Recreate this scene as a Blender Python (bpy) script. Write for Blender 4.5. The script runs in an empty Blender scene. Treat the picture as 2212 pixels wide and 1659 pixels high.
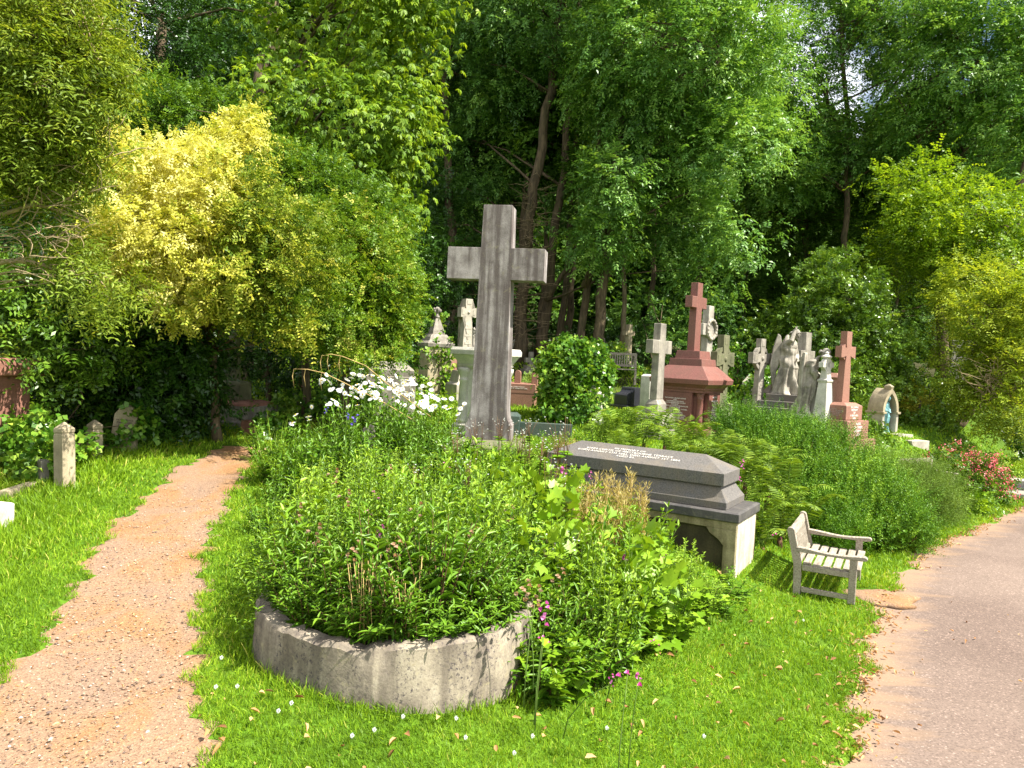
import bpy, math, random
import numpy as np
from mathutils import Vector, Matrix

SC = bpy.context.scene
COL = SC.collection
R = math.radians
RG = np.random.default_rng(11)
random.seed(5)

# ------------------------------------------------------------------ camera model
CAM_Z = 2.1
PITCH, ROLL, F = R(2.1), R(2.8), 1600.0          # focal length in units of a 2212 px wide picture
_r0 = np.array([1., 0, 0]); _u0 = np.array([0, math.sin(PITCH), math.cos(PITCH)])
_f = np.array([0, math.cos(PITCH), -math.sin(PITCH)])
_r = math.cos(ROLL) * _r0 + math.sin(ROLL) * _u0
_u = -math.sin(ROLL) * _r0 + math.cos(ROLL) * _u0
_c = np.array([0, 0, CAM_Z])


def at(px, py, d):
    """World point seen at that place of a 2212 x 1659 picture, d metres ahead."""
    return _c + d * (_f + _r * ((px - 1106) / F) - _u * ((py - 829.5) / F))


# ------------------------------------------------------------------ terrain
def sstep(a, b, x):
    t = np.clip((np.asarray(x, float) - a) / (b - a), 0, 1)
    return t * t * (3 - 2 * t)


_EY = [0, 4.1, 7.45, 10.3, 14.5, 22, 40]
_EX = [1.2, 1.95, 3.75, 5.75, 9.9, 18, 40]


def path_edge(y):
    return np.interp(y, _EY, _EX)


def T(x, y):
    x = np.asarray(x, float); y = np.asarray(y, float)
    rise = np.interp(y, [0, 6, 9, 12, 16, 19, 24, 30, 45, 80, 300], [0, 0, .15, .45, .72, .95, 1.8, 2.5, 3.4, 5, 9])
    low = np.interp(y, [0, 3, 7, 10, 15, 25, 40, 80, 300], [-.1, -.3, -.4, -.38, -.48, -.3, .4, 3, 8])
    w = sstep(-3.4, -.8, x - path_edge(y))
    z = rise * (1 - w) + low * w
    z = z + .33 * np.exp(-(((x + .3) / 1.9) ** 2 + ((y - 10.4) / 1.7) ** 2))
    z = z + .015 * np.sin(x * 1.7 + y * .6) * np.sin(y * 1.3 - x * .4)
    return z


def Tz(x, y):
    return float(T(x, y))


def ground_at(px, py):
    d0 = 1.0
    for i in range(4000):
        d = 2 + i * .02
        p = at(px, py, d)
        if p[2] <= T(p[0], p[1]):
            return p
    return p


def stand(px, d):
    """Ground point d metres ahead in picture column px."""
    py = 900
    for _ in range(12):
        p = at(px, py, d)
        py += (p[2] - Tz(p[0], p[1])) * F / d
    p = at(px, py, d)
    return (float(p[0]), float(p[1]), Tz(p[0], p[1]))


# ------------------------------------------------------------------ mesh helpers
class MB:
    def __init__(s):
        s.v = []; s.f = []; s.smooth = []

    def add(s, v, f, smooth=False):
        o = len(s.v)
        s.v += [tuple(map(float, p)) for p in v]
        s.f += [tuple(i + o for i in q) for q in f]
        s.smooth += [smooth] * len(f)
        return s

    def box(s, c, size, rz=0.0, tilt=None):
        hx, hy, hz = size[0] / 2, size[1] / 2, size[2] / 2
        v = [Vector((x, y, z)) for z in (-hz, hz) for x, y in ((-hx, -hy), (hx, -hy), (hx, hy), (-hx, hy))]
        m = Matrix.Rotation(rz, 4, 'Z')
        if tilt: m = m @ tilt.to_4x4()
        v = [m @ p + Vector(c) for p in v]
        return s.add(v, [(3, 2, 1, 0), (4, 5, 6, 7), (0, 1, 5, 4), (1, 2, 6, 5), (2, 3, 7, 6), (3, 0, 4, 7)])

    def loft(s, secs, c=(0, 0)):
        """Stacked rectangles (z, half x, half y)."""
        v = []; f = []
        for z, hx, hy in secs:
            v += [(c[0] - hx, c[1] - hy, z), (c[0] + hx, c[1] - hy, z), (c[0] + hx, c[1] + hy, z), (c[0] - hx, c[1] + hy, z)]
        n = len(secs)
        for i in range(n - 1):
            for k in range(4):
                f.append((i * 4 + k, i * 4 + (k + 1) % 4, i * 4 + 4 + (k + 1) % 4, i * 4 + 4 + k))
        f.append((3, 2, 1, 0)); o = (n - 1) * 4
        f.append((o, o + 1, o + 2, o + 3))
        return s.add(v, f)

    def prism(s, outline, y0, y1):
        """Outline of (x, z), counter-clockwise seen from -y, extruded along y."""
        n = len(outline)
        v = [(x, y0, z) for x, z in outline] + [(x, y1, z) for x, z in outline]
        f = [tuple(range(n)), tuple(range(2 * n - 1, n - 1, -1))]
        for i in range(n):
            j = (i + 1) % n
            f.append((j, i, i + n, j + n))
        return s.add(v, f)

    def ring_seg(s, c, r0, r1, a0, a1, y0, y1, n=8):
        v = []; f = []
        for i in range(n + 1):
            a = a0 + (a1 - a0) * i / n
            for r, y in ((r0, y0), (r1, y0), (r1, y1), (r0, y1)):
                v.append((c[0] + r * math.cos(a), y, c[1] + r * math.sin(a)))
        for i in range(n):
            for k in range(4):
                f.append((i * 4 + k, i * 4 + (k + 1) % 4, i * 4 + 4 + (k + 1) % 4, i * 4 + 4 + k))
        f += [(3, 2, 1, 0), (n * 4, n * 4 + 1, n * 4 + 2, n * 4 + 3)]
        return s.add(v, f)

    def lathe(s, prof, c=(0, 0, 0), n=20, smooth=True):
        v = []; f = []
        for r, z in prof:
            for k in range(n):
                a = 2 * math.pi * k / n
                v.append((c[0] + r * math.cos(a), c[1] + r * math.sin(a), c[2] + z))
        for i in range(len(prof) - 1):
            for k in range(n):
                f.append((i * n + k, i * n + (k + 1) % n, (i + 1) * n + (k + 1) % n, (i + 1) * n + k))
        f.append(tuple(range(n - 1, -1, -1))); o = (len(prof) - 1) * n
        f.append(tuple(range(o, o + n)))
        return s.add(v, f, smooth)

    def tube(s, pts, rad, n=7, smooth=True):
        pts = [Vector(p) for p in pts]
        if not hasattr(rad, '__len__'): rad = [rad] * len(pts)
        v = []; f = []
        ref = None
        for i, p in enumerate(pts):
            t = (pts[min(i + 1, len(pts) - 1)] - pts[max(i - 1, 0)])
            if t.length < 1e-9: t = Vector((0, 0, 1))
            t.normalize()
            if ref is None:
                ref = Vector((1, 0, 0)) if abs(t.x) < .8 else Vector((0, 1, 0))
            a = (ref - t * ref.dot(t)).normalized(); b = t.cross(a); ref = a
            for k in range(n):
                w = 2 * math.pi * k / n
                v.append(p + (a * math.cos(w) + b * math.sin(w)) * rad[i])
        for i in range(len(pts) - 1):
            for k in range(n):
                f.append((i * n + k, i * n + (k + 1) % n, (i + 1) * n + (k + 1) % n, (i + 1) * n + k))
        f.append(tuple(range(n - 1, -1, -1))); o = (len(pts) - 1) * n
        f.append(tuple(range(o, o + n)))
        return s.add(v, f, smooth)

    def ellip(s, c, r, n=14, m=9, rot=None):
        v = []; f = []
        for i in range(m + 1):
            th = math.pi * i / m
            for k in range(n):
                a = 2 * math.pi * k / n
                p = Vector((r[0] * math.sin(th) * math.cos(a), r[1] * math.sin(th) * math.sin(a), -r[2] * math.cos(th)))
                if rot: p = rot @ p
                v.append(p + Vector(c))
        for i in range(m):
            for k in range(n):
                f.append((i * n + k, i * n + (k + 1) % n, (i + 1) * n + (k + 1) % n, (i + 1) * n + k))
        return s.add(v, f, True)

    def rings(s, rings, smooth=True):
        n = len(rings[0]); v = [p for r in rings for p in r]; f = []
        for i in range(len(rings) - 1):
            for k in range(n):
                f.append((i * n + k, i * n + (k + 1) % n, (i + 1) * n + (k + 1) % n, (i + 1) * n + k))
        f.append(tuple(range(n - 1, -1, -1))); o = (len(rings) - 1) * n
        f.append(tuple(range(o, o + n)))
        return s.add(v, f, smooth)

    def mesh(s, name, mat):
        me = bpy.data.meshes.new(name)
        me.from_pydata(s.v, [], s.f)
        me.polygons.foreach_set('use_smooth', s.smooth)
        if mat: me.materials.append(mat)
        me.update()
        return me


def link(name, me, parent=None, loc=None, rz=0.0):
    o = bpy.data.objects.new(name, me); COL.objects.link(o)
    if parent: o.parent = parent
    if loc is not None: o.location = loc
    o.rotation_euler.z = rz
    return o


def tag(o, label, cat, group=None, kind=None):
    if label: o['label'] = label
    if cat: o['category'] = cat
    if group: o['group'] = group
    if kind: o['kind'] = kind
    return o


def thing(name, label, cat, loc=(0, 0, 0), rz=0.0, group=None, tilt=(0, 0)):
    o = bpy.data.objects.new(name, None); COL.objects.link(o)
    o.empty_display_size = .1
    o.location = loc; o.rotation_euler = (tilt[0], tilt[1], rz)
    return tag(o, label, cat, group)


def part(name, mb, mat, parent=None, bevel=0.0, loc=None, rz=0.0, seg=2):
    o = link(name, mb.mesh(name, mat), parent, loc, rz)
    if bevel:
        m = o.modifiers.new('bevel', 'BEVEL'); m.width = bevel; m.segments = seg
        m.limit_method = 'ANGLE'; m.angle_limit = R(35)
    return o


def copy_tree(o, parent=None):
    c = o.copy(); COL.objects.link(c)
    if parent: c.parent = parent
    for ch in o.children:
        copy_tree(ch, c)
    return c


def structure(o):
    o['kind'] = 'structure'; return o


# ------------------------------------------------------------------ materials
def new_mat(name):
    m = bpy.data.materials.new(name); m.use_nodes = True
    nt = m.node_tree; nt.nodes.clear()
    out = nt.nodes.new('ShaderNodeOutputMaterial')
    return m, nt, out


def N(nt, typ, **kw):
    n = nt.nodes.new(typ)
    for k, v in kw.items():
        if k.startswith('i_'):
            key = k[2:]
            key = int(key) if key.isdigit() else key.replace('_', ' ')
            n.inputs[key].default_value = v
        else:
            setattr(n, k, v)
    return n


def ramp(nt, stops, interp='LINEAR'):
    n = nt.nodes.new('ShaderNodeValToRGB'); cr = n.color_ramp; cr.interpolation = interp
    while len(cr.elements) < len(stops): cr.elements.new(.5)
    for e, (p, c) in zip(cr.elements, stops):
        e.position = p; e.color = (c[0], c[1], c[2], 1) if hasattr(c, '__len__') else (c, c, c, 1)
    return n


def mix(nt, fac, a, b, blend='MIX'):
    n = nt.nodes.new('ShaderNodeMix'); n.data_type = 'RGBA'; n.blend_type = blend
    for sock, val in ((n.inputs[0], fac), (n.inputs[6], a), (n.inputs[7], b)):
        if hasattr(val, 'is_linked'): nt.links.new(val, sock)
        elif hasattr(val, '__len__'): sock.default_value = (val[0], val[1], val[2], 1)
        else: sock.default_value = val
    return n.outputs[2]


def coords(nt, scale=(1, 1, 1), world=False):
    if world:
        g = nt.nodes.new('ShaderNodeNewGeometry'); src = g.outputs['Position']
    else:
        t = nt.nodes.new('ShaderNodeTexCoord'); src = t.outputs['Object']
    m = nt.nodes.new('ShaderNodeMapping'); m.inputs['Scale'].default_value = scale
    nt.links.new(src, m.inputs['Vector'])
    return m.outputs[0]


def noise(nt, vec, scale, detail=5, rough=.6, dist=0.0):
    n = N(nt, 'ShaderNodeTexNoise'); n.inputs['Scale'].default_value = scale
    n.inputs['Detail'].default_value = detail; n.inputs['Roughness'].default_value = rough
    n.inputs['Distortion'].default_value = dist
    nt.links.new(vec, n.inputs['Vector'])
    return n.outputs['Fac']


def finish(nt, out, col, rough=.85, bump_h=None, bump=.3, dist=.01, spec=.25):
    p = nt.nodes.new('ShaderNodeBsdfPrincipled')
    if hasattr(col, 'is_linked'): nt.links.new(col, p.inputs['Base Color'])
    else: p.inputs['Base Color'].default_value = (*col, 1)
    if hasattr(rough, 'is_linked'): nt.links.new(rough, p.inputs['Roughness'])
    else: p.inputs['Roughness'].default_value = rough
    p.inputs['Specular IOR Level'].default_value = spec
    if bump_h is not None:
        b = nt.nodes.new('ShaderNodeBump'); b.inputs['Strength'].default_value = bump; b.inputs['Distance'].default_value = dist
        nt.links.new(bump_h, b.inputs['Height']); nt.links.new(b.outputs[0], p.inputs['Normal'])
    nt.links.new(p.outputs[0], out.inputs[0])
    return p


def stone(name, base, dark, light=None, streak=.6, speck=0.0, speck_col=(.02, .02, .02), lichen=0.0, lichen_col=(.35, .33, .2),
          rough=.88, bump=.35, spec=.2, scale=1.0):
    m, nt, out = new_mat(name)
    v = coords(nt, (1, 1, 1)); vs = coords(nt, (8 * scale, 8 * scale, .5 * scale))
    n1 = noise(nt, v, 3 * scale, 8, .65)
    n2 = noise(nt, vs, 1.0, 5, .62)
    r1 = ramp(nt, [(.3, dark), (.62, base), (.85, light or base)]); nt.links.new(n1, r1.inputs[0])
    rs = ramp(nt, [(.44, 0.0), (.58, 1.0)]); nt.links.new(n2, rs.inputs[0])
    mm = N(nt, 'ShaderNodeMath', operation='MULTIPLY'); nt.links.new(rs.outputs[0], mm.inputs[0]); mm.inputs[1].default_value = streak
    c = mix(nt, mm.outputs[0], r1.outputs[0], dark)
    n3 = noise(nt, v, 60 * scale, 3, .7)
    rf = ramp(nt, [(.3, .72), (.7, 1.15)]); nt.links.new(n3, rf.inputs[0])
    c = mix(nt, .8, c, rf.outputs[0], 'MULTIPLY')
    if speck:
        n4 = noise(nt, v, 42 * scale, 6, .75)
        r4 = ramp(nt, [(.53, 0.0), (.60, 1.0)]); nt.links.new(n4, r4.inputs[0])
        n5 = noise(nt, coords(nt, (6, 6, 1.2)), .8, 4, .65)
        r5 = ramp(nt, [(.40, 0.0), (.55, 1.0)]); nt.links.new(n5, r5.inputs[0])
        mq = N(nt, 'ShaderNodeMath', operation='MULTIPLY'); nt.links.new(r4.outputs[0], mq.inputs[0]); nt.links.new(r5.outputs[0], mq.inputs[1])
        mq2 = N(nt, 'ShaderNodeMath', operation='MULTIPLY'); nt.links.new(mq.outputs[0], mq2.inputs[0]); mq2.inputs[1].default_value = speck
        c = mix(nt, mq2.outputs[0], c, speck_col)
    if lichen:
        n6 = noise(nt, v, 9 * scale, 6, .7, .5)
        r6 = ramp(nt, [(.58, 0.0), (.66, lichen)]); nt.links.new(n6, r6.inputs[0])
        c = mix(nt, r6.outputs[0], c, lichen_col)
    finish(nt, out, c, rough, n3, bump, .008, spec)
    return m


def granite(name, base, fleck, rough=.45, spec=.4, dirt=(.1, .08, .05), dirt_amt=.3):
    m, nt, out = new_mat(name)
    v = coords(nt)
    n1 = noise(nt, v, 90, 2, .6); r1 = ramp(nt, [(.4, fleck), (.6, base)]); nt.links.new(n1, r1.inputs[0])
    n2 = noise(nt, coords(nt, (4, 4, .8)), 1.2, 5, .65); r2 = ramp(nt, [(.45, 0.0), (.75, dirt_amt)]); nt.links.new(n2, r2.inputs[0])
    c = mix(nt, r2.outputs[0], r1.outputs[0], dirt)
    rr = ramp(nt, [(.4, rough), (.8, min(1, rough + .3))]); nt.links.new(n2, rr.inputs[0])
    finish(nt, out, c, rr.outputs[0], n1, .06, .004, spec)
    return m


def leafmat(name, stops, trans=.35, rough=.5, spec=.3, tcol=(1.25, 1.1, .55), gain=(1.35, 1.22, .9)):
    """Colour from the per-leaf value 'tint'."""
    m, nt, out = new_mat(name)
    a = N(nt, 'ShaderNodeAttribute', attribute_name='tint')
    r = ramp(nt, [(q, tuple(min(.9, c * k) for c, k in zip(col, gain))) for q, col in stops]); nt.links.new(a.outputs['Fac'], r.inputs[0])
    p = nt.nodes.new('ShaderNodeBsdfPrincipled')
    nt.links.new(r.outputs[0], p.inputs['Base Color'])
    p.inputs['Roughness'].default_value = rough; p.inputs['Specular IOR Level'].default_value = spec * .75
    t = nt.nodes.new('ShaderNodeBsdfTranslucent')
    tc = mix(nt, 1.0, r.outputs[0], tcol, 'MULTIPLY')
    nt.links.new(tc, t.inputs['Color'])
    ms = nt.nodes.new('ShaderNodeMixShader'); ms.inputs[0].default_value = trans
    nt.links.new(p.outputs[0], ms.inputs[1]); nt.links.new(t.outputs[0], ms.inputs[2])
    nt.links.new(ms.outputs[0], out.inputs[0])
    return m


def plain(name, col, rough=.7, spec=.3, var=.25, scale=12):
    m, nt, out = new_mat(name)
    n1 = noise(nt, coords(nt), scale, 4, .6)
    r = ramp(nt, [(.3, tuple(c * (1 - var) for c in col)), (.7, tuple(c * (1 + var) for c in col))]); nt.links.new(n1, r.inputs[0])
    finish(nt, out, r.outputs[0], rough, n1, .2, .004, spec)
    return m


M = {}
M['cross_grey'] = stone('weathered_grey_stone', (.40, .36, .34), (.10, .08, .072), (.54, .51, .51), streak=.85, lichen=.3, lichen_col=(.30, .27, .16))
M['wall'] = stone('stained_wall_stone', (.36, .305, .225), (.10, .08, .065), (.46, .41, .32), streak=.6, speck=.95, speck_col=(.06, .05, .055), lichen=.4, lichen_col=(.40, .34, .19))
M['grey'] = stone('grey_stone', (.36, .325, .265), (.13, .115, .095), (.46, .42, .35), streak=.45, lichen=.3)
M['pale'] = stone('pale_stone', (.52, .47, .38), (.28, .25, .19), (.62, .57, .48), streak=.35, lichen=.2)
M['buff'] = stone('buff_stone', (.48, .40, .26), (.24, .20, .13), (.56, .48, .33), streak=.4, lichen=.3)
M['white'] = stone('white_marble', (.66, .62, .54), (.36, .34, .28), (.74, .71, .65), streak=.35, rough=.6, spec=.35)
M['marble'] = stone('weathered_marble', (.52, .465, .37), (.13, .115, .095), (.64, .58, .48), streak=.45, rough=.75)
M['dark_marble'] = stone('darkened_marble', (.46, .42, .35), (.16, .145, .12), (.62, .57, .48), streak=.35, rough=.8)
M['mossy'] = stone('mossy_stone', (.20, .19, .11), (.08, .085, .045), (.30, .28, .19), streak=.4, lichen=.5, lichen_col=(.13, .16, .05))
M['red_sand'] = stone('red_sandstone', (.36, .17, .12), (.18, .085, .06), (.44, .22, .16), streak=.4, lichen=.2, lichen_col=(.45, .30, .17))
M['red'] = granite('red_granite', (.27, .115, .09), (.13, .05, .042), .4, .4, dirt_amt=.35)
M['red_brown'] = granite('red_brown_granite', (.34, .175, .125), (.22, .10, .07), .5, .35, dirt_amt=.2)
M['black'] = granite('black_granite', (.035, .037, .045), (.02, .02, .025), .25, .5, dirt_amt=.1)
M['dark_slate'] = granite('dark_grey_granite', (.155, .142, .128), (.085, .078, .072), .65, .3, dirt=(.20, .155, .095), dirt_amt=.5)
M['green_granite'] = granite('green_granite', (.07, .10, .085), (.04, .06, .05), .4, .4)
M['bronze'] = plain('verdigris_bronze', (.16, .34, .36), .6, .4, .4, 8)
M['letter'] = plain('lead_lettering', (.62, .58, .52), .6, .3, .1)
M['letter_dim'] = plain('worn_lettering', (.40, .34, .30), .7, .3, .2)
M['letter_dark'] = plain('dark_lettering', (.035, .03, .025), .7, .3, .1)
M['letter_pale'] = plain('pale_lettering', (.85, .80, .74), .6, .3, .1)
M['soil'] = plain('bed_soil', (.05, .035, .022), .95, .1, .5, 15)


def wood():
    m, nt, out = new_mat('weathered_teak')
    v = coords(nt, (2, 2, 2)); vg = coords(nt, (30, 30, 30))
    n1 = noise(nt, v, 3, 5, .6); n2 = noise(nt, coords(nt, (6, 60, 60)), 1, 4, .6)
    r = ramp(nt, [(.3, (.19, .155, .115)), (.6, (.37, .325, .255)), (.8, (.46, .42, .35))]); nt.links.new(n2, r.inputs[0])
    r1 = ramp(nt, [(.3, .75), (.7, 1.1)]); nt.links.new(n1, r1.inputs[0])
    c = mix(nt, .8, r.outputs[0], r1.outputs[0], 'MULTIPLY')
    finish(nt, out, c, .8, n2, .35, .004, .2)
    return m


M['teak'] = wood()


def bark(name, base, dark, green=.25):
    m, nt, out = new_mat(name)
    n1 = noise(nt, coords(nt, (9, 9, 1.6)), 1.5, 6, .65, .6); n2 = noise(nt, coords(nt), 1.3, 4, .6)
    r = ramp(nt, [(.35, dark), (.65, base)]); nt.links.new(n1, r.inputs[0])
    g = ramp(nt, [(.5, 0.0), (.7, green)]); nt.links.new(n2, g.inputs[0])
    c = mix(nt, g.outputs[0], r.outputs[0], (.07, .09, .03))
    finish(nt, out, c, .95, n1, .7, .03, .1)
    return m


M['bark'] = bark('grey_brown_bark', (.17, .125, .075), (.055, .042, .028))
M['bark_pale'] = bark('pale_bark', (.30, .24, .15), (.12, .095, .055), .1)
M['twig'] = plain('dry_twig', (.32, .24, .14), .9, .1, .3)
M['stem'] = plain('green_stem', (.10, .16, .03), .7, .2, .3)
M['stem_brown'] = plain('brown_stem', (.13, .07, .035), .8, .2, .3)
M['stem_dry'] = plain('dry_straw_stem', (.42, .30, .12), .85, .1, .3)

L = {}
L['ash'] = leafmat('ash_leaf', [(0, (.018, .055, .014)), (.5, (.050, .135, .026)), (1, (.12, .24, .05))], 0.34, .42, .4, gain=(2.5, 2.05, 1.7))
L['chestnut'] = leafmat('chestnut_leaf', [(0, (.030, .070, .008)), (.5, (.085, .17, .016)), (1, (.22, .32, .03))], 0.38, .5, .3, gain=(1.55, 1.45, 0.9))
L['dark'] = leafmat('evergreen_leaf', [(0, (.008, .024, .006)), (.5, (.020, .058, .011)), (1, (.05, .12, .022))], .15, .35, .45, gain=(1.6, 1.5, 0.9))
L['holly'] = leafmat('holly_leaf', [(0, (.026, .060, .010)), (.5, (.080, .150, .020)), (1, (.19, .27, .045))], 0.22, .32, .5, gain=(1.4, 1.45, 0.9))
L['gold'] = leafmat('golden_leaf', [(0, (.09, .165, .012)), (.35, (.27, .34, .03)), (.6, (.62, .60, .08)), (1, (.84, .80, .30))], .38, .5, .3, (1.05, 1.0, .6), (1, 1, 1))
L['privet'] = leafmat('privet_leaf', [(0, (.035, .085, .008)), (.5, (.095, .185, .016)), (.85, (.20, .28, .035)), (1, (.45, .43, .13))], 0.33, .45, .35, gain=(1.3, 1.3, 0.9))
L['olive'] = leafmat('olive_leaf', [(0, (.055, .085, .012)), (.5, (.145, .20, .022)), (1, (.30, .32, .06))], 0.38, .5, .3, gain=(1.2, 1.3, 0.9))
L['beech'] = leafmat('beech_leaf', [(0, (.035, .085, .008)), (.5, (.10, .20, .014)), (1, (.22, .34, .03))], 0.45, .45, .3, gain=(1.7, 1.5, 0.9))
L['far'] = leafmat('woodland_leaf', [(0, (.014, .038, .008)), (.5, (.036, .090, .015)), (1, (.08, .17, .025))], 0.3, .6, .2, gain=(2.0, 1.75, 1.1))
L['yew'] = leafmat('yew_leaf', [(0, (.06, .10, .010)), (.5, (.17, .24, .02)), (1, (.34, .38, .05))], 0.38, .55, .25, gain=(1.25, 1.3, 0.9))
L['yellow'] = leafmat('yellow_leaf', [(0, (.22, .28, .02)), (.5, (.48, .50, .05)), (1, (.72, .70, .14))], .4, .5, .3, gain=(1, 1, 1))
L['perennial'] = leafmat('perennial_leaf', [(0, (.045, .105, .008)), (.5, (.105, .21, .014)), (1, (.24, .36, .035))], 0.24, .42, .4, gain=(1.3, 1.28, 0.75))
L['perennial_deep'] = leafmat('deep_perennial_leaf', [(0, (.028, .080, .008)), (.5, (.070, .16, .014)), (1, (.16, .28, .03))], 0.22, .40, .4, gain=(1.25, 1.25, 0.75))
L['lime'] = leafmat('lime_leaf', [(0, (.09, .17, .014)), (.5, (.19, .31, .03)), (1, (.36, .45, .07))], 0.28, .5, .3, gain=(1.1, 1.15, 0.8))
L['fern'] = leafmat('fern_leaf', [(0, (.075, .12, .008)), (.5, (.16, .225, .018)), (1, (.30, .34, .05))], 0.3, .5, .3, gain=(0.95, 1.15, 0.9))
L['rosemary'] = leafmat('rosemary_leaf', [(0, (.032, .085, .008)), (.5, (.095, .20, .016)), (1, (.24, .36, .04))], 0.22, .5, .3, gain=(1.1, 1.2, 0.8))
L['grey_bush'] = leafmat('grey_green_leaf', [(0, (.07, .10, .02)), (.5, (.15, .20, .045)), (1, (.29, .32, .11))], 0.28, .6, .2, gain=(1.0, 1.25, 0.8))
L['ivy'] = leafmat('ivy_leaf', [(0, (.020, .075, .010)), (.5, (.070, .175, .020)), (1, (.26, .40, .07))], .28, .32, .5, gain=(1.4, 1.3, 0.9))
L['grass'] = leafmat('grass_blade', [(0, (.075, .155, .008)), (.5, (.175, .32, .016)), (.85, (.29, .43, .03)), (1, (.46, .45, .12))], .38, .5, .3, gain=(1.22, 1.16, 0.9))
L['dry'] = leafmat('dry_seedhead', [(0, (.25, .20, .05)), (.5, (.45, .37, .12)), (1, (.60, .50, .22))], .35, .7, .2, gain=(1, 1, 1))
L['litter'] = leafmat('fallen_leaf', [(0, (.16, .07, .03)), (.5, (.42, .22, .09)), (1, (.62, .42, .20))], .15, .7, .2, gain=(1, 1, 1))
L['spent'] = leafmat('spent_flower', [(0, (.28, .16, .09)), (.5, (.46, .30, .19)), (1, (.60, .42, .32))], .3, .6, .2, gain=(1, 1, 1))
L['pink'] = leafmat('pink_petal', [(0, (.50, .05, .28)), (.5, (.68, .12, .44)), (1, (.85, .32, .62))], .3, .5, .2, (1, .8, 1), gain=(1, 1, 1))
L['red_fl'] = leafmat('red_petal', [(0, (.72, .07, .13)), (.5, (.82, .17, .21)), (1, (.86, .42, .40))], .3, .5, .2, (1, .8, .8), gain=(1, 1, 1))
L['white_fl'] = leafmat('white_petal', [(0, (.78, .78, .74)), (1, (.88, .88, .86))], .25, .5, .2, (1, 1, 1), gain=(1, 1, 1))
L['blue_fl'] = leafmat('blue_petal', [(0, (.10, .06, .42)), (1, (.24, .18, .68))], .3, .5, .2, (1, 1, 1), gain=(1, 1, 1))
M['daisy_eye'] = plain('daisy_eye', (.72, .48, .03), .8, .2)


# ------------------------------------------------------------------ foliage meshes
def unit(a):
    return a / np.maximum(np.linalg.norm(a, axis=-1, keepdims=True), 1e-9)


def wnoise(P, freq, seed):
    g = np.random.default_rng(seed)
    o = np.zeros(len(P))
    for i in range(9):
        k = g.normal(size=3) * freq * (1 + .35 * i)
        o += np.sin(P @ k + g.uniform(0, 6.28)) / (1 + .25 * i)
    return o / 3.2


def raw_mesh(name, V, F_loops, sizes, tint, mats, smooth=False, mat_idx=None):
    me = bpy.data.meshes.new(name)
    me.vertices.add(len(V)); me.vertices.foreach_set('co', np.ascontiguousarray(V, np.float32).ravel())
    me.loops.add(len(F_loops)); me.loops.foreach_set('vertex_index', np.ascontiguousarray(F_loops, np.int32))
    me.polygons.add(len(sizes))
    st = np.concatenate([[0], np.cumsum(sizes)[:-1]]).astype(np.int32)
    me.polygons.foreach_set('loop_start', st)
    if mat_idx is not None: me.polygons.foreach_set('material_index', np.ascontiguousarray(mat_idx, np.int32))
    at_ = me.attributes.new('tint', 'FLOAT', 'FACE'); at_.data.foreach_set('value', np.ascontiguousarray(tint, np.float32))
    for m in (mats if isinstance(mats, (list, tuple)) else [mats]): me.materials.append(m)
    me.update(calc_edges=True)
    if smooth: me.polygons.foreach_set('use_smooth', [True] * len(sizes))
    return me


def leaf_geo(P, D, Nn, Ln, Wn, shape='kite', fold=.18, bend=.12):
    """Vertices and faces of leaves: P base, D direction, Nn face normal."""
    n = len(P)
    D = unit(D); S = unit(np.cross(D, Nn)); Nn = np.cross(S, D)
    Ln = np.broadcast_to(np.asarray(Ln, float), (n,))[:, None]; Wn = np.broadcast_to(np.asarray(Wn, float), (n,))[:, None]
    if shape == 'kite':
        mid = P + D * Ln * .45
        up = Nn * Wn * fold
        V = np.stack([P, mid - S * Wn * .5 + up, P + D * Ln - Nn * Ln * bend, mid + S * Wn * .5 + up], 1)
        idx = np.arange(n)[:, None] * 4 + np.array([0, 1, 2, 3])
        return V.reshape(-1, 3), idx.ravel(), np.full(n, 4), np.arange(n)
    if shape == 'hex':
        up = Nn * Wn * fold
        a = P + D * Ln * .30; b = P + D * Ln * .68 - Nn * Ln * bend * .5; tip = P + D * Ln - Nn * Ln * bend * 1.4
        V = np.stack([P, a - S * Wn * .5 + up, b - S * Wn * .36 + up, tip, b + S * Wn * .36 + up, a + S * Wn * .5 + up], 1)
        q = np.array([0, 1, 2, 3, 0, 3, 4, 5])
        idx = np.arange(n)[:, None] * 6 + q
        return V.reshape(-1, 3), idx.ravel(), np.full(2 * n, 4), np.repeat(np.arange(n), 2)
    if shape == 'blade':
        a = P + D * Ln * .5; tip = P + D * Ln * .97 - Nn * Ln * bend * 2
        w = Wn * .5
        V = np.stack([P - S * w, P + S * w, a + S * w * .8, a - S * w * .8, tip], 1)
        q = np.array([0, 1, 2, 3, 3, 2, 4])
        idx = np.arange(n)[:, None] * 5 + q
        return V.reshape(-1, 3), idx.ravel(), np.tile([4, 3], n), np.repeat(np.arange(n), 2)
    if shape == 'lobed':     # palmate five-lobed leaf, fan of triangles about the base
        ang = np.array([-2.0, -1.45, -1.05, -.72, -.42, 0, .42, .72, 1.05, 1.45, 2.0]); rad = np.array([.42, .62, .50, .86, .62, 1.0, .62, .86, .50, .62, .42])
        pts = [P]
        for a_, r_ in zip(ang, rad):
            pts.append(P + (D * math.cos(a_) + S * math.sin(a_) * 1.0) * Ln * r_ + Nn * (abs(math.sin(a_)) * Ln * fold * r_) - Nn * Ln * bend * r_ * r_)
        V = np.stack(pts, 1); k = len(ang)
        q = np.array([i for j in range(k - 1) for i in (0, j + 1, j + 2)])
        idx = np.arange(n)[:, None] * (k + 1) + q
        return V.reshape(-1, 3), idx.ravel(), np.full(n * (k - 1), 3), np.repeat(np.arange(n), k - 1)


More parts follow.
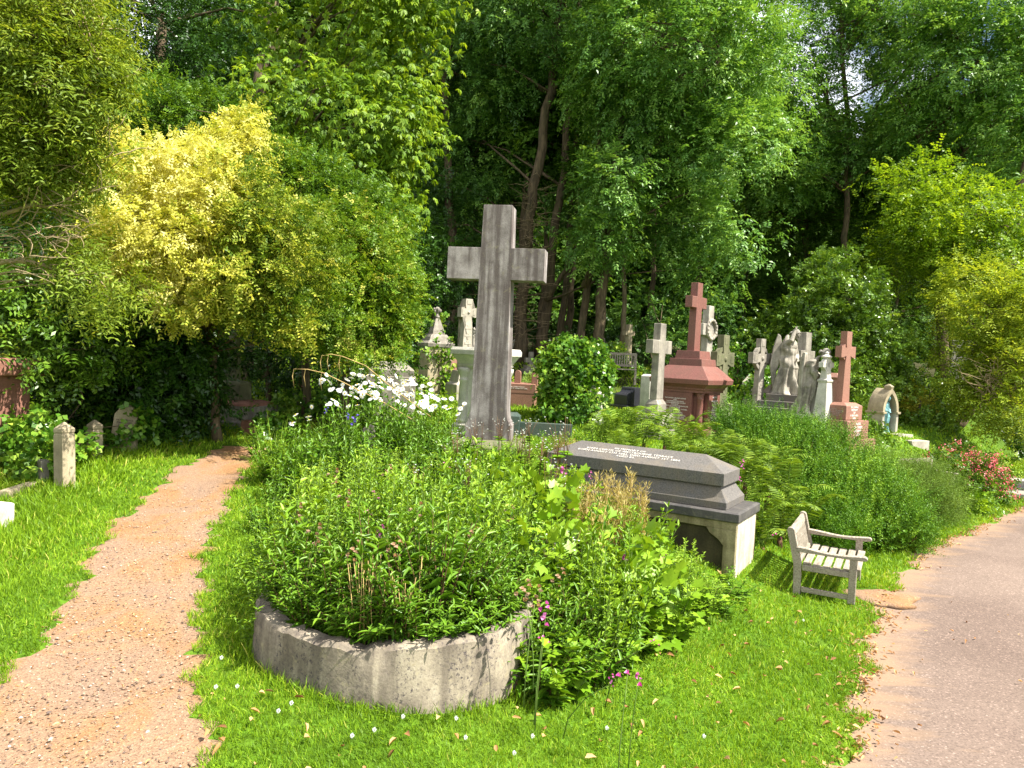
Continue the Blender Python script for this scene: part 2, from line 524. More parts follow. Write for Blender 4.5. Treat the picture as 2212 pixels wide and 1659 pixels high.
class Leaves:
    def __init__(s): s.V = []; s.I = []; s.S = []; s.T = []; s.n = 0; s.mi = []

    def add(s, P, D, Nn, Ln, Wn, tint, shape='kite', fold=.18, bend=.12, mi=0):
        V, I, S, w = leaf_geo(P, D, Nn, Ln, Wn, shape, fold, bend)
        s.V.append(V); s.I.append(I + s.n); s.S.append(S); s.T.append(np.broadcast_to(np.asarray(tint, float), (len(P),))[w]); s.n += len(V)
        s.mi.append(np.full(len(S), mi))

    def mesh(s, name, mats):
        return raw_mesh(name, np.concatenate(s.V), np.concatenate(s.I), np.concatenate(s.S), np.clip(np.concatenate(s.T), 0, 1), mats, mat_idx=np.concatenate(s.mi))


ST = dict(
    ash=dict(m=12, cr=.40, k=9, tw=.36, ll=.135, lw=.052, arr='pinnate', up=-.1, lay=1.3, shape='kite'),
    ash_s=dict(m=11, cr=.40, k=7, tw=.30, ll=.14, lw=.054, arr='pinnate', up=-.1, lay=1.3, shape='kite'),
    chestnut=dict(m=6, cr=.36, k=7, tw=.05, ll=.175, lw=.066, arr='palmate', up=-.55, lay=.9, shape='kite'),
    privet=dict(m=9, cr=.15, k=10, tw=.22, ll=.058, lw=.030, arr='pairs', up=.35, lay=.5, shape='kite'),
    dark=dict(m=6, cr=.22, k=8, tw=.24, ll=.10, lw=.040, arr='pairs', up=.2, lay=.5, shape='kite'),
    holly=dict(m=7, cr=.22, k=9, tw=.22, ll=.085, lw=.045, arr='pairs', up=.3, lay=.45, shape='kite'),
    olive=dict(m=7, cr=.22, k=10, tw=.30, ll=.075, lw=.020, arr='pairs', up=-.05, lay=.6, shape='kite'),
    beech=dict(m=7, cr=.40, k=10, tw=.42, ll=.095, lw=.058, arr='pairs', up=-.05, lay=1.1, shape='kite'),
    far=dict(m=9, cr=.7, k=7, tw=.5, ll=.24, lw=.13, arr='pairs', up=-.1, lay=.8, shape='kite'),
    yew=dict(m=8, cr=.22, k=10, tw=.36, ll=.085, lw=.036, arr='pairs', up=-.1, lay=.8, shape='kite'),
    rosemary=dict(m=4, cr=.10, k=26, tw=.40, ll=.050, lw=.013, arr='spiral', up=2.4, lay=.3, shape='kite'),
    heath=dict(m=6, cr=.10, k=18, tw=.24, ll=.035, lw=.010, arr='spiral', up=.5, lay=.3, shape='kite'),
    ivy=dict(m=6, cr=.14, k=3, tw=.12, ll=.085, lw=.085, arr='pairs', up=-.2, lay=.25, shape='kite'),
    rose=dict(m=6, cr=.16, k=7, tw=.2, ll=.06, lw=.036, arr='pairs', up=.2, lay=.5, shape='kite'),
)


def crown(name, blobs, dens, style, mat, seed, gap=.0, gapf=.9, shell=.38, tint0=.45, tintv=.22, lump=.22, tf=None, extra=None):
    """Crown of small leaf faces. blobs: (centre, (rx, ry, rz)). tf(P) may add a per-clump colour value."""
    g = np.random.default_rng(seed); s = ST[style]
    allC = []; allN = []
    for c, r in blobs:
        r = np.array(r, float); p_ = 1.6
        A = 4 * math.pi * (((r[0] * r[1]) ** p_ + (r[0] * r[2]) ** p_ + (r[1] * r[2]) ** p_) / 3) ** (1 / p_)
        n = max(3, int(dens * A))
        u = unit(g.normal(size=(n, 3)))
        fr = 1 - shell * g.random(n) ** 1.3
        fr *= 1 + lump * wnoise(u * 1.0, 2.6, seed + 3) + .07 * g.normal(size=n)
        allC.append(np.array(c) + u * fr[:, None] * r); allN.append(unit(u / r))
    C = np.concatenate(allC); Nn = np.concatenate(allN)
    if gap > 0:
        keep = wnoise(C, gapf, seed + 7) > (gap - .75) + .12 * g.normal(size=len(C))
        C = C[keep]; Nn = Nn[keep]
    n = len(C); m, k = s['m'], s['k']
    ct = tint0 + tintv * (wnoise(C, 1.1, seed + 9) * .6 + .7 * g.normal(size=n))
    if tf is not None: ct = ct + tf(C)
    up = np.array([0, 0, 1.0])
    ax = unit(Nn + up * s['up'] + .35 * g.normal(size=(n, 3)))
    # twigs
    Ct = np.repeat(C, m, 0) + s['cr'] * g.normal(size=(n * m, 3)) * .55
    A = unit(np.repeat(ax, m, 0) + .55 * g.normal(size=(n * m, 3)))
    No = np.repeat(Nn, m, 0); tt = np.repeat(ct, m) + .07 * g.normal(size=n * m)
    nn = n * m
    U = unit(up * s['lay'] + No * .6 + .28 * g.normal(size=(nn, 3)))
    S = unit(np.cross(A, U)); U = np.cross(S, A)
    tw = s['tw'] * g.uniform(.7, 1.25, nn)
    j = np.arange(k)
    if s['arr'] == 'palmate':
        th = np.linspace(-1.9, 1.9, k)
        base = np.repeat(Ct, k, 0)
        D = (A[:, None] * np.cos(th)[None, :, None] + S[:, None] * np.sin(th)[None, :, None]).reshape(-1, 3)
        D = unit(D - up * .55 + .1 * g.normal(size=D.shape)); lenf = np.tile(1 - .35 * (np.abs(th) / 1.9) ** 1.5, nn)
    elif s['arr'] == 'spiral':
        t = (j + .5) / k
        base = (Ct[:, None] + A[:, None] * (t[None, :, None] * tw[:, None, None])).reshape(-1, 3)
        th = j * 2.4
        D = (A[:, None] * .75 + S[:, None] * np.cos(th)[None, :, None] + U[:, None] * np.sin(th)[None, :, None]).reshape(-1, 3)
        D = unit(D + .12 * g.normal(size=D.shape)); lenf = np.tile(1 - .5 * t ** 3, nn)
        U = None
    else:
        pr = j // 2; npair = (k + 1) // 2
        t = (pr + .6) / npair; sd = np.where(j % 2 == 0, 1.0, -1.0)
        if s['arr'] == 'pinnate' and k % 2 == 1: sd[-1] = 0; t[-1] = 1
        base = (Ct[:, None] + A[:, None] * (t[None, :, None] * tw[:, None, None])).reshape(-1, 3)
        base[:, 2] -= np.repeat(tw, k) * .18 * np.tile(t, nn) ** 2
        D = (A[:, None] * .55 + S[:, None] * (sd * .95)[None, :, None]).reshape(-1, 3)
        D = unit(D + .22 * g.normal(size=D.shape) - up * (.18 if s['arr'] == 'pinnate' else .05)); lenf = np.ones(nn * k)
    tot = nn * k
    if U is None:
        LN = unit(np.cross(D, unit(g.normal(size=(tot, 3)))))
    else:
        LN = unit(np.repeat(U, k, 0) + .28 * g.normal(size=(tot, 3)))
    Ln = s['ll'] * lenf * g.uniform(.7, 1.2, tot); Wn = s['lw'] * lenf * g.uniform(.8, 1.2, tot)
    tint = np.repeat(tt, k) + .10 * g.normal(size=tot)
    lv = Leaves(); lv.add(base, D, LN, Ln, Wn, tint, s['shape'])
    if extra: extra(lv, C, Nn, g)
    return lv.mesh(name, [mat] if not isinstance(mat, list) else mat), C


def limbs(trunk, C, g, n, rad, mb, sides=5):
    """Branches from the trunk polyline to some clump centres."""
    tp = np.array(trunk)
    if len(C) == 0: return
    for i in g.choice(len(C), min(n, len(C)), replace=False):
        c = C[i]
        dz = tp[:, 2] - (c[2] - .5 * np.linalg.norm(c[:2] - tp[:, :2].mean(0)))
        q = tp[np.argmin(np.abs(dz))]
        mid = (q + c) / 2 + np.array([0, 0, .12 * np.linalg.norm(c - q)]) + g.normal(size=3) * .12 * np.linalg.norm(c - q) * .4
        m1 = q * .7 + mid * .3 + g.normal(size=3) * .03; m2 = mid * .5 + c * .5 + g.normal(size=3) * .06
        mb.tube([q, m1, mid, m2, c], [rad, rad * .8, rad * .55, rad * .35, rad * .12], sides)


def px_blob(px, py, d, rx, ry, rd=None):
    s = d / F
    return (at(px, py, d), (rx * s, rd if rd else (rx + ry) * .5 * s, ry * s))


def tree(name, label, cat, root, trunk, radii, blobs, dens, style, mat, seed, barkm='bark', nl=18, lr=.05, group=None, crown_name='crown', **kw):
    """Tree or shrub: Empty at its foot > trunk (with limbs) and crown."""
    g = np.random.default_rng(seed + 100)
    t = thing(name, label, cat, root, 0, group)
    me, C = crown(crown_name, blobs, dens, style, mat, seed, **kw)
    o = link(crown_name, me, t); o.matrix_parent_inverse = Matrix.Translation(-Vector(root))
    if trunk:
        mb = MB()
        for tr, rd in zip(trunk, radii):
            pts = np.array(tr); k = max(6, len(pts) * 4)
            ti = np.linspace(0, len(pts) - 1, k)
            P = np.stack([np.interp(ti, np.arange(len(pts)), pts[:, a]) for a in range(3)], 1)
            P[1:-1] += g.normal(size=(k - 2, 3)) * rd[0] * .22
            rr = np.interp(np.linspace(0, 1, k), [0, .08, 1], [rd[0] * 1.35, rd[0], rd[1]])
            mb.tube(P, list(rr), 10)
        limbs(np.concatenate([np.array(tr) for tr in trunk]), C, g, nl, lr, mb)
        tk = part('trunk', mb, M[barkm], t); tk.matrix_parent_inverse = Matrix.Translation(-Vector(root))
    return t



# ================================================================== light, sky, camera
SUN_AZ, SUN_EL = R(-20), R(55)      # towards the sun: right of the view, a little behind the camera
sun_dir = Vector((math.cos(SUN_AZ) * math.cos(SUN_EL), math.sin(SUN_AZ) * math.cos(SUN_EL), math.sin(SUN_EL)))
sd = bpy.data.lights.new('sun', 'SUN'); sd.energy = 5.0; sd.angle = R(.53); sd.color = (1, .955, .87)
so = link('sun', sd); so.rotation_euler = (-sun_dir).to_track_quat('-Z', 'Y').to_euler(); so.location = (20, -12, 30)

w = bpy.data.worlds.new('World'); SC.world = w; w.use_nodes = True
nt = w.node_tree; bg = nt.nodes['Background']
sky = nt.nodes.new('ShaderNodeTexSky'); sky.sky_type = 'NISHITA'; sky.sun_disc = False
sky.sun_elevation = SUN_EL; sky.sun_rotation = math.atan2(sun_dir.x, sun_dir.y); sky.air_density = 1.0; sky.dust_density = .6
tc = nt.nodes.new('ShaderNodeTexCoord')
nz = N(nt, 'ShaderNodeTexNoise'); nz.inputs['Scale'].default_value = 2.6; nz.inputs['Detail'].default_value = 6; nz.inputs['Roughness'].default_value = .6
nt.links.new(tc.outputs['Generated'], nz.inputs['Vector'])
rc = ramp(nt, [(.46, 0.0), (.58, 1.0)]); nt.links.new(nz.outputs['Fac'], rc.inputs[0])
cl = mix(nt, rc.outputs[0], sky.outputs[0], (20, 20.2, 20.6))
nt.links.new(cl, bg.inputs['Color']); bg.inputs['Strength'].default_value = .05

cd = bpy.data.cameras.new('camera'); cd.sensor_width = 36; cd.lens = 36 * F / 2212; cd.clip_end = 2000
co = link('camera', cd)
co.matrix_world = Matrix(((_r[0], _u[0], -_f[0], 0), (_r[1], _u[1], -_f[1], 0), (_r[2], _u[2], -_f[2], CAM_Z), (0, 0, 0, 1)))
SC.camera = co
SC.render.engine = 'CYCLES'
cy = SC.cycles
cy.max_bounces = 7; cy.diffuse_bounces = 3; cy.glossy_bounces = 2; cy.transmission_bounces = 3; cy.transparent_max_bounces = 4
cy.caustics_reflective = False; cy.caustics_refractive = False; cy.sample_clamp_indirect = 6
cy.use_denoising = True
vs = SC.view_settings
SC.display_settings.display_device = 'sRGB'
vs.view_transform = 'Standard'; vs.look = 'None'; vs.gamma = 1; vs.exposure = 1.42; vs.use_curve_mapping = False

# ================================================================== ground and paths
LP_L = np.array([ground_at(*p)[:2] for p in ((-420, 1900), (-120, 1640), (0, 1480), (130, 1312), (240, 1130), (380, 1012), (452, 978))])
LP_R = np.array([ground_at(*p)[:2] for p in ((480, 2000), (450, 1659), (430, 1400), (440, 1200), (512, 1045), (560, 990), (612, 968))])


def edge_x(poly, y):
    return np.interp(y, poly[:, 1], poly[:, 0])


LP_Y0, LP_Y1 = max(LP_L[0, 1], LP_R[0, 1]), min(LP_L[-1, 1], LP_R[-1, 1])


def jag(x, y, a=.05):
    return a * (np.sin(x * 9 + y * 13) + np.sin(y * 29 - x * 7) * .6 + np.sin(y * 5.3) * .8)


def in_left_path(x, y, grow=0.0):
    return (x > edge_x(LP_L, y) - grow + jag(0 * x, y)) & (x < edge_x(LP_R, y) + grow + jag(0 * x + 3, y)) & (y < LP_Y1 + .6)


def in_right_path(x, y, grow=0.0):
    return x > path_edge(y) - grow + jag(0 * x + 1, y, .07)


WALL_C, WALL_R = np.array([-.76, 5.36]), .99


def in_ring(x, y, grow=0.0):
    return np.hypot(x - WALL_C[0], y - WALL_C[1]) < WALL_R + grow


def axis_coords(a, b, fine0, fine1, step):
    n1 = np.linspace(fine0, fine1, int((fine1 - fine0) / step) + 1)
    lo = fine0 - np.geomspace(step, fine0 - a, 26)[::-1]; hi = fine1 + np.geomspace(step, b - fine1, 30)
    return np.concatenate([lo, n1, hi])


xs = axis_coords(-160, 160, -8, 14, .10); ys = axis_coords(-40, 260, 2.0, 20, .10)
X, Y = np.meshgrid(xs, ys)
Z = T(X, Y)
Z = Z - .05 * (in_left_path(X, Y, -.02) & (Y > -5)) - .05 * (in_right_path(X, Y, -.02) & (Y < 60))
nx, ny = len(xs), len(ys)
ii = (np.arange(ny - 1)[:, None] * nx + np.arange(nx - 1)).ravel()
quads = np.stack([ii, ii + 1, ii + 1 + nx, ii + nx], 1)


def ground_mat():
    m, nt, out = new_mat('turf_ground')
    v = coords(nt, world=True)
    n1 = noise(nt, v, .8, 6, .65); n2 = noise(nt, v, 14, 5, .7)
    r1 = ramp(nt, [(.3, (.055, .115, .010)), (.5, (.085, .175, .012)), (.7, (.13, .21, .022))]); nt.links.new(n1, r1.inputs[0])
    r2 = ramp(nt, [(.35, (.30, .28, .2)), (.6, (1.1, 1.1, 1.0))]); nt.links.new(n2, r2.inputs[0])
    c = mix(nt, .85, r1.outputs[0], r2.outputs[0], 'MULTIPLY')
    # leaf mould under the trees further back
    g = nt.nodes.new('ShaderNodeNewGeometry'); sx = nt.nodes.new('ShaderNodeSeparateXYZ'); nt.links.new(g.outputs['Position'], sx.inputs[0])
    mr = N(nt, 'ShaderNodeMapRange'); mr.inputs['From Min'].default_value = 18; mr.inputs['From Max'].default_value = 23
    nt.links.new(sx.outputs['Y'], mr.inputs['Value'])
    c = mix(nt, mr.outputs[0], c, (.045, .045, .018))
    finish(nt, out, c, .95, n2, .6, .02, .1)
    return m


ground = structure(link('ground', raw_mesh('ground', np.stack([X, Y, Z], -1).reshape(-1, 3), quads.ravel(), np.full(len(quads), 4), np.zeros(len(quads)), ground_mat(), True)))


def strip(name, xl, xr, ya, yb, dy, cols, mat, lift=0.0):
    yy = np.arange(ya, yb + dy, dy); t = np.linspace(0, 1, cols)
    XX = xl(yy)[:, None] * (1 - t) + xr(yy)[:, None] * t; YY = np.repeat(yy[:, None], cols, 1)
    ZZ = T(XX, YY) + lift - .018 + .010 * np.sin(XX * 4.1 + YY * 2.3) * np.sin(YY * 3.1 - XX)
    n = cols; ii = (np.arange(len(yy) - 1)[:, None] * n + np.arange(n - 1)).ravel()
    q = np.stack([ii, ii + 1, ii + 1 + n, ii + n], 1)
    return structure(link(name, raw_mesh(name, np.stack([XX, YY, ZZ], -1).reshape(-1, 3), q.ravel(), np.full(len(q), 4), np.zeros(len(q)), mat, True)))


def gravel_mat():
    m, nt, out = new_mat('sandy_gravel')
    v = coords(nt, world=True)
    n1 = noise(nt, coords(nt, (1.0, .8, 1), True), 1.5, 5, .6, .6)
    r1 = ramp(nt, [(.30, (.25, .17, .12)), (.47, (.275, .178, .115)), (.60, (.285, .165, .085)), (.78, (.27, .135, .052))]); nt.links.new(n1, r1.inputs[0])
    vo = N(nt, 'ShaderNodeTexVoronoi'); vo.inputs['Scale'].default_value = 95; nt.links.new(v, vo.inputs['Vector'])
    sp = nt.nodes.new('ShaderNodeSeparateColor'); nt.links.new(vo.outputs['Color'], sp.inputs[0])
    r2 = ramp(nt, [(0, (.62, .58, .55)), (.35, (.88, .86, .84)), (.75, (1.08, 1.06, 1.03)), (.94, (1.2, 1.18, 1.12)), (1, (1.6, 1.6, 1.5))]); nt.links.new(sp.outputs[0], r2.inputs[0])
    c = mix(nt, .8, r1.outputs[0], r2.outputs[0], 'MULTIPLY')
    n2 = noise(nt, v, 180, 2, .6); r3 = ramp(nt, [(.3, .7), (.7, 1.25)]); nt.links.new(n2, r3.inputs[0])
    c = mix(nt, .7, c, r3.outputs[0], 'MULTIPLY')
    ad = N(nt, 'ShaderNodeMath', operation='ADD'); nt.links.new(vo.outputs['Distance'], ad.inputs[0]); nt.links.new(n2, ad.inputs[1])
    finish(nt, out, c, .95, ad.outputs[0], .5, .008, .1)
    return m


def asphalt_mat():
    m, nt, out = new_mat('worn_asphalt')
    v = coords(nt, world=True)
    n0 = noise(nt, v, .5, 4, .6)
    r0 = ramp(nt, [(.35, (.155, .112, .090)), (.65, (.20, .148, .118))]); nt.links.new(n0, r0.inputs[0])
    vo = N(nt, 'ShaderNodeTexVoronoi'); vo.inputs['Scale'].default_value = 85; nt.links.new(v, vo.inputs['Vector'])
    sp = nt.nodes.new('ShaderNodeSeparateColor'); nt.links.new(vo.outputs['Color'], sp.inputs[0])
    r2 = ramp(nt, [(0, .62), (.3, .85), (.8, 1.05), (.93, 1.15), (.97, 1.7), (1, 2.0)]); nt.links.new(sp.outputs[0], r2.inputs[0])
    c = mix(nt, .85, r0.outputs[0], r2.outputs[0], 'MULTIPLY')
    # sandy drifts along the verge: the attribute is 1 at the edge, 0 towards the middle
    a = N(nt, 'ShaderNodeAttribute', attribute_name='verge')
    n1 = noise(nt, coords(nt, (.5, 1.8, 1), True), 2.2, 6, .7)
    ad = N(nt, 'ShaderNodeMath', operation='MULTIPLY_ADD'); nt.links.new(a.outputs['Fac'], ad.inputs[0]); ad.inputs[1].default_value = .42; nt.links.new(n1, ad.inputs[2])
    r3 = ramp(nt, [(.62, 0.0), (.85, .75)]); nt.links.new(ad.outputs[0], r3.inputs[0])
    c = mix(nt, r3.outputs[0], c, (.29, .19, .118))
    n2 = noise(nt, v, 220, 2, .6); rr = ramp(nt, [(.3, .75), (.7, 1.2)]); nt.links.new(n2, rr.inputs[0])
    c = mix(nt, .7, c, rr.outputs[0], 'MULTIPLY')
    finish(nt, out, c, .9, sp.outputs[0], .35, .004, .15)
    return m


gp = strip('gravel_path', lambda y: edge_x(LP_L, y) - .12, lambda y: edge_x(LP_R, y) + .12, -1.0, LP_Y1 + .6, .08, 30, gravel_mat())
ap = strip('asphalt_path', lambda y: path_edge(y) - .12, lambda y: path_edge(y) + 5.5 + y * .15, -1.0, 40, .1, 60, asphalt_mat())
me = ap.data; va = me.attributes.new('verge', 'FLOAT', 'POINT')
vv = np.empty(len(me.vertices) * 3, np.float32); me.vertices.foreach_get('co', vv); vv = vv.reshape(-1, 3)
va.data.foreach_set('value', np.clip(1 - (vv[:, 0] - path_edge(vv[:, 1])) / (.55 + .03 * vv[:, 1]), 0, 1).astype(np.float32))

# bare earth patch by the bench, where feet rest
bp = ground_at(1905, 1290)
earth = MB(); ring = []
g_ = np.random.default_rng(3)
for rr_ in (0.02, .25, .5, .8, 1.0):
    row = []
    for k in range(40):
        a = 2 * math.pi * k / 40
        q = rr_ * (1 + .12 * math.sin(3 * a) + .10 * math.sin(5 * a + 1) + .05 * math.sin(11 * a))
        x, y = bp[0] + .42 * q * math.cos(a), bp[1] + .30 * q * math.sin(a)
        row.append((x, y, Tz(x, y) + .012 - .03 * max(0, rr_ - .8) * 5))
    ring.append(row)
earth.rings(ring[::-1])
structure(link('bare_earth', earth.mesh('bare_earth', gravel_mat())))


# ------------------------------------------------------------------ pebbles and fallen leaves
def scatter_pebbles():
    g = np.random.default_rng(8); n = 5200
    y = 3.2 + 6.5 * g.random(n) ** 1.5; t = g.random(n)
    x = edge_x(LP_L, y) * (1 - t) + edge_x(LP_R, y) * t
    r = np.exp(g.normal(-5.35, .42, n)).clip(.0025, .014)
    ico = [(1, 0, 0), (0, 1, 0), (-1, 0, 0), (0, -1, 0), (0, 0, .75), (0, 0, -.6), (.62, .62, .3), (-.62, .62, .3), (-.62, -.62, .3), (.62, -.62, .3)]
    fc = [(0, 6, 4), (6, 1, 4), (1, 7, 4), (7, 2, 4), (2, 8, 4), (8, 3, 4), (3, 9, 4), (9, 0, 4), (0, 1, 6), (1, 2, 7), (2, 3, 8), (3, 0, 9)]
    B = np.array(ico)[None] * r[:, None, None] * g.uniform(.7, 1.3, (n, 1, 3)) * (1 + .15 * g.normal(size=(n, 10, 1)))
    V = B + np.stack([x, y, T(x, y) - .012 + r * .25], -1)[:, None]
    I = (np.arange(n)[:, None] * 10 + np.array(fc).ravel()).ravel()
    ti = np.repeat(g.random(n), 12)
    m, nt, out = new_mat('pebble')
    a = N(nt, 'ShaderNodeAttribute', attribute_name='tint')
    rp = ramp(nt, [(0, (.12, .09, .075)), (.3, (.22, .14, .09)), (.6, (.28, .175, .105)), (.85, (.30, .23, .17)), (1, (.42, .37, .30))]); nt.links.new(a.outputs['Fac'], rp.inputs[0])
    finish(nt, out, rp.outputs[0], .85)
    o = link('gravel', raw_mesh('gravel', V.reshape(-1, 3), I, np.full(n * 12, 3), ti, m)); o['kind'] = 'stuff'


scatter_pebbles()


def scatter_litter():
    g = np.random.default_rng(18)
    y1 = g.uniform(3.2, 16, 1500); x1 = path_edge(y1) + jag(0 * y1 + 1, y1, .07) + g.normal(.03, .07, 1500) * (1 + .04 * y1)
    keep = wnoise(np.stack([x1, y1, 0 * y1], 1), 1.8, 4) > -.25
    x1, y1 = x1[keep], y1[keep]
    y2 = 3.2 + 5 * g.random(420) ** 1.4; x2 = g.uniform(-1.6, 3.4, 420)
    ok = (~in_ring(x2, y2, .1)) & (x2 < path_edge(y2) + .1)
    x2, y2 = x2[ok], y2[ok]
    y3 = 3.2 + 6 * g.random(320); t = g.random(320); x3 = edge_x(LP_L, y3) * (1 - t) + edge_x(LP_R, y3) * t + g.normal(0, .15, 320)
    y4 = g.uniform(3.2, 9, 60); x4 = path_edge(y4) + g.uniform(0, 2.5, 60)
    x = np.concatenate([x1, x2, x3, x4]); y = np.concatenate([y1, y2, y3, y4]); n = len(x)
    zz = T(x, y) + .004 + .012 * g.random(n); zz[len(x1):len(x1) + len(x2)] += .036
    P = np.stack([x, y, zz], 1)
    a = g.uniform(0, 6.28, n); D = np.stack([np.cos(a), np.sin(a), .25 * g.normal(size=n)], 1)
    Nn = unit(np.stack([.4 * g.normal(size=n), .4 * g.normal(size=n), np.ones(n)], 1))
    big = np.ones(n); big[len(x1):len(x1) + len(x2)] = 1.35; big[len(x1) + len(x2):len(x1) + len(x2) + 320] = .6
    lv = Leaves(); lv.add(P, D, Nn, g.uniform(.022, .055, n) * big, g.uniform(.012, .026, n) * big, g.random(n), 'hex', .3, .25)
    o = link('fallen_leaves', lv.mesh('fallen_leaves', L['litter'])); o['kind'] = 'stuff'


scatter_litter()


# ------------------------------------------------------------------ grass
def grass():
    g = np.random.default_rng(21); lv = Leaves()
    bands = [(2.9, 4.6, 8200, .052, .0042), (4.6, 6.5, 4600, .055, .0055), (6.5, 9, 2400, .060, .0078), (9, 13, 1100, .065, .012), (13, 19, 420, .08, .02), (19, 26, 120, .10, .03)]
    for y0, y1, den, ln, wd in bands:
        ym = y1; xl, xr = -.74 * ym - .6, .74 * ym + .6
        n = int(den * (y1 - y0) * (xr - xl))
        x = g.uniform(xl, xr, n); y = g.uniform(y0, y1, n)
        ok = ~in_left_path(x, y, -.03) & ~in_right_path(x, y, -.03) & ~in_ring(x, y, .02)
        x, y = x[ok], y[ok]; n = len(x)
        P3 = np.stack([x, y, 0 * x], 1)
        lon = wnoise(P3, .9, 31); pat = wnoise(P3, 2.2, 37); fine = wnoise(P3, 7.0, 41)
        # thin the turf in small bare spots
        ok = (fine > -1.05 + .35 * g.random(n)) & ~((np.hypot((x - bp[0]) / .42, (y - bp[1]) / .30) < .95))
        x, y, lon, pat, fine = x[ok], y[ok], lon[ok], pat[ok], fine[ok]; n = len(x)
        tall = 1 + 1.1 * sstep(-2.2, -4.5, x + 0 * y) * (x < edge_x(LP_L, y)) * sstep(.15, .9, edge_x(LP_L, y) - x)
        dr = np.abs(np.hypot(x - WALL_C[0], y - WALL_C[1]) - WALL_R)
        tall = tall + 1.2 * np.exp(-(dr / .10) ** 2)
        lx, ly = .25 * g.normal(size=n), .25 * g.normal(size=n)
        D = unit(np.stack([lx * 1.6 + .2 * pat, ly * 1.6 + .25 * fine, np.ones(n)], 1))
        a = g.uniform(0, 6.28, n); Nn = np.stack([np.cos(a), np.sin(a), .4 + 0 * a], 1)
        P = np.stack([x, y, T(x, y) - .004], 1)
        lens = ln * g.uniform(.45, 1.4, n) * tall * (1 + .25 * lon)
        fine = fine + .0
        tint = .40 + .22 * pat + .14 * lon + .10 * fine + .20 * g.normal(size=n) + .45 * (g.random(n) < .06)
        lv.add(P, D, Nn, lens, wd * g.uniform(.7, 1.3, n) * (1 + .25 * (tall - 1)), tint, 'blade', 0, .16)
    # clover and small broad weeds among the blades
    n = 26000; y = 3 + 7 * g.random(n) ** 1.3; x = g.uniform(-1, 1, n) * (.74 * y + .5); P3 = np.stack([x, y, 0 * x], 1)
    ok = ~in_left_path(x, y, -.03) & ~in_right_path(x, y, -.03) & ~in_ring(x, y, .02) & (wnoise(P3, 1.7, 61) > .25)
    x, y = x[ok], y[ok]; n = len(x); a = g.uniform(0, 6.28, n)
    lv.add(np.stack([x, y, T(x, y) + .022 + .02 * g.random(n)], 1), np.stack([np.cos(a), np.sin(a), .15 + 0 * a], 1), unit(np.stack([.3 * g.normal(size=n), .3 * g.normal(size=n), 1 + 0 * a], 1)), g.uniform(.014, .026, n), g.uniform(.011, .018, n), .38 + .15 * g.normal(size=n), 'kite', .1, .1)
    o = link('grass', lv.mesh('grass', L['grass'])); o['kind'] = 'stuff'; o['label'] = 'short green grass of the lawn between the two paths'


grass()

# ================================================================== monuments
def zp(px, py, d):
    return float(at(px, py, d)[2])


def text(name, lines, size, mat, parent, loc, rot, spacing=1.0, width=None, lh=1.0, extrude=.0015):
    cu = bpy.data.curves.new(name, 'FONT'); cu.body = '\n'.join(lines); cu.size = size; cu.align_x = 'CENTER'; cu.align_y = 'CENTER'
    cu.extrude = extrude; cu.space_character = spacing; cu.space_line = lh; cu.resolution_u = 2
    tmp = bpy.data.objects.new('tmp', cu); COL.objects.link(tmp)
    me = bpy.data.meshes.new_from_object(tmp.evaluated_get(bpy.context.evaluated_depsgraph_get()))
    bpy.data.objects.remove(tmp); bpy.data.curves.remove(cu)
    me.name = name; me.materials.clear(); me.materials.append(mat)
    o = link(name, me, parent, loc); o.rotation_euler = rot
    if width:
        xs_ = [v.co.x for v in me.vertices]; s_ = width / (max(xs_) - min(xs_)); o.scale = (s_, s_, 1)
    return o


FRONT = (R(90), 0, 0)            # text standing upright on the -y face
LEFT = (R(90), 0, R(-90))        # text on the -x face
A = R(65)                        # these graves face the path on the right


def latin(mb, z0, z1, za0, za1, sb, stp, arm, dep, dep_arm=None):
    """Plain cross: shaft half widths sb..stp, arms between za0 and za1 of half span arm."""
    w = lambda z: sb + (stp - sb) * (z - z0) / (z1 - z0)
    out = [(-sb, z0), (sb, z0), (w(za0), za0), (arm, za0), (arm, za1), (w(za1), za1), (stp, z1), (-stp, z1), (-w(za1), za1), (-arm, za1), (-arm, za0), (-w(za0), za0)]
    return mb.prism(out, -dep / 2, dep / 2)


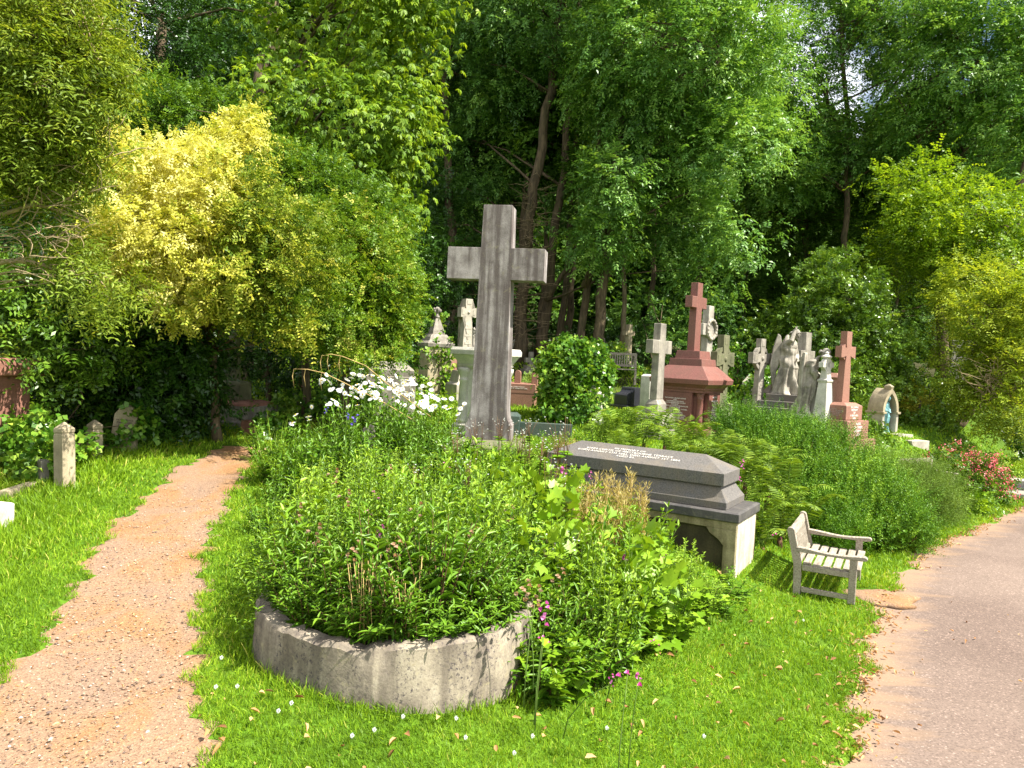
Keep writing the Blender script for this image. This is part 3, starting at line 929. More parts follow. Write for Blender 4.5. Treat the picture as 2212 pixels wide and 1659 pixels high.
def celtic(mb, z0, z1, zc, sb, stp, arm, dep, rr, carve=True):
    ah = stp * 1.25
    w = lambda z: sb + (stp - sb) * (z - z0) / (zc - z0)
    wa = ah * .72; ws = stp * .8; q = rr * .42
    out = [(-sb, z0), (sb, z0), (w(zc - rr * 1.3), zc - rr * 1.3), (stp, zc - rr * 1.05), (ws, zc - q), (q, zc - wa), (rr * .95, zc - ah), (arm, zc - ah), (arm, zc + ah), (rr * .95, zc + ah), (q, zc + wa),
           (ws, zc + q), (stp, zc + rr * 1.0), (stp, z1), (-stp, z1), (-stp, zc + rr * 1.0), (-ws, zc + q), (-q, zc + wa), (-rr * .95, zc + ah), (-arm, zc + ah), (-arm, zc - ah),
           (-rr * .95, zc - ah), (-q, zc - wa), (-ws, zc - q), (-stp, zc - rr * 1.05), (-w(zc - rr * 1.3), zc - rr * 1.3)]
    mb.prism(out, -dep / 2, dep / 2)
    for k in range(4):
        mb.ring_seg((0, zc), rr * .72, rr, k * math.pi / 2 + .12, (k + 1) * math.pi / 2 - .12, -dep * .36, dep * .36, 8)
    if carve:
        mb.ellip((0, -dep / 2, zc), (rr * .2, .03, rr * .2), 10, 6)
        for k in range(5):
            zz = z0 + (zc - rr * 1.4 - z0) * (.25 + .16 * k)
            mb.box((0, -dep / 2, zz), (sb * 1.1, .012, .05)); mb.box((0, -dep / 2, zz + .05), (sb * .4, .016, .04))
        for s_ in (-1, 1):
            mb.box((s_ * arm * .72, -dep / 2, zc), (arm * .3, .014, ah * 1.1))
        mb.box((0, -dep / 2, zc + (z1 - zc) * .75), (stp * 1.1, .014, (z1 - zc) * .3))
    return mb


# ---------------------------------------------------------------- the tall grey cross in the middle
d = 11.0
b = stand(1055, d); zz = lambda py: zp(1070, py, d) - b[2]
t = thing('stone_cross', 'tall plain grey stone cross with dark rain streaks, standing in the flower bed', 'cross', b, R(-9))
mb = MB()
z0, zf, za0, za1, z1 = zz(948), zz(858), zz(608), zz(541), zz(451)
sb, stp, arm = .268, .212, .715
wd = lambda z: sb + (stp - sb) * (z - zf) / (z1 - zf)
fl = [(.335, z0), (.335, z0 + .22), (.31, z0 + .26)]
for k in range(6):
    a = k / 5 * math.pi / 2
    fl.append((sb + .045 * (1 - math.sin(a)) ** 1.5 + .0, z0 + .27 + .30 * (1 - math.cos(a)) ** .8))
right = fl + [(wd(za0), za0), (arm, za0), (arm, za1), (wd(za1), za1), (stp, z1)]
mb.prism(right + [(-x, z) for x, z in reversed(right)], -.17, .17)
part('cross', mb, M['cross_grey'], t, .012)
mb = MB().loft([(-.3, .56, .42), (z0 - .10, .56, .42), (z0 - .04, .52, .38), (z0, .46, .33)])
part('plinth', mb, M['mossy'], t, .012)

# ---------------------------------------------------------------- pale pedestal with columns behind it
d = 14.0
b = stand(1043, d); zz = lambda py: zp(1043, py, d) - b[2]
t = thing('columned_pedestal', 'cream white pedestal tomb with round corner columns and moulded cornice', 'tomb', b, R(-24))
zc0, zc1, zc2, zb = zz(795), zz(752), zz(820), -.2
mb = MB().loft([(zb, .44, .44), (zb + .42, .44, .44), (zb + .46, .40, .40)]); part('base', mb, M['white'], t, .01)
mb = MB().loft([(zb + .44, .30, .30), (zc0 + .02, .30, .30)]); part('pier', mb, M['white'], t, .008)
mb = MB().loft([(zc0, .36, .36), (zc0 + .05, .40, .40), (zc0 + .05, .37, .37), (zc0 + .14, .42, .42), (zc0 + .24, .48, .48), (zc0 + .24, .505, .505), (zc1 - .05, .505, .505), (zc1, .48, .48)])
part('cornice', mb, M['white'], t, .006)
for sx in (-1, 1):
    for sy in (-1, 1):
        h = zc0 - zb - .46
        prof = [(.115, 0), (.12, .05), (.095, .09), (.09, .14), (.088, h * .5), (.08, h - .26), (.09, h - .25), (.09, h - .22), (.08, h - .21), (.082, h - .16), (.12, h - .08), (.125, h - .07), (.125, h)]
        c = MB().lathe(prof, (0, 0, 0), 20); part('column', c, M['white'], t, 0, (sx * .30, sy * .30, zb + .46))

# ---------------------------------------------------------------- celtic cross just left of the tall cross
d = 17.5
b = stand(999, d); zz = lambda py: zp(998, py, d) - b[2]
t = thing('celtic_cross', 'pale carved celtic cross directly left of the tall plain cross', 'cross', b, R(32))
mb = celtic(MB(), zz(800), zz(646), zz(675), .15, .09, .20, .20, .17); part('cross', mb, M['pale'], t, .01)
part('base', MB().loft([(-.2, .34, .30), (zz(830), .34, .30), (zz(825), .27, .23), (zz(800), .22, .19)]), M['pale'], t, .01)

# ---------------------------------------------------------------- spire with carved finial, climbed by ivy
d = 19.5
b = stand(937, d); zz = lambda py: zp(937, py, d) - b[2]
t = thing('spire_monument', 'weathered spire monument with a carved leaf finial, half covered in ivy', 'monument', b, R(28))
part('pedestal', MB().loft([(-.2, .42, .42), (zz(828), .42, .42), (zz(822), .34, .34), (zz(750), .32, .32)]), M['buff'], t, .015)
part('cap', MB().loft([(zz(750), .36, .36), (zz(742), .38, .38), (zz(736), .30, .30), (zz(728), .26, .26), (zz(722), .21, .21)]), M['grey'], t, .01)
part('spire', MB().loft([(zz(722), .17, .17), (zz(715), .16, .16), (zz(688), .055, .055)]), M['grey'], t, .008)
mb = MB(); zf = zz(671)
mb.lathe([(.05, zz(688)), (.075, zz(684)), (.05, zz(681)), (.06, zz(678))], (0, 0, 0), 12)
mb.ellip((0, 0, zf), (.085, .085, .10), 12, 8)
for k in range(7):
    a = k * 2 * math.pi / 7
    mb.ellip((.085 * math.cos(a), .085 * math.sin(a), zf + .03 * math.sin(3 * a)), (.035, .035, .05), 7, 5)
part('finial', mb, M['grey'], t)
IVY_SPIRE = b

# ---------------------------------------------------------------- small distant pieces, left of the middle
b = stand(960, 24); zz = lambda py: zp(960, py, 24) - b[2]
o = part('celtic_cross', celtic(MB(), -.2, zz(693), zz(714), .16, .10, .22, .2, .2, False), M['dark_marble'], None, .01, b, R(20))
tag(o, 'dark weathered celtic cross in shade behind the ivy covered spire', 'cross')

d = 22
b = stand(978, d); zz = lambda py: zp(978, py, d) - b[2]
t = thing('obelisk_base', 'red granite stump of an obelisk showing left of the pale pedestal', 'monument', b, R(15))
part('plinth', MB().loft([(-.2, .46, .46), (zz(828), .46, .46), (zz(824), .40, .40), (zz(805), .40, .40)]), M['red_brown'], t, .01)
part('shaft', MB().loft([(zz(805), .34, .34), (zz(770), .22, .22), (zz(766), .2, .2)]), M['red_brown'], t, .01)

b = stand(1145, 23); zz = lambda py: zp(1145, py, 23) - b[2]
t = thing('stone_cross', 'small grey cross in the shade above the low red granite tomb', 'cross', b, R(24))
part('cross', latin(MB(), 0, zz(760), zz(783), zz(773), .075, .065, .19, .13), M['grey'], t, .008)
part('base', MB().loft([(-.2, .26, .2), (.12, .26, .2), (.14, .18, .14), (.25, .18, .14)]), M['grey'], t, .01)

b = stand(1118, 27)
t = thing('headstone', 'pale worn headstone at the foot of the ivy clad trunks', 'headstone', b, R(10))
part('slab', MB().prism([(-.22, -.1), (.22, -.1), (.22, .5), (.16, .58), (-.16, .58), (-.22, .5)], -.05, .05), M['pale'], t, .01)

# ---------------------------------------------------------------- low red granite tomb with two posts
d = 18.5
b = stand(1124, d); zz = lambda py: zp(1124, py, d) - b[2]
t = thing('granite_tomb', 'low red granite tomb with inscribed front and two round topped end posts', 'tomb', b, R(-8))
part('body', MB().loft([(-.15, .40, .45), (zz(848), .40, .45)]), M['red_brown'], t, .006)
part('cap_stone', MB().loft([(zz(848) + .004, .405, .455), (zz(828), .405, .455), (zz(827), .37, .42)]), M['red_brown'], t, .006)
for x_ in (-.06, .36):
    p_ = MB(); r_ = .075; h_ = zz(800) - zz(828)
    p_.prism([(-r_, 0), (r_, 0)] + [(r_ * math.cos(a * math.pi / 8), h_ - r_ + r_ * math.sin(a * math.pi / 8)) for a in range(9)], -.07, .07)
    part('post', p_, M['red_brown'], t, .008, (x_, -.25, zz(827.5)))
text('inscription', ['IN LOVING MEMORY', 'ALSO OF HIS BELOVED WIFE'], .045, M['letter_pale'], t, (-.02, -.459, zz(836)), FRONT, width=.46)
ch = MB(); pts = []
for i in range(15):
    u_ = i / 14; pts.append((-.42 + .34 * u_, -.25, zz(812) - .10 * math.sin(math.pi * u_)))
ch.tube(pts, .012, 5); part('chain', ch, M['bronze'] if False else M['stem_brown'], t)

# ---------------------------------------------------------------- green granite kerb and its end block
d = 14.2
b = stand(1150, d)
t = thing('grave_kerb', 'dark green polished granite grave kerb with a corner block, right of the tall cross', 'kerb', b, R(-6))
part('kerb_rail', MB().box((.2, 0, .10), (1.1, .16, .34)), M['green_granite'], t, .006)
part('corner_block', MB().loft([(-.1, .17, .17), (.38, .17, .17), (.40, .14, .14), (.44, .10, .10)], (-.42, 0)), M['green_granite'], t, .006)

# ---------------------------------------------------------------- coped slab behind the daisies
d = 15.5
b = stand(842, d); zz = lambda py: zp(842, py, d) - b[2]
t = thing('coped_tomb', 'grey coped tombstone showing above the white daisies', 'tomb', b, R(8))
part('base', MB().loft([(-.2, .50, .38), (zz(812), .50, .38), (zz(811), .46, .33)]), M['grey'], t, .01)
part('coped_top', MB().loft([(zz(811), .46, .33), (zz(798), .46, .33), (zz(781), .26, .05)]), M['grey'], t, .008)

# leaning grey stone in the planting
b = stand(765, 10.4)
o = part('leaning_slab', MB().prism([(-.10, -.1), (.16, -.1), (.20, .42), (.12, .62), (.0, .50)], -.03, .03), M['grey'], None, .01, (b[0], b[1], b[2] + .1), R(-12))
tag(o, 'small leaning grey stone slab half hidden in leaves below the daisies', 'slab'); o.rotation_euler.y = R(14)

# ---------------------------------------------------------------- dark granite headstone and a slatted seat behind
d = 19
b = stand(1362, d); zz = lambda py: zp(1362, py, d) - b[2]
t = thing('headstone', 'black granite headstone with curved shoulders', 'headstone', b, R(40))
hh = zz(836); ww = .40
ol = [(-ww, 0), (ww, 0), (ww, hh * .62), (ww * .93, hh * .66), (ww * .78, hh * .70)]
for k in range(7):
    a = k / 6 * math.pi / 2; ol.append((ww * (.70 - .42 * math.sin(a) * .9), hh * (.72 + .26 * (1 - math.cos(a)))))
ol += [(ww * .16, hh)]
ol = ol + [(-x, z) for x, z in reversed(ol[2:])]
part('stone', MB().prism(ol, -.22, .22), M['black'], t, .012)
part('base', MB().loft([(-.2, .5, .30), (.06, .5, .30)]), M['black'], t, .01)

d = 22
b = stand(1336, d)
t = thing('garden_bench', 'pale slatted wooden seat back seen behind the black headstone', 'bench', b, R(-8))
mb = MB()
for k in range(13): mb.box((-.42 + .07 * k, 0, .72), (.035, .02, .30))
mb.box((0, 0, .89), (.95, .035, .07)); mb.box((0, 0, .55), (.95, .035, .06)); part('backrest', mb, M['teak'], t, .004)
for s_ in (-1, 1): part('leg', MB().box((s_ * .47, 0, .45), (.06, .06, .92)), M['teak'], t, .004)
part('seat', MB().box((0, -.25, .44), (.95, .45, .03)), M['teak'], t, .004)
for s_ in (-1, 1): part('leg', MB().box((s_ * .47, -.46, .22), (.06, .06, .44)), M['teak'], t, .004)

b = stand(1394, 18.5); zz = lambda py: zp(1394, py, 18.5) - b[2]
o = part('headstone', MB().loft([(-.2, .14, .12), (zz(812), .14, .12), (zz(808), .09, .08)]), M['white'], None, .01, b, A)
tag(o, 'small white marble marker tucked left of the grey latin cross', 'headstone')

# ---------------------------------------------------------------- grey latin cross
d = 15.0
b = stand(1413, d); zz = lambda py: zp(1417, py, d) - b[2]
t = thing('stone_cross', 'grey latin cross with rough panels, left of the red granite monument', 'cross', b, R(53))
part('cross', latin(MB(), zz(862), zz(699), zz(764), zz(735), .150, .125, .43, .16), M['grey'], t, .012)
part('foot', MB().loft([(zz(892), .20, .14), (zz(872), .20, .14), (zz(862), .150, .085)]), M['grey'], t, .012)
part('plinth', MB().loft([(-.2, .36, .28), (zz(898), .36, .28), (zz(892) - .002, .33, .25)]), M['grey'], t, .012)

# ---------------------------------------------------------------- red granite monument with cross on top
d = 16.0
b = stand(1488, d); zz = lambda py: zp(1490, py, d) - b[2]
t = thing('granite_monument', 'big red granite monument with corner columns, long inscriptions and a cross on top', 'monument', b, R(52))
zl, zl2, zb0, zb1, ze, ze2, zr, zs1, zs2, zcf, za0, za1, zt = zz(958), zz(934), zz(924), zz(846), zz(828), zz(818), zz(790), zz(775), zz(758), zz(757), zz(666), zz(642), zz(612)
part('base', MB().loft([(-.3, .60, .60), (zl2, .60, .60), (zl2 + .002, .64, .64), (zl2 + .10, .64, .64), (zb0, .54, .54), (zb0 + .03, .52, .52)]), M['red'], t, .008)
part('body', MB().loft([(zb0 + .03, .385, .385), (zb1, .385, .385)]), M['red'], t)
for k, (cx, cy_, sx, sy) in enumerate(((-.445, .10, .115, .70), (.445, .10, .115, .70), (.10, -.445, .56, .115), (.10, .445, .56, .115))):
    part('panel', MB().box((cx, cy_, (zb0 + zb1) / 2 + .015), (sx, sy, zb1 - zb0 - .03)), M['red'], t, .012)
for sx in (-1, 1):
    for sy in (-1, 1):
        if (sx, sy) in ((1, 1), (-1, 1), (1, -1)): continue
        h = zb1 - zb0 - .03
        part('column', MB().lathe([(.10, 0), (.10, .05), (.085, .07), (.06, .13), (.075, .15), (.07, .18), (.065, h * .5), (.06, h - .14), (.075, h - .12), (.06, h - .10), (.09, h - .04), (.095, h)], (0, 0, 0), 18), M['red'], t, 0, (-.36 - .02, -.36 - .02, zb0 + .03))
part('cornice', MB().loft([(zb1, .515, .515), (zb1 + .05, .515, .515), (zb1 + .07, .54, .54), (zb1 + .10, .54, .54), (ze, .62, .62), (ze, .655, .655), (ze2, .67, .67), (zr, .40, .40)]), M['red'], t, .006)
part('step', MB().loft([(zr - .005, .38, .38), (zs1, .36, .36), (zs1, .30, .30), (zs1 + .001, .285, .285), (zs2, .26, .26)]), M['red'], t, .006)
part('cross', latin(MB(), zs2 - .01, zt, za0, za1, .15, .125, .37, .165), M['red'], t, .008)
text('inscription', ['THE DANISH GRAND LODGE', 'AND', '"KRONPRINS FREDERIKS', 'OG KRONPRINSESSE LOUISES', 'STIFTELSE"', 'FOUNDED BY DANISH FREEMASONS', 'EXPRESS THEIR', 'DEEPEST AND WARMEST THANKS', 'FOR THE LATE', 'SIR ALFRED KROYER\'S', 'GREAT BENEVOLENCE', 'TO THE DANISH FREEMASONS', 'AND DESIRE THIS RECORD', 'OF THEIR GRATITUDE TO BE', 'ON HIS MEMORIAL.'], .06, M['letter_pale'], t, (-.5045, .12, (zb0 + zb1) / 2 + .02), LEFT, width=.60, lh=.9)
text('inscription', ['IN MEMORY', '+', 'ALFRED KROYER', 'ESQR.', 'BORN 1831', 'DIED 1893', 'A FRIEND OF', 'THE POOR AND', 'A BENEFACTOR', 'OF DENMARK', 'AND ENGLAND', 'WHERE HE WAS', 'RESPECTED', '-', '"THY WILL BE DONE"'], .055, M['letter_pale'], t, (.10, -.5045, (zb0 + zb1) / 2 + .02), FRONT, width=.40, lh=.95)

# ---------------------------------------------------------------- crosses behind it
d = 19.0
b = stand(1518, d); zz = lambda py: zp(1518, py, d) - b[2]
t = thing('stone_cross', 'tall grey cross with a carved wreath, rising behind the red granite monument', 'cross', b, R(50))
part('cross', latin(MB(), zz(890), zz(661), zz(725), zz(700), .18, .145, .42, .18), M['dark_marble'], t, .015)
wr = MB(); zc = zz(712); pts = [(.24 * math.cos(a * math.pi / 12), -.11, zc + .24 * math.sin(a * math.pi / 12)) for a in range(25)]
wr.tube(pts, .045, 8)
for k in range(16): wr.ellip((.24 * math.cos(k * .393), -.135, zc + .24 * math.sin(k * .393)), (.045, .03, .045), 7, 5)
part('wreath', wr, M['marble'], t)
part('plinth', MB().loft([(-.2, .42, .38), (.45, .42, .38), (.5, .3, .26)]), M['grey'], t, .01)

d = 17.5
b = stand(1553, d); zz = lambda py: zp(1560, py, d) - b[2]
t = thing('celtic_cross', 'stout mossy grey celtic cross with rounded ring, right of the red monument', 'cross', b, R(46))
part('cross', celtic(MB(), zz(905), zz(724), zz(776), .19, .135, .42, .17, .31), M['mossy'], t, .02)
part('base', MB().loft([(-.3, .42, .36), (zz(905), .36, .30)]), M['mossy'], t, .02)

b = stand(1573, 17); zz = lambda py: zp(1573, py, 17) - b[2]
o = part('headstone', MB().prism([(-.24, -.2), (.24, -.2), (.24, zz(900)), (.10, zz(890)), (.08, zz(872)), (-.08, zz(872)), (-.10, zz(890)), (-.24, zz(900))], -.07, .07), M['pale'], None, .01, b, A)
tag(o, 'low pale headstone with stepped shoulders beside the mossy celtic cross', 'headstone')

d = 15.5
b = stand(1632, d); zz = lambda py: zp(1640, py, d) - b[2]
t = thing('celtic_cross', 'slender grey celtic cross with carved panels, left of the angel statues', 'cross', b, R(40))
part('cross', celtic(MB(), zz(905), zz(732), zz(774), .125, .09, .36, .12, .25), M['grey'], t, .012)
part('base', MB().loft([(-.3, .3, .26), (zz(905), .24, .2)]), M['grey'], t, .012)

d = 18.0
b = stand(1727, d); zz = lambda py: zp(1727, py, d) - b[2]
t = thing('stone_cross', 'shaded grey cross standing behind the two angels', 'cross', b, R(42))
part('cross', latin(MB(), 0, zz(718), zz(780), zz(757), .17, .14, .36, .22), M['grey'], t, .01)
part('plinth', MB().loft([(-.3, .36, .3), (.35, .36, .3)]), M['grey'], t, .01)

b = stand(1601, 20); zz = lambda py: zp(1622, py, 20) - b[2]
b = stand(1619, 20)
o = part('urn_pedestal', MB().loft([(-.2, .16, .16), (zz(835), .16, .16), (zz(833), .2, .2), (zz(826), .2, .2), (zz(812), .08, .08)]), M['pale'], None, .01, b, A)
tag(o, 'small pale pedestal with domed cap half hidden behind the slender celtic cross', 'pedestal')


# ---------------------------------------------------------------- angels
def figure(mb, H, bow=.12, raise_arm=False, train=.0, seed=1, skirt=1.0):
    """Draped standing figure facing +x, one continuous surface after remeshing."""
    n = 56
    secs = [(0, -.02 - train * .5, .27 * skirt + train, .22 * skirt), (.05, -.02 - train * .35, .235 * skirt + train * .6, .20 * skirt), (.16, .0 - train * .15, .185 * skirt + train * .25, .175 * skirt),
            (.30, .02, .155, .16), (.42, .03, .145, .155), (.52, .03, .14, .15), (.60, .02, .115, .125), (.68, .025, .125, .14), (.75, .03, .12, .165), (.80, .03 + bow * .15, .09, .165), (.825, .03 + bow * .3, .07, .11), (.845, .03 + bow * .45, .045, .05), (.89, .03 + bow * .9, .042, .045)]
    zs = [s[0] for s in secs]; rings = []
    for i in range(60):
        f_ = i / 59 * .89
        cx = np.interp(f_, zs, [s[1] for s in secs]); rx = np.interp(f_, zs, [s[2] for s in secs]); ry = np.interp(f_, zs, [s[3] for s in secs])
        amp = .12 * float(sstep(.62, .10, f_)) + .06 * float(sstep(.84, .72, f_)); row = []
        for k in range(n):
            a = 2 * math.pi * k / n
            tw = 5.0 * f_
            r_ = 1 + amp * (math.sin(7 * a + tw + seed) + .6 * math.sin(12 * a - 1.6 * tw + 2 * seed) + .5 * math.sin(4 * a + 9 * f_))
            r_ += (.085 * math.sin(30 * f_ + 2.2 * math.sin(a + seed)) if .40 < f_ < .72 else 0)
            row.append((cx * H + rx * H * .86 * r_ * math.cos(a), ry * H * .86 * r_ * math.sin(a), f_ * H))
        rings.append(row)
    mb.rings(rings)
    hx = (.03 + bow * 1.25) * H; hz = .935 * H - bow * .12 * H
    rot = Matrix.Rotation(.35 + bow * 2, 3, 'Y')
    mb.ellip((hx, 0, hz), (.062 * H, .050 * H, .072 * H), 16, 12, rot)
    q = lambda x, y, z: Vector((hx, 0, hz)) + rot @ Vector((x * H, y * H, z * H))
    mb.ellip(q(.050, 0, -.045), (.020 * H, .022 * H, .018 * H), 10, 7)              # chin
    mb.ellip(q(.064, 0, -.006), (.010 * H, .008 * H, .018 * H), 8, 6)              # nose
    mb.ellip(q(.056, 0, -.026), (.008 * H, .014 * H, .006 * H), 8, 6)              # mouth
    for s_ in (-1, 1):
        mb.ellip(q(.050, s_ * .020, .014), (.012 * H, .014 * H, .007 * H), 8, 6)   # brow
        mb.ellip(q(.0, s_ * .050, -.004), (.012 * H, .006 * H, .016 * H), 8, 6)    # ear
    # arms
    sh = .775 * H
    for s_ in (-1, 1):
        S0 = Vector(((.03 + bow * .1) * H, s_ * .090 * H, sh))
        if raise_arm and s_ == -1:
            E = Vector(((.14 + bow * .3) * H, -.13 * H, .83 * H)); W = Vector(((.07 + bow) * H, -.05 * H, .985 * H))
        elif raise_arm:
            E = Vector(((.07) * H, .14 * H, .62 * H)); W = Vector((.15 * H, .06 * H, .55 * H))
        else:
            E = Vector((.08 * H, s_ * .125 * H, .63 * H)); W = Vector((.185 * H, s_ * .02 * H, .57 * H))
        mb.tube([S0 - (E - S0) * .25, S0, (S0 + E) / 2, E, (E + W) / 2, W], [.030 * H, .043 * H, .042 * H, .036 * H, .032 * H, .018 * H], 10)
        dr = (W - E).normalized(); sd_ = dr.cross(Vector((0, 1, 0)) if abs(dr.y) < .8 else Vector((1, 0, 0))).normalized(); up_ = sd_.cross(dr)
        mb.ellip(W + dr * .022 * H, (.020 * H, .020 * H, .024 * H), 8, 6)
        for k in range(4):
            o_ = up_ * (k - 1.5) * .0095 * H; l_ = (.036, .042, .040, .032)[k] * H
            mb.tube([W + dr * .03 * H + o_, W + dr * (.03 * H + l_ * .6) + o_ - sd_ * .004 * H, W + dr * (.03 * H + l_) + o_ - sd_ * .012 * H], [.0055 * H, .005 * H, .004 * H], 6)
        mb.tube([W + dr * .012 * H + up_ * .018 * H, W + dr * .035 * H + up_ * .032 * H], [.006 * H, .004 * H], 6)
    # hanging sleeve
    if not raise_arm:
        mb.tube([Vector((.10 * H, -.12 * H, .66 * H)), Vector((.12 * H, -.10 * H, .58 * H)), Vector((.11 * H, -.09 * H, .50 * H))], [.05 * H, .045 * H, .012 * H], 10)
    return (hx, hz, rot)


def hair(mb, H, hx, hz, rot, veil=False):
    q = lambda x, y, z: Vector((hx, 0, hz)) + rot @ Vector((x * H, y * H, z * H))
    n = 22
    mb.ellip(q(-.014, 0, .014), (.066 * H, .057 * H, .070 * H), 16, 10, rot)
    for k in range(n):
        a = math.pi * (k / (n - 1) - .5)
        mb.tube([q(.045 * math.cos(a * .6), .052 * math.sin(a), .058 * math.cos(a)), q(-.03, .060 * math.sin(a), .050 * math.cos(a)), q(-.07, .052 * math.sin(a), .0 * math.cos(a) - .01), q(-.075, .045 * math.sin(a), -.06)], [.006 * H, .010 * H, .011 * H, .006 * H], 6)
    mb.ellip(q(-.075, 0, -.025), (.030 * H, .035 * H, .035 * H), 10, 7)


def wing(mb, side, H, back, droop, splay=R(50), ws=.8):
    """Folded feathered wing on the y = side half of a figure facing +x."""
    nu, nv = 46, 14; fr = []; bk = []
    us = [0, .12, .25, .45, .7, 1.0]
    lead = [(0, .74), (-.06, .90), (-.115, .93), (-.20, .72), (-.25, .42), (-.17 * droop, .10)]
    trail = [(.01, .70), (-.01, .72), (-.02, .66), (-.07, .46), (-.13, .26), (-.16 * droop, .09)]
    for i in range(nu):
        u = i / (nu - 1)
        lx, lz = [np.interp(u, us, [p[k] for p in lead]) for k in (0, 1)]
        tx, tz = [np.interp(u, us, [p[k] for p in trail]) for k in (0, 1)]
        f1, f2 = [], []
        for j in range(nv):
            v = j / (nv - 1)
            x = lx + (tx - lx) * v; z = lz + (tz - lz) * v
            x = x * ws
            bulge = .045 * math.sin(math.pi * min(1, v * 1.1)) + .014 * abs(math.sin(v * 13 + u * 2)) + (.012 * abs(math.sin(u * 22 + v * 5)) if u < .5 else 0)
            xo = x * math.cos(splay); yo = side * (.05 - x * math.sin(splay))
            bx, by = -math.sin(splay) * bulge, side * -math.cos(splay) * bulge
            f1.append(((xo - back + bx) * H, (yo + by) * H, z * H)); f2.append(((xo - back + .014) * H, (yo + side * .010) * H, z * H))
        fr.append(f1); bk.append(f2)
    rings = [f + b_[::-1] for f, b_ in zip(fr, bk)]
    mb.rings(rings)


def angel(name, label, px, d, py_feet, py_head, rz, mats, splay=R(50), ws=.8, **kw):
    b = stand(px, d); zf = zp(px, py_feet, d); H = (zp(px, py_head, d) - zf) / .985
    t = thing(name, label, 'statue', (b[0], b[1], zf), rz)
    mb = MB(); hd = figure(mb, H, **kw)
    o = part('figure', mb, mats[0], t)
    m = o.modifiers.new('weld', 'REMESH'); m.mode = 'VOXEL'; m.voxel_size = .009; m.use_smooth_shade = True
    hb = MB(); hair(hb, H, *hd); part('hair', hb, mats[1], t)
    for s2 in (-1, 1):
        wb = MB(); wing(wb, s2, H, .05, 1.0, splay, ws); part('wing', wb, mats[0], t)
    return t, H, b


t1, H1, b1 = angel('angel_statue', 'winged angel statue with one arm raised to its bowed head, on dark steps', 1689, 15.5, 851, 714, R(-58), (M['marble'], M['dark_marble']), splay=R(58), ws=.72, bow=.09, raise_arm=True, train=.06, seed=1)
zf = zp(1689, 851, 15.5)
t = thing('stepped_plinth', 'dark grey stepped plinth carrying the taller angel', 'plinth', (b1[0], b1[1], b1[2]), R(-28))
part('upper_step', MB().box((0, 0, zf - b1[2] - .07), (.66, .60, .139)), M['dark_slate'], t, .01)
part('middle_step', MB().box((0, 0, zf - b1[2] - .205), (.92, .86, .129)), M['dark_slate'], t, .01)
part('lower_step', MB().box((0, 0, zf - b1[2] - .285 - .11), (1.25, 1.15, .249)), M['dark_slate'], t, .01)
part('base', MB().box((0, 0, (zf - b1[2] - .522 - .2) / 2), (1.05, 1.0, zf - b1[2] - .522 + .2)), M['dark_slate'], t, .01)
t2, H2, b2 = angel('angel_statue', 'smaller winged angel with head bowed and hands folded, lower right of the other', 1736, 14.3, 893, 753, R(-30), (M['marble'], M['dark_marble']), splay=R(75), ws=.34, bow=.16, raise_arm=False, train=.01, seed=4, skirt=.82)
zf2 = zp(1736, 893, 14.3)
o = part('plinth', MB().loft([(-.3, .30, .30), (zf2 - b2[2] - .04, .30, .30), (zf2 - b2[2], .27, .27)]), M['pale'], None, .01, b2, R(-18))
tag(o, 'low pale plinth under the smaller bowed angel, half hidden by rosemary', 'plinth')

# ---------------------------------------------------------------- slender white post-like cross
d = 14.0
b = stand(1773, d); zz = lambda py: zp(1778, py, d) - b[2]
t = thing('marble_cross', 'slender white marble cross with lantern shaped head, between bowed angel and red cross', 'cross', b, R(34))
part('shaft', MB().loft([(-.3, .17, .17), (zz(905), .14, .14), (zz(826), .09, .09), (zz(824), .105, .105), (zz(820), .105, .105), (zz(818), .075, .075), (zz(800), .065, .065)]), M['white'], t, .008)
mb = MB(); zc = zz(788)
mb.loft([(zz(800), .05, .05), (zz(770), .05, .05)])
mb.box((0, 0, zc), (.34, .10, .10)); mb.ring_seg((0, zc), .085, .13, 0, math.pi * 2, -.045, .045, 20)
mb.lathe([(.04, zz(776)), (.09, zz(772)), (.10, zz(770)), (.06, zz(767)), (.03, zz(764)), (.04, zz(762)), (.01, zz(759))], (0, 0, 0), 14)
part('head', mb, M['white'], t, .006)

# ---------------------------------------------------------------- red celtic cross on stepped base
d = 14.0
b = stand(1812, d); zz = lambda py: zp(1812, py, d) - b[2]
t = thing('celtic_cross', 'red brown granite celtic cross on three inscribed steps', 'cross', b, R(35))
part('cross', celtic(MB(), zz(868), zz(716), zz(760), .12, .085, .235, .13, .175, False), M['red_brown'], t, .01)
part('die', MB().loft([(zz(904), .27, .25), (zz(874), .27, .25), (zz(868), .19, .16)]), M['red_brown'], t, .008)
part('step', MB().loft([(zz(942), .36, .34), (zz(905), .36, .34)]), M['red_brown'], t, .008)
part('step', MB().loft([(zz(975), .46, .44), (zz(943), .46, .44)]), M['red_brown'], t, .008)
part('step', MB().loft([(-.3, .58, .56), (zz(977), .58, .56)]), M['red_brown'], t, .008)
text('inscription', ['ALSO OF', 'HUSBAND OF THE ABOVE', 'WHO DIED IN LONDON', 'IN HIS 70TH YEAR', 'REST IN PEACE'], .05, M['letter_dim'], t, (-.2725, 0, zz(889)), LEFT, width=.36)
text('inscription', ['IN LOVING', 'MEMORY', 'OF', 'A BELOVED', 'WIFE'], .045, M['letter_pale'], t, (0, -.2525, zz(889)), FRONT, width=.26)
text('inscription', ['ALSO', 'OF THEIR', 'INFANT', 'SON'], .05, M['letter_pale'], t, (0, -.3425, zz(923)), FRONT, width=.28)
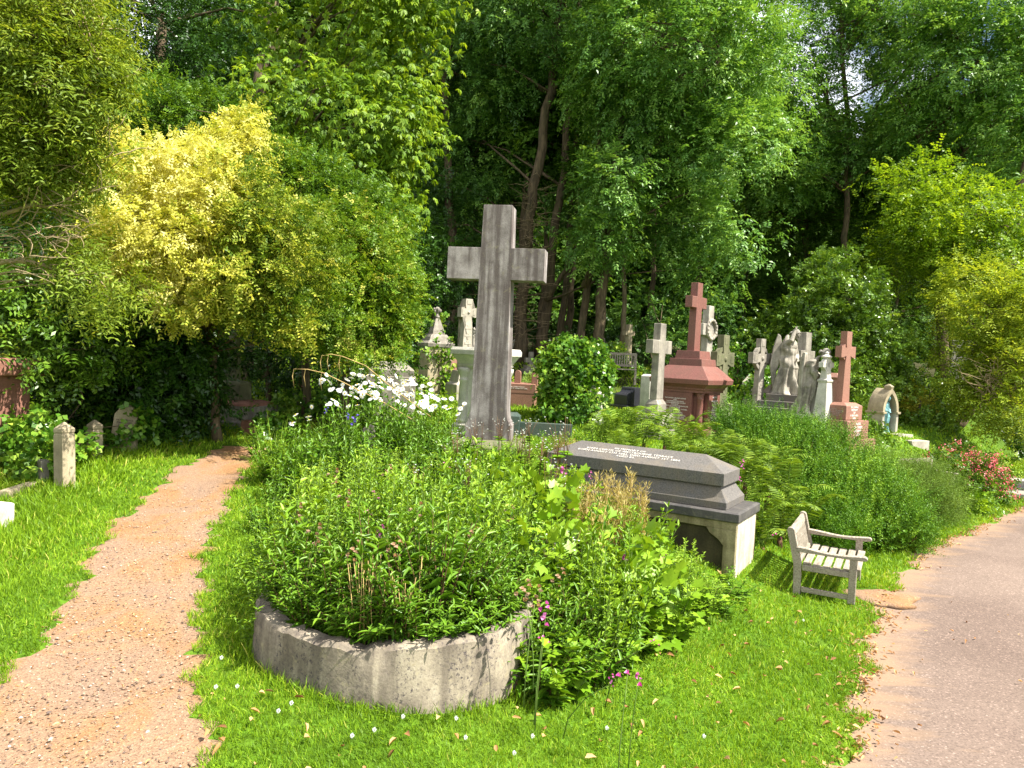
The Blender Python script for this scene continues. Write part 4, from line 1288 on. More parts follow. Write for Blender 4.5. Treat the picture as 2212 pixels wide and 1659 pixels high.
o = part('headstone', MB().loft([(-.2, .18, .14), (1.15, .18, .14), (1.2, .21, .17), (1.3, .14, .10)]), M['red_brown'], None, .01, stand(1792, 17), R(58))
tag(o, 'short pinkish pillar stone just behind the red celtic cross', 'headstone')

# ---------------------------------------------------------------- gothic niche with bronze figure
d = 17.0
b = stand(1900, d); zz = lambda py: zp(1903, py, d) - b[2]
t = thing('niche_monument', 'gothic arched stone niche sheltering a green bronze figure', 'monument', b, R(27))
zs, za = zz(888), zz(838)
W_ = .27; dp = .25


def arch_pts(w, z_s, z_a, n=12):
    """Right half of a pointed arch from the springing to the apex."""
    h = z_a - z_s; cx = (w * w - h * h) / (2 * w); r = w - cx
    a1 = math.atan2(h, -cx); return [(cx + r * math.cos(a1 * k / n), z_s + r * math.sin(a1 * k / n)) for k in range(n + 1)]


outer = arch_pts(W_, zs, za); inner = arch_pts(W_ - .07, zs, za - .11)
mb = MB(); nA = len(outer)
for sgn in (1, -1):
    v = []; f = []
    for (xo, zo), (xi, zi) in zip(outer, inner):
        v += [(sgn * xi, -dp, zi), (sgn * xo, -dp, zo), (sgn * xo, dp * .6, zo), (sgn * xi, dp * .6, zi)]
    for i in range(nA - 1):
        for k in range(4):
            q_ = (i * 4 + k, i * 4 + (k + 1) % 4, i * 4 + 4 + (k + 1) % 4, i * 4 + 4 + k); f.append(q_ if sgn > 0 else q_[::-1])
    f += [(3, 2, 1, 0) if sgn > 0 else (0, 1, 2, 3)]
    mb.add(v, f)
part('arch', mb, M['buff'], t)
for s_ in (-1, 1):
    part('jamb', MB().box((s_ * (W_ - .035), (-dp + dp * .6) / 2, (zs - .2) / 2), (.07, dp * 1.6, zs + .2)), M['pale'], t, .006)
    part('string_course', MB().box((s_ * (W_ - .025), (-dp + dp * .6) / 2, zs - .02), (.11, dp * 1.6 + .08, .05)), M['buff'], t, .008)
bw = [(x, z) for x, z in outer]; bo = [(-W_ + .012, -.2), (W_ - .012, -.2)] + [(x * .97, z - .01) for x, z in bw] + [(-x * .97, z - .01) for x, z in reversed(bw[:-1])]
part('back_wall', MB().prism(bo, dp * .6 - .06, dp * .6 - .003), M['buff'], t)
part('plinth', MB().box((0, -.06, zz(932) / 2), (.30, .24, zz(932))), M['white'], t, .01)
fb = MB(); Hh = (zz(853) - zz(932)); figure(fb, Hh, bow=.08, raise_arm=False, train=.03, seed=7, skirt=.8)
o = part('statue', fb, M['bronze'], t, 0, (0, -.06, zz(932)), R(-90)); m = o.modifiers.new('weld', 'REMESH'); m.mode = 'VOXEL'; m.voxel_size = .011; m.use_smooth_shade = True
part('step', MB().box((.10, -dp - .17, zz(966) / 2), (.50, .34, zz(966))), M['pale'], t, .01)
part('step', MB().box((.14, -dp - .49, zz(978) / 2 - .05), (.60, .36, zz(978) + .1)), M['pale'], t, .01)
part('finial', MB().loft([(za - .03, .04, .08), (za + .05, .05, .10), (za + .10, .015, .02)], (0, -dp + .09)), M['buff'], t, .01)

# ---------------------------------------------------------------- pale sunlit cross among the trunks, and dim ones
b = stand(1354, 24); zz = lambda py: zp(1356, py, 24) - b[2]
t = thing('stone_cross', 'slim yellowish cross catching sunlight in front of the dark trunks', 'cross', b, R(38))
part('cross', latin(MB(), 0, zz(701), zz(725), zz(715), .10, .085, .21, .15), M['buff'], t, .01)
part('base', MB().loft([(-.2, .26, .24), (.18, .24, .22), (.22, .16, .14)]), M['buff'], t, .01)
b = stand(1297, 26); zz = lambda py: zp(1297, py, 26) - b[2]
o = part('celtic_cross', celtic(MB(), -.2, zz(730), zz(752), .15, .10, .2, .18, .2, False), M['dark_marble'], None, .01, b, R(15))
tag(o, 'dim grey celtic cross in deep shade left of the yellowish cross', 'cross')
b = stand(1602, 27); zz = lambda py: zp(1602, py, 27) - b[2]
d = 21
b = stand(1020, d); zf = zp(1020, 752, d); H_ = (zp(1020, 703, d) - zf)
t = thing('seated_angel', 'dark weathered angel statue half hidden behind the tall cross', 'statue', (b[0], b[1], zf), R(-120))
mb = MB(); hd = figure(mb, H_, bow=.2, raise_arm=True, train=.1, seed=3); o = part('figure', mb, M['dark_marble'], t); m = o.modifiers.new('weld', 'REMESH'); m.mode = 'VOXEL'; m.voxel_size = .012; m.use_smooth_shade = True
for s2 in (-1, 1): wb = MB(); wing(wb, s2, H_, .06, 1.0); part('wing', wb, M['dark_marble'], t)
o = part('pedestal', MB().loft([(-.2, .30, .30), (zf - b[2] - .1, .28, .28), (zf - b[2] - .001, .34, .34)]), M['dark_marble'], None, .01, b, R(-120)); tag(o, 'shaded pedestal below the dark seated angel', 'pedestal')

# ================================================================== left side
# red sandstone chest tomb
d = 9.8
b = stand(-112, d); zz = lambda py: zp(40, py, d) - b[2]
t = thing('chest_tomb', 'red sandstone chest tomb with heavy flat lid at the left edge', 'tomb', b, R(-12))
part('body', MB().loft([(-.1, .58, .8), (.12, .58, .8), (.14, .52, .74), (zz(815), .52, .74)]), M['red_sand'], t, .015)
part('lid', MB().loft([(zz(815) + .002, .62, .86), (zz(812), .66, .90), (zz(783), .66, .90), (zz(775), .62, .86)]), M['red_sand'], t, .015)
part('panel', MB().box((.12, -.748, zz(860)), (.6, .02, .42)), M['red_sand'], t, .006)


# stone posts with shaped caps
def post(px, d, py_top, w, label, lean=(0, 0), rz=.3):
    b = stand(px, d); h = zp(px, py_top, d) - b[2]
    t = thing('stone_post', label, 'post', b, rz, 'short stone posts around the left grave', lean)
    part('shaft', MB().loft([(-.15, w, w), (h - .16, w, w), (h - .155, w * .93, w * .93), (h - .135, w * .93, w * .93)]), M['buff'], t, .012)
    part('cap', MB().loft([(h - .134, w * 1.02, w * 1.02), (h - .08, w * 1.02, w * 1.02), (h, w * .12, w * .12)]), M['buff'], t, .012)


post(140, 9.3, 911, .085, 'buff stone post with pyramid cap nearest the path, rust stained', (0, R(-3.2)), R(-24))
post(203, 10.8, 906, .08, 'buff stone post with pyramid cap, leaning beside the dark laurel', (0, R(-1)), R(-24))
post(82, 10.2, 922, .085, 'buff stone post mostly hidden by ivy leaves', (0, R(-6)), R(-24))

# kerbs
for (p0, p1, hgt, lab) in (((100, 1032), (158, 1006), .16, 'low buff kerb stone at the foot of the nearest stone post'), ((8, 1080), (88, 1044), .13, 'low mossy kerb stone half sunk in long grass at left')):
    a_, b_ = ground_at(*p0), ground_at(*p1); c_ = (a_ + b_) / 2; v_ = b_ - a_
    o = part('kerb_stone', MB().box((0, 0, .02), (float(np.hypot(v_[0], v_[1])), .13, hgt)), M['buff'], None, .012, (c_[0], c_[1], Tz(c_[0], c_[1])), math.atan2(v_[1], v_[0])); tag(o, lab, 'kerb', 'kerb stones of the left grave')
b = ground_at(92, 1046)
o = part('kerb_block', MB().box((0, 0, .10), (.10, .16, .42)), M['grey'], None, .012, (b[0], b[1], Tz(b[0], b[1])), R(50)); tag(o, 'grey upright block where the two left kerb stones meet', 'kerb')
b = stand(-48, 7.6)
o = part('marble_block', MB().loft([(-.1, .20, .24), (.24, .20, .24), (.25, .18, .22)]), M['white'], None, .008, b, R(-12)); tag(o, 'white marble block at the left edge of the lawn', 'slab')

# cream headstone swallowed by ivy
d = 11.2
b = stand(265, d); zz = lambda py: zp(265, py, d) - b[2]
t = thing('headstone', 'cream headstone with dark lettering almost swallowed by ivy', 'headstone', b, R(8), None, (0, R(4)))
part('slab', MB().prism([(-.20, -.1), (.20, -.1), (.17, zz(895)), (.10, zz(878)), (-.05, zz(872)), (-.16, zz(895))], -.05, .05), M['buff'], t, .012)
text('inscription', ['VIOLA BROCK', 'MARCH 1879', 'DIED 1912'], .045, M['letter_dark'], t, (.0, -.0525, zz(912)), FRONT, width=.25)

# grey pedestal with the tall tapered shaft, under the golden tree
d = 14.2
b = stand(494, d); zz = lambda py: zp(500, py, d) - b[2]
t = thing('cross_shaft', 'tall tapering mossy shaft of a cross in shade under the golden tree', 'cross', b, R(-10))
part('base', MB().loft([(-.2, .85, .5), (zz(905), .85, .5), (zz(904), .78, .44), (zz(872), .78, .44)]), M['grey'], t, .012)
part('ledge', MB().loft([(zz(872), .72, .46), (zz(866), .66, .42), (zz(862), .5, .3)]), M['red_sand'], t, .012)
part('die', MB().loft([(zz(862), .22, .22), (zz(826), .21, .21), (zz(822), .16, .16)], (.12, 0)), M['mossy'], t, .015)
sh = MB().loft([(zz(822), .115, .09), (zz(690), .075, .06), (zz(640), .07, .055)], (.06, 0))
for k in range(7): sh.box((.06, -.085 + .003 * k, zz(800) + .16 * k), (.10 - .004 * k, .02, .06)); sh.box((.06, -.085 + .003 * k, zz(800) + .16 * k + .07), (.04, .024, .04))
part('shaft', sh, M['mossy'], t, .008)
b = stand(545, 13)
o = part('kerb_stone', MB().box((0, 0, .08), (.35, .2, .34)), M['red_sand'], None, .012, b, R(-10)); tag(o, 'reddish kerb end beside the shaded cross base', 'kerb')
b = stand(655, 17)
o = part('grave_post', MB().loft([(-.2, .14, .14), (1.7, .10, .10), (1.75, .16, .16)]), M['red_sand'], None, .01, b, R(10)); tag(o, 'reddish stone pillar deep in shade behind the pale green bush', 'pillar')


# ================================================================== round wall of the bed
def round_wall():
    ring_o, ring_i, h, n = WALL_R, WALL_R - .15, .37, 96
    rings = []
    for k in range(n):
        a = 2 * math.pi * k / n; ca, sa = math.cos(a), math.sin(a)
        wob = .006 * math.sin(7 * a) + .004 * math.sin(23 * a)
        zt = h + .008 * math.sin(5 * a + 1) + .007 * math.sin(17 * a) + .005 * math.sin(41 * a + 2) - (.03 if k in (70, 71) else 0)
        prof = [(ring_o + .015, -.25), (ring_o + .01 + wob, .10), (ring_o + wob, zt - .025), (ring_o - .02 + 2 * wob, zt), (ring_i + .02, zt - .002), (ring_i, zt - .03), (ring_i, -.25)]
        rings.append([(WALL_C[0] + r * ca, WALL_C[1] + r * sa, z) for r, z in prof])
    v = [p for r in rings for p in r]; m_ = len(rings[0]); f = []
    for k in range(n):
        for j in range(m_ - 1):
            a0, a1 = k * m_ + j, ((k + 1) % n) * m_ + j
            f.append((a0, a1, a1 + 1, a0 + 1))
    mb = MB().add([(x - WALL_C[0], y - WALL_C[1], z) for x, y, z in v], [q[::-1] for q in f], False)
    z0 = Tz(WALL_C[0], WALL_C[1] - 1)
    t = thing('round_planter', 'low curved stone retaining wall, stained and lichen spotted, holding the flower bed', 'planter', (WALL_C[0], WALL_C[1], z0))
    o = part('retaining_wall', mb, M['wall'], t)
    o.data.polygons.foreach_set('use_smooth', [True] * len(o.data.polygons)); m = o.modifiers.new('edges', 'EDGE_SPLIT'); m.split_angle = R(32)
    sl = MB(); rr_ = []
    for r in (0.01, .4, .7, WALL_R - .14):
        rr_.append([(r * math.cos(a * math.pi / 20), r * math.sin(a * math.pi / 20), .33 + .03 * math.sin(a * 1.3 + r * 9)) for a in range(40)])
    sl.rings(rr_[::-1]); part('soil', sl, M['soil'], t)


round_wall()


# ================================================================== big dark tomb on its pale base
def tomb():
    e = np.array([math.cos(R(32)), -math.sin(R(32))]); n_ = np.array([-math.sin(R(32)), -math.cos(R(32))])
    nc = ground_at(1584, 1252)[:2]
    hl, hw = 1.35, .44
    c = nc - e * hl - n_ * hw
    zg = -.27
    t = thing('ledger_tomb', 'large dark granite tomb with sloping inscribed top on a pale stone base', 'tomb', (c[0], c[1], zg), R(-32))
    zz = lambda px, py, d: zp(px, py, d) - zg
    z_l0, z_l1 = zz(1584, 1119, 8.5), zz(1584, 1100, 8.5)
    z_m1, z_s1, z_r = zz(1526, 1038, 8.8), zz(1526, 1012, 8.8), zz(1478, 976, 9.0)
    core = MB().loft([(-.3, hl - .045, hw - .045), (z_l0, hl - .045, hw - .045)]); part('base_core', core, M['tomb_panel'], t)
    fr = MB(); th = .045
    for sy in (-1, 1):
        y0, y1 = (-hw, -hw + th + .004) if sy < 0 else (hw - th - .004, hw)
        fr.prism([(-hl, z_l0 - .09), (hl, z_l0 - .09), (hl, z_l0), (-hl, z_l0)], y0, y1)
        fr.prism([(-hl, -.3), (hl, -.3), (hl, .02), (-hl, .02)], y0, y1)
        for sx in (-1, 1):
            o_ = [(sx * hl, .02), (sx * hl, z_l0 - .09), (sx * (hl - .34), z_l0 - .09), (sx * (hl - .30), z_l0 - .15), (sx * (hl - .20), z_l0 - .21), (sx * (hl - .14), z_l0 - .27), (sx * (hl - .14), .02)]
            fr.prism(o_ if sx > 0 else o_[::-1], y0, y1)
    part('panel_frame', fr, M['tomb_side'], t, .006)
    for sx in (-1, 1):
        part('end_slab', MB().box((sx * (hl - .03), 0, z_l0 / 2 - .15), (.07, hw * 2 - .105, z_l0 + .3)), M['tomb_end'], t, .006)
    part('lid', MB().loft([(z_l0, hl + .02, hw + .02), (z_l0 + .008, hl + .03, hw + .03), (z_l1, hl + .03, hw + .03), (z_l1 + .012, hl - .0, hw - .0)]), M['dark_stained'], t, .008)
    z0 = z_l1 + .012
    part('moulding', MB().loft([(z0, hl - .14, hw - .06), (z0 + .08, hl - .14, hw - .06), (z0 + .095, hl - .15, hw - .07), (z0 + .13, hl - .175, hw - .095), (z_m1 - .03, hl - .235, hw - .145), (z_m1, hl - .25, hw - .16)]), M['dark_slate'], t, .006)
    L2, W2 = hl - .20, hw - .11
    part('slab', MB().loft([(z_m1, L2, W2), (z_s1, L2, W2), (z_r, L2 - .32, .015)]), M['dark_slate'], t, .004)
    sl = math.atan2(z_r - z_s1, W2 - .015)
    text('inscription', ['IN MEMORY OF', 'JOHN CURTIS OF WESTBOURNE TERRACE', 'BORN AUGUST 5TH 1801, DIED AUGUST 1ST 1884', 'AGED 83.'], .055, M['letter'], t, (-.10, -(W2 + .015) / 2 - .003, (z_s1 + z_r) / 2 + .004), (sl, 0, 0), spacing=1.15, width=1.35, lh=.95)


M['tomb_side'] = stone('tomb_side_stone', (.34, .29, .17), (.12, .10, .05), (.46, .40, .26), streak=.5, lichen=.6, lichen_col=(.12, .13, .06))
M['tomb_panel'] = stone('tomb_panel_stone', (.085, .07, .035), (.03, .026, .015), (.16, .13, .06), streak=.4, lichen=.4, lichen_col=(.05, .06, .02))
M['tomb_end'] = stone('limewashed_stone', (.72, .66, .54), (.36, .30, .2), (.80, .76, .68), streak=.45, lichen=.25, lichen_col=(.3, .28, .16))
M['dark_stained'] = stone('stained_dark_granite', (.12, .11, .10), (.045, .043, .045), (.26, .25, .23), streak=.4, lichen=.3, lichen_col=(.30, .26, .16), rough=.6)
tomb()


# ================================================================== benches
def bench():
    fl = ground_at(1838, 1308); rz = R(62)
    # local: x along the bench (away from the camera), -y is the front
    u = np.array([math.cos(rz), math.sin(rz)]); fdir = np.array([math.sin(rz), -math.cos(rz)])
    Lb, Db = 1.02, .52
    c = fl[:2] + u * (Lb / 2 - .03) * 1.12 - fdir * .235 * 1.16
    t = thing('garden_bench', 'weathered silver grey teak garden bench on the grass beside the asphalt path', 'bench', (c[0], c[1], Tz(c[0], c[1]) + .005), rz)
    t.scale = (1.12, 1.16, .82)
    W = M['teak']; x0 = Lb / 2 - .03
    for sx in (-1, 1):
        # back leg: bent post with rounded top
        pts = [(.21, 0), (.275, 0), (.285, .40), (.36, .86), (.355, .885), (.335, .90), (.31, .895), (.295, .875), (.215, .42)]
        lg = MB()
        v = [(sx * x0 + s_ * .03, y, z) for s_ in (-1, 1) for y, z in pts]; n = len(pts)
        f = [tuple(range(n - 1, -1, -1)), tuple(range(n, 2 * n))] + [(i, (i + 1) % n, (i + 1) % n + n, i + n) for i in range(n)]
        lg.add(v, f); part('back_leg', lg, W, t, .006)
        part('front_leg', MB().box((sx * x0, -.235, .30), (.06, .065, .60)), W, t, .006)
        ar = MB(); pr = []
        for k in range(14):
            y = .27 - .60 * k / 13; zt = .632 + .016 * math.cos((k / 13) * 5.6)
            pr.append((y, zt))
        top = pr + [(-.345, .632), (-.352, .615), (-.345, .595)]
        bot = [(-.30, .585), (-.20, .583), (.27, .583)]
        ol = top + bot; n = len(ol)
        v = [(sx * x0 + s_ * .036, y, z) for s_ in (-1, 1) for y, z in ol]
        f = [tuple(range(n)), tuple(range(2 * n - 1, n - 1, -1))] + [((i + 1) % n, i, i + n, (i + 1) % n + n) for i in range(n)]
        ar.add(v, f); part('armrest', ar, W, t, .006)
        part('side_rail', MB().box((sx * x0, 0, .375), (.042, .41, .075)), W, t, .005)
        part('stretcher', MB().box((sx * x0, 0, .075), (.045, .41, .06)), W, t, .005)
    st = MB()
    for k in range(6):
        y = -.265 + .087 * k; dz = .022 * ((k - 2.8) / 2.8) ** 2
        st.box((0, y, .418 + dz), (Lb - (.14 if k == 0 else .065), .066, .022), 0, Matrix.Rotation(-.06 * (k - 2.8) / 2.8, 3, 'X'))
    part('seat', st, W, t, .004)
    part('apron', MB().box((0, -.235, .372), (Lb - .12, .03, .07)), W, t, .004)
    bk = MB(); tl = Matrix.Rotation(-.165, 3, 'X')
    for k in range(13):
        x = -.42 + .07 * k
        bk.box((x, .283, .605), (.036, .014, .37), 0, tl)
    bk.box((0, .323, .82), (Lb - .12, .032, .11), 0, tl); bk.box((0, .247, .425), (Lb - .12, .032, .05), 0, tl)
    part('backrest', bk, W, t, .004)


bench()

b = ground_at(2052, 1112)
t = thing('garden_bench', 'old wooden bench almost hidden between the grey bush and the red flowers', 'bench', (b[0] - .45, b[1] + .1, Tz(b[0] - .45, b[1])), R(30))
for sx in (-1, 1):
    part('leg', MB().box((sx * .5, -.22, .30), (.06, .06, .62)), M['teak'], t, .005)
    part('leg', MB().box((sx * .5, .22, .42), (.06, .06, .86)), M['teak'], t, .005)
    part('armrest', MB().box((sx * .5, -.02, .63), (.07, .6, .04)), M['teak'], t, .008)
mb = MB()
for k in range(5): mb.box((0, -.22 + .1 * k, .42), (1.1, .08, .025))
part('seat', mb, M['teak'], t, .004)
mb = MB()
for k in range(11): mb.box((-.4 + .08 * k, .23, .62), (.04, .02, .4))
mb.box((0, .23, .83), (1.0, .035, .08)); part('backrest', mb, M['teak'], t, .004)

# ================================================================== flat graves at the far right
for (px, py, ln, wd_, rz, mt, lab) in ((2172, 1070, 1.9, .8, -16, 'grey', 'flat grey ledger stone on the grass, behind the red flowers'), (2225, 1066, 2.0, .9, -16, 'black', 'flat blue black ledger stone at the right edge'), (2185, 1042, 2.2, .8, -20, 'pale', 'pale flat kerb slab in front of the clipped hedge')):
    g_ = ground_at(px, py)
    o = part('ledger_stone', MB().loft([(-.1, ln / 2, wd_ / 2), (.10, ln / 2, wd_ / 2), (.115, ln / 2 - .03, wd_ / 2 - .03)]), M[mt], None, .008, (g_[0], g_[1], Tz(g_[0], g_[1])), R(rz)); tag(o, lab, 'grave slab')
d = 21
b = stand(2097, d); zz = lambda py: zp(2097, py, d) - b[2]
o = part('headstone', MB().prism([(-.28, -.2), (.28, -.2), (.28, zz(975))] + [(.28 * math.cos(a * math.pi / 12), zz(975) + .2 * math.sin(a * math.pi / 12)) for a in range(1, 12)] + [(-.28, zz(975))], -.08, .08), M['pale'], None, .015, b, R(20)); tag(o, 'round topped pale headstone above the red flowering bush', 'headstone')
b = stand(2080, 23); zz = lambda py: zp(2080, py, 23) - b[2]
o = part('headstone', MB().prism([(-.3, -.2), (.3, -.2), (.3, zz(968))] + [(.3 * math.cos(a * math.pi / 12), zz(968) + .3 * math.sin(a * math.pi / 12)) for a in range(1, 12)] + [(-.3, zz(968))], -.08, .08), M['mossy'], None, .015, b, R(20)); tag(o, 'round topped brown headstone in shade behind the pale one', 'headstone')
b = stand(2010, 24); zz = lambda py: zp(2010, py, 24) - b[2]
o = part('chapel_tomb', MB().loft([(-.3, .5, .5), (zz(862), .5, .5), (zz(860), .56, .56), (zz(850), .2, .2)]), M['dark_marble'], None, .02, b, R(30)); tag(o, 'dark square monument in deep shade left of the leaning trunk', 'monument')
b = stand(2165, 26)
o = part('boundary_wall', MB().box((1.5, 0, .5), (6.5, .35, 1.8)), M['dark_marble'], None, .02, b, R(-12)); tag(o, 'old stone boundary wall in shade under the trees at far right', 'wall')

# ================================================================== bed plants
def plant(seed, nst, h, spread, ll, lw, per, shape='hex', mat='perennial', stem='stem', droop=.25, t0=.35, tup=.3, r0=.10, bush=0, top=1.0):
    """Stems with opposite leaves; returns (stem mesh, foliage mesh), 1 unit high about h."""
    g = np.random.default_rng(seed); mb = MB(); lv = Leaves()
    P, D, Nn, Ln, Wn, Ti = [], [], [], [], [], []
    for i in range(nst):
        a = g.uniform(0, 6.28); rb = r0 * math.sqrt(g.random()); rt = spread * math.sqrt(g.random()) if i else 0
        hh = h * g.uniform(.72, 1.0) * (1 - .25 * (rt / spread) ** 2)
        b0 = np.array([rb * math.cos(a), rb * math.sin(a), 0]); ta = a + g.normal() * .5
        tp = np.array([rt * math.cos(ta), rt * math.sin(ta), hh]); md = b0 * .4 + tp * .6 * np.array([.6, .6, .9])
        def cv(u):
            return b0 * (1 - u) ** 2 + 2 * u * (1 - u) * md + tp * u * u
        mb.tube([cv(u) for u in (0, .3, .6, .85, 1)], [.0045, .004, .0032, .0022, .001], 4)
        n = per; us = np.linspace(.10, 1.0, n) ** .9; ph = g.uniform(0, 6.28)
        for j, u in enumerate(us):
            c = cv(u)
            for s_ in range(2):
                an = ph + j * 1.57 + s_ * math.pi + g.normal() * .55
                el = .35 + .5 * u + g.normal() * .38 - droop * (1 - u)
                d_ = np.array([math.cos(an) * math.cos(el), math.sin(an) * math.cos(el), math.sin(el)])
                P.append(c); D.append(d_); Nn.append(np.array([-math.cos(an) * math.sin(el), -math.sin(an) * math.sin(el), math.cos(el)]) + .3 * g.normal(size=3))
                k = (1 - .45 * u * top) * g.uniform(.6, 1.3)
                Ln.append(ll * k); Wn.append(lw * k); Ti.append(t0 + tup * u + .10 * g.normal())
    lv.add(np.array(P), np.array(D), np.array(Nn), np.array(Ln), np.array(Wn), np.array(Ti), shape, .2, droop * .6)
    return mb.mesh('stem', M[stem]), lv.mesh('foliage', L[mat])


def place(meshes, name, label, cat, group, loc, rz, sc, names=('stem', 'foliage'), first={}):
    t = thing(name, label, cat, loc, rz, group)
    t.scale = sc if hasattr(sc, '__len__') else (sc, sc, sc)
    for me, nm in zip(meshes, names):
        link(nm, me, t)
    return t


LIM_X = [530, 600, 700, 800, 1000, 1100, 1200, 1260, 1300, 1420, 1480, 1560, 1640]
LIM_Y = [1070, 1005, 965, 955, 945, 950, 968, 990, 1025, 1095, 1165, 1228, 1285]


def project(p):
    v = np.array(p) - _c; z = v @ _f
    return 1106 + F * (v @ _r) / z, 829.5 - F * (v @ _u) / z, z


def height_cap(x, y, z, lim=None):
    """Tallest plant at (x, y, z) that keeps the planting below the crest of the bed."""
    px, py, d = project((x, y, z))
    ly = np.interp(px, LIM_X, LIM_Y)
    return max(.15, (py - ly) * d / F)


def ground_poly(pts):
    return np.array([ground_at(*p)[:2] for p in pts])


def inside(poly, x, y):
    c = False; n = len(poly); j = n - 1
    for i in range(n):
        if (poly[i, 1] > y) != (poly[j, 1] > y) and x < (poly[j, 0] - poly[i, 0]) * (y - poly[i, 1]) / (poly[j, 1] - poly[i, 1]) + poly[i, 0]: c = not c
        j = i
    return c


def poisson(poly, r, seed, n=6000):
    g = np.random.default_rng(seed); lo, hi = poly.min(0), poly.max(0); out = []
    for _ in range(n):
        p = g.uniform(lo, hi)
        if inside(poly, p[0], p[1]) and all((p[0] - q[0]) ** 2 + (p[1] - q[1]) ** 2 > r * r for q in out): out.append(p)
    return out


g = np.random.default_rng(77)
per_A = [plant(s, 15, .85, .34, .105, .029, 13, 'hex', 'perennial', t0=.30, tup=.34) for s in (1, 2, 3)]
per_B = [plant(s, 15, .85, .34, .092, .033, 12, 'hex', 'perennial_deep', t0=.35, tup=.3) for s in (4, 5)]
per_C = [plant(s, 16, .85, .32, .066, .028, 14, 'hex', 'lime', t0=.30, tup=.30) for s in (6, 7)]
per_D = [plant(s, 17, .75, .38, .14, .036, 10, 'hex', 'perennial_deep', t0=.4, tup=.3, droop=.45, stem='stem_brown') for s in (8, 9)]
per_E = [plant(s, 8, .85, .30, .15, .062, 8, 'hex', 'perennial', t0=.35, tup=.3, droop=.4) for s in (13, 14)]
lobed = [plant(s, 7, .75, .32, .115, .11, 6, 'lobed', 'perennial', t0=.45, tup=.25, droop=.35, top=.5) for s in (10, 11, 12)]

BED = ground_poly([(640, 1290), (655, 1180), (640, 1080), (630, 1010), (700, 972), (900, 958), (1010, 950), (1110, 950)]).tolist()
tomb_o = bpy.data.objects['ledger_tomb']; tm = tomb_o.matrix_world if False else Matrix.Translation(tomb_o.location) @ Matrix.Rotation(tomb_o.rotation_euler.z, 4, 'Z')
fl = [tm @ Vector(p) for p in ((-1.5, -.62, 0), (-.2, -.62, 0), (1.0, -.60, 0))]
BED += [[v.x, v.y] for v in fl] + ground_poly([(1575, 1285), (1490, 1365), (1400, 1430), (1290, 1480)]).tolist()
BED = np.array(BED)
np_ = 0
for p in poisson(BED, .285, 5):
    x, y = p
    if in_ring(x, y, -.12 if y < WALL_C[1] else .0) : continue
    z = Tz(x, y); cap = height_cap(x, y, z); px, py, d_ = project((x, y, z))
    want = min(cap * g.uniform(.70, 1.10), 1.15)
    if want < .18: continue
    wv = float(wnoise(np.array([[x, y, 0.]]), 1.4, 9)[0]) + .3 * g.normal()
    if px > 1330 and g.random() < .45: me_, lab, gr = lobed[int(g.integers(3))], 'broad lobed leaf plant trailing in front of the pale tomb base', 'lobed leaf plants of the bed'
    elif px > 1420: me_, lab, gr = per_C[int(g.integers(2))], 'yellow green low herb crowded before the pale tomb base', 'yellow green herbs before the tomb'
    elif px > 1080 and g.random() < .28 and d_ < 8.4: me_, lab, gr = lobed[int(g.integers(3))], 'broad lobed leaf plant trailing in front of the pale tomb base', 'lobed leaf plants of the bed'
    elif g.random() < .13: me_, lab, gr = per_E[int(g.integers(2))], 'coarse plant with broad pointed leaves among the finer perennials of the bed', 'broad leaved plants of the bed'
    elif wv > .25: me_, lab, gr = per_C[int(g.integers(2))], 'bushy lime green perennial with small leaves behind the round wall', 'lime green perennials of the bed'
    elif wv > -.25: me_, lab, gr = per_A[int(g.integers(3))], 'upright perennial with narrow bright green leaves between round wall and tall cross', 'narrow leaved perennials of the bed'
    else: me_, lab, gr = per_B[int(g.integers(2))], 'deep green leafy perennial between the round wall and tall cross', 'deep green perennials of the bed'
    s_ = want / .85
    place(me_, 'leafy_perennial', lab, 'plant', gr, (x, y, z - .02), g.uniform(0, 6.28), (max(.75, min(1.1, s_ * 1.05)), max(.75, min(1.1, s_ * 1.05)), s_)); np_ += 1
# within the round wall
ringp = np.array([[WALL_C[0] + (WALL_R - .17) * math.cos(a), WALL_C[1] + (WALL_R - .17) * math.sin(a)] for a in np.linspace(0, 6.28, 40)])
for p in poisson(ringp, .235, 6):
    x, y = p; z = Tz(WALL_C[0], WALL_C[1] - 1) + .32
    rr = math.hypot(x - WALL_C[0], y - WALL_C[1]); front = y < WALL_C[1] - .15
    cap = height_cap(x, y, z); want = min(cap, .98) * g.uniform(.74, 1.08) * (.82 if front and rr > .7 else 1)
    k = g.random()
    if front and rr > .45: me_, lab, gr = per_D[int(g.integers(2))], 'long leaved deep green perennial leaning over the round stone wall', 'long leaved perennials along the wall'
    elif k > .88: me_, lab, gr = per_E[int(g.integers(2))], 'coarse broad leaved plant growing inside the round stone wall', 'broad leaved plants inside the wall'
    elif k > .72: me_, lab, gr = per_C[int(g.integers(2))], 'lime green small leaved perennial growing inside the round stone wall', 'lime green perennials inside the wall'
    elif k < .5: me_, lab, gr = per_A[int(g.integers(3))], 'narrow leaved green perennial growing inside the round stone wall', 'narrow leaved perennials inside the wall'
    else: me_, lab, gr = per_B[int(g.integers(2))], 'deep green small leaved perennial growing inside the round stone wall', 'deep green perennials inside the wall'
    s_ = want / .85
    place(me_, 'leafy_perennial', lab, 'plant', gr, (x, y, z), g.uniform(0, 6.28), (max(.8, min(1.05, s_)), max(.8, min(1.05, s_)), s_))
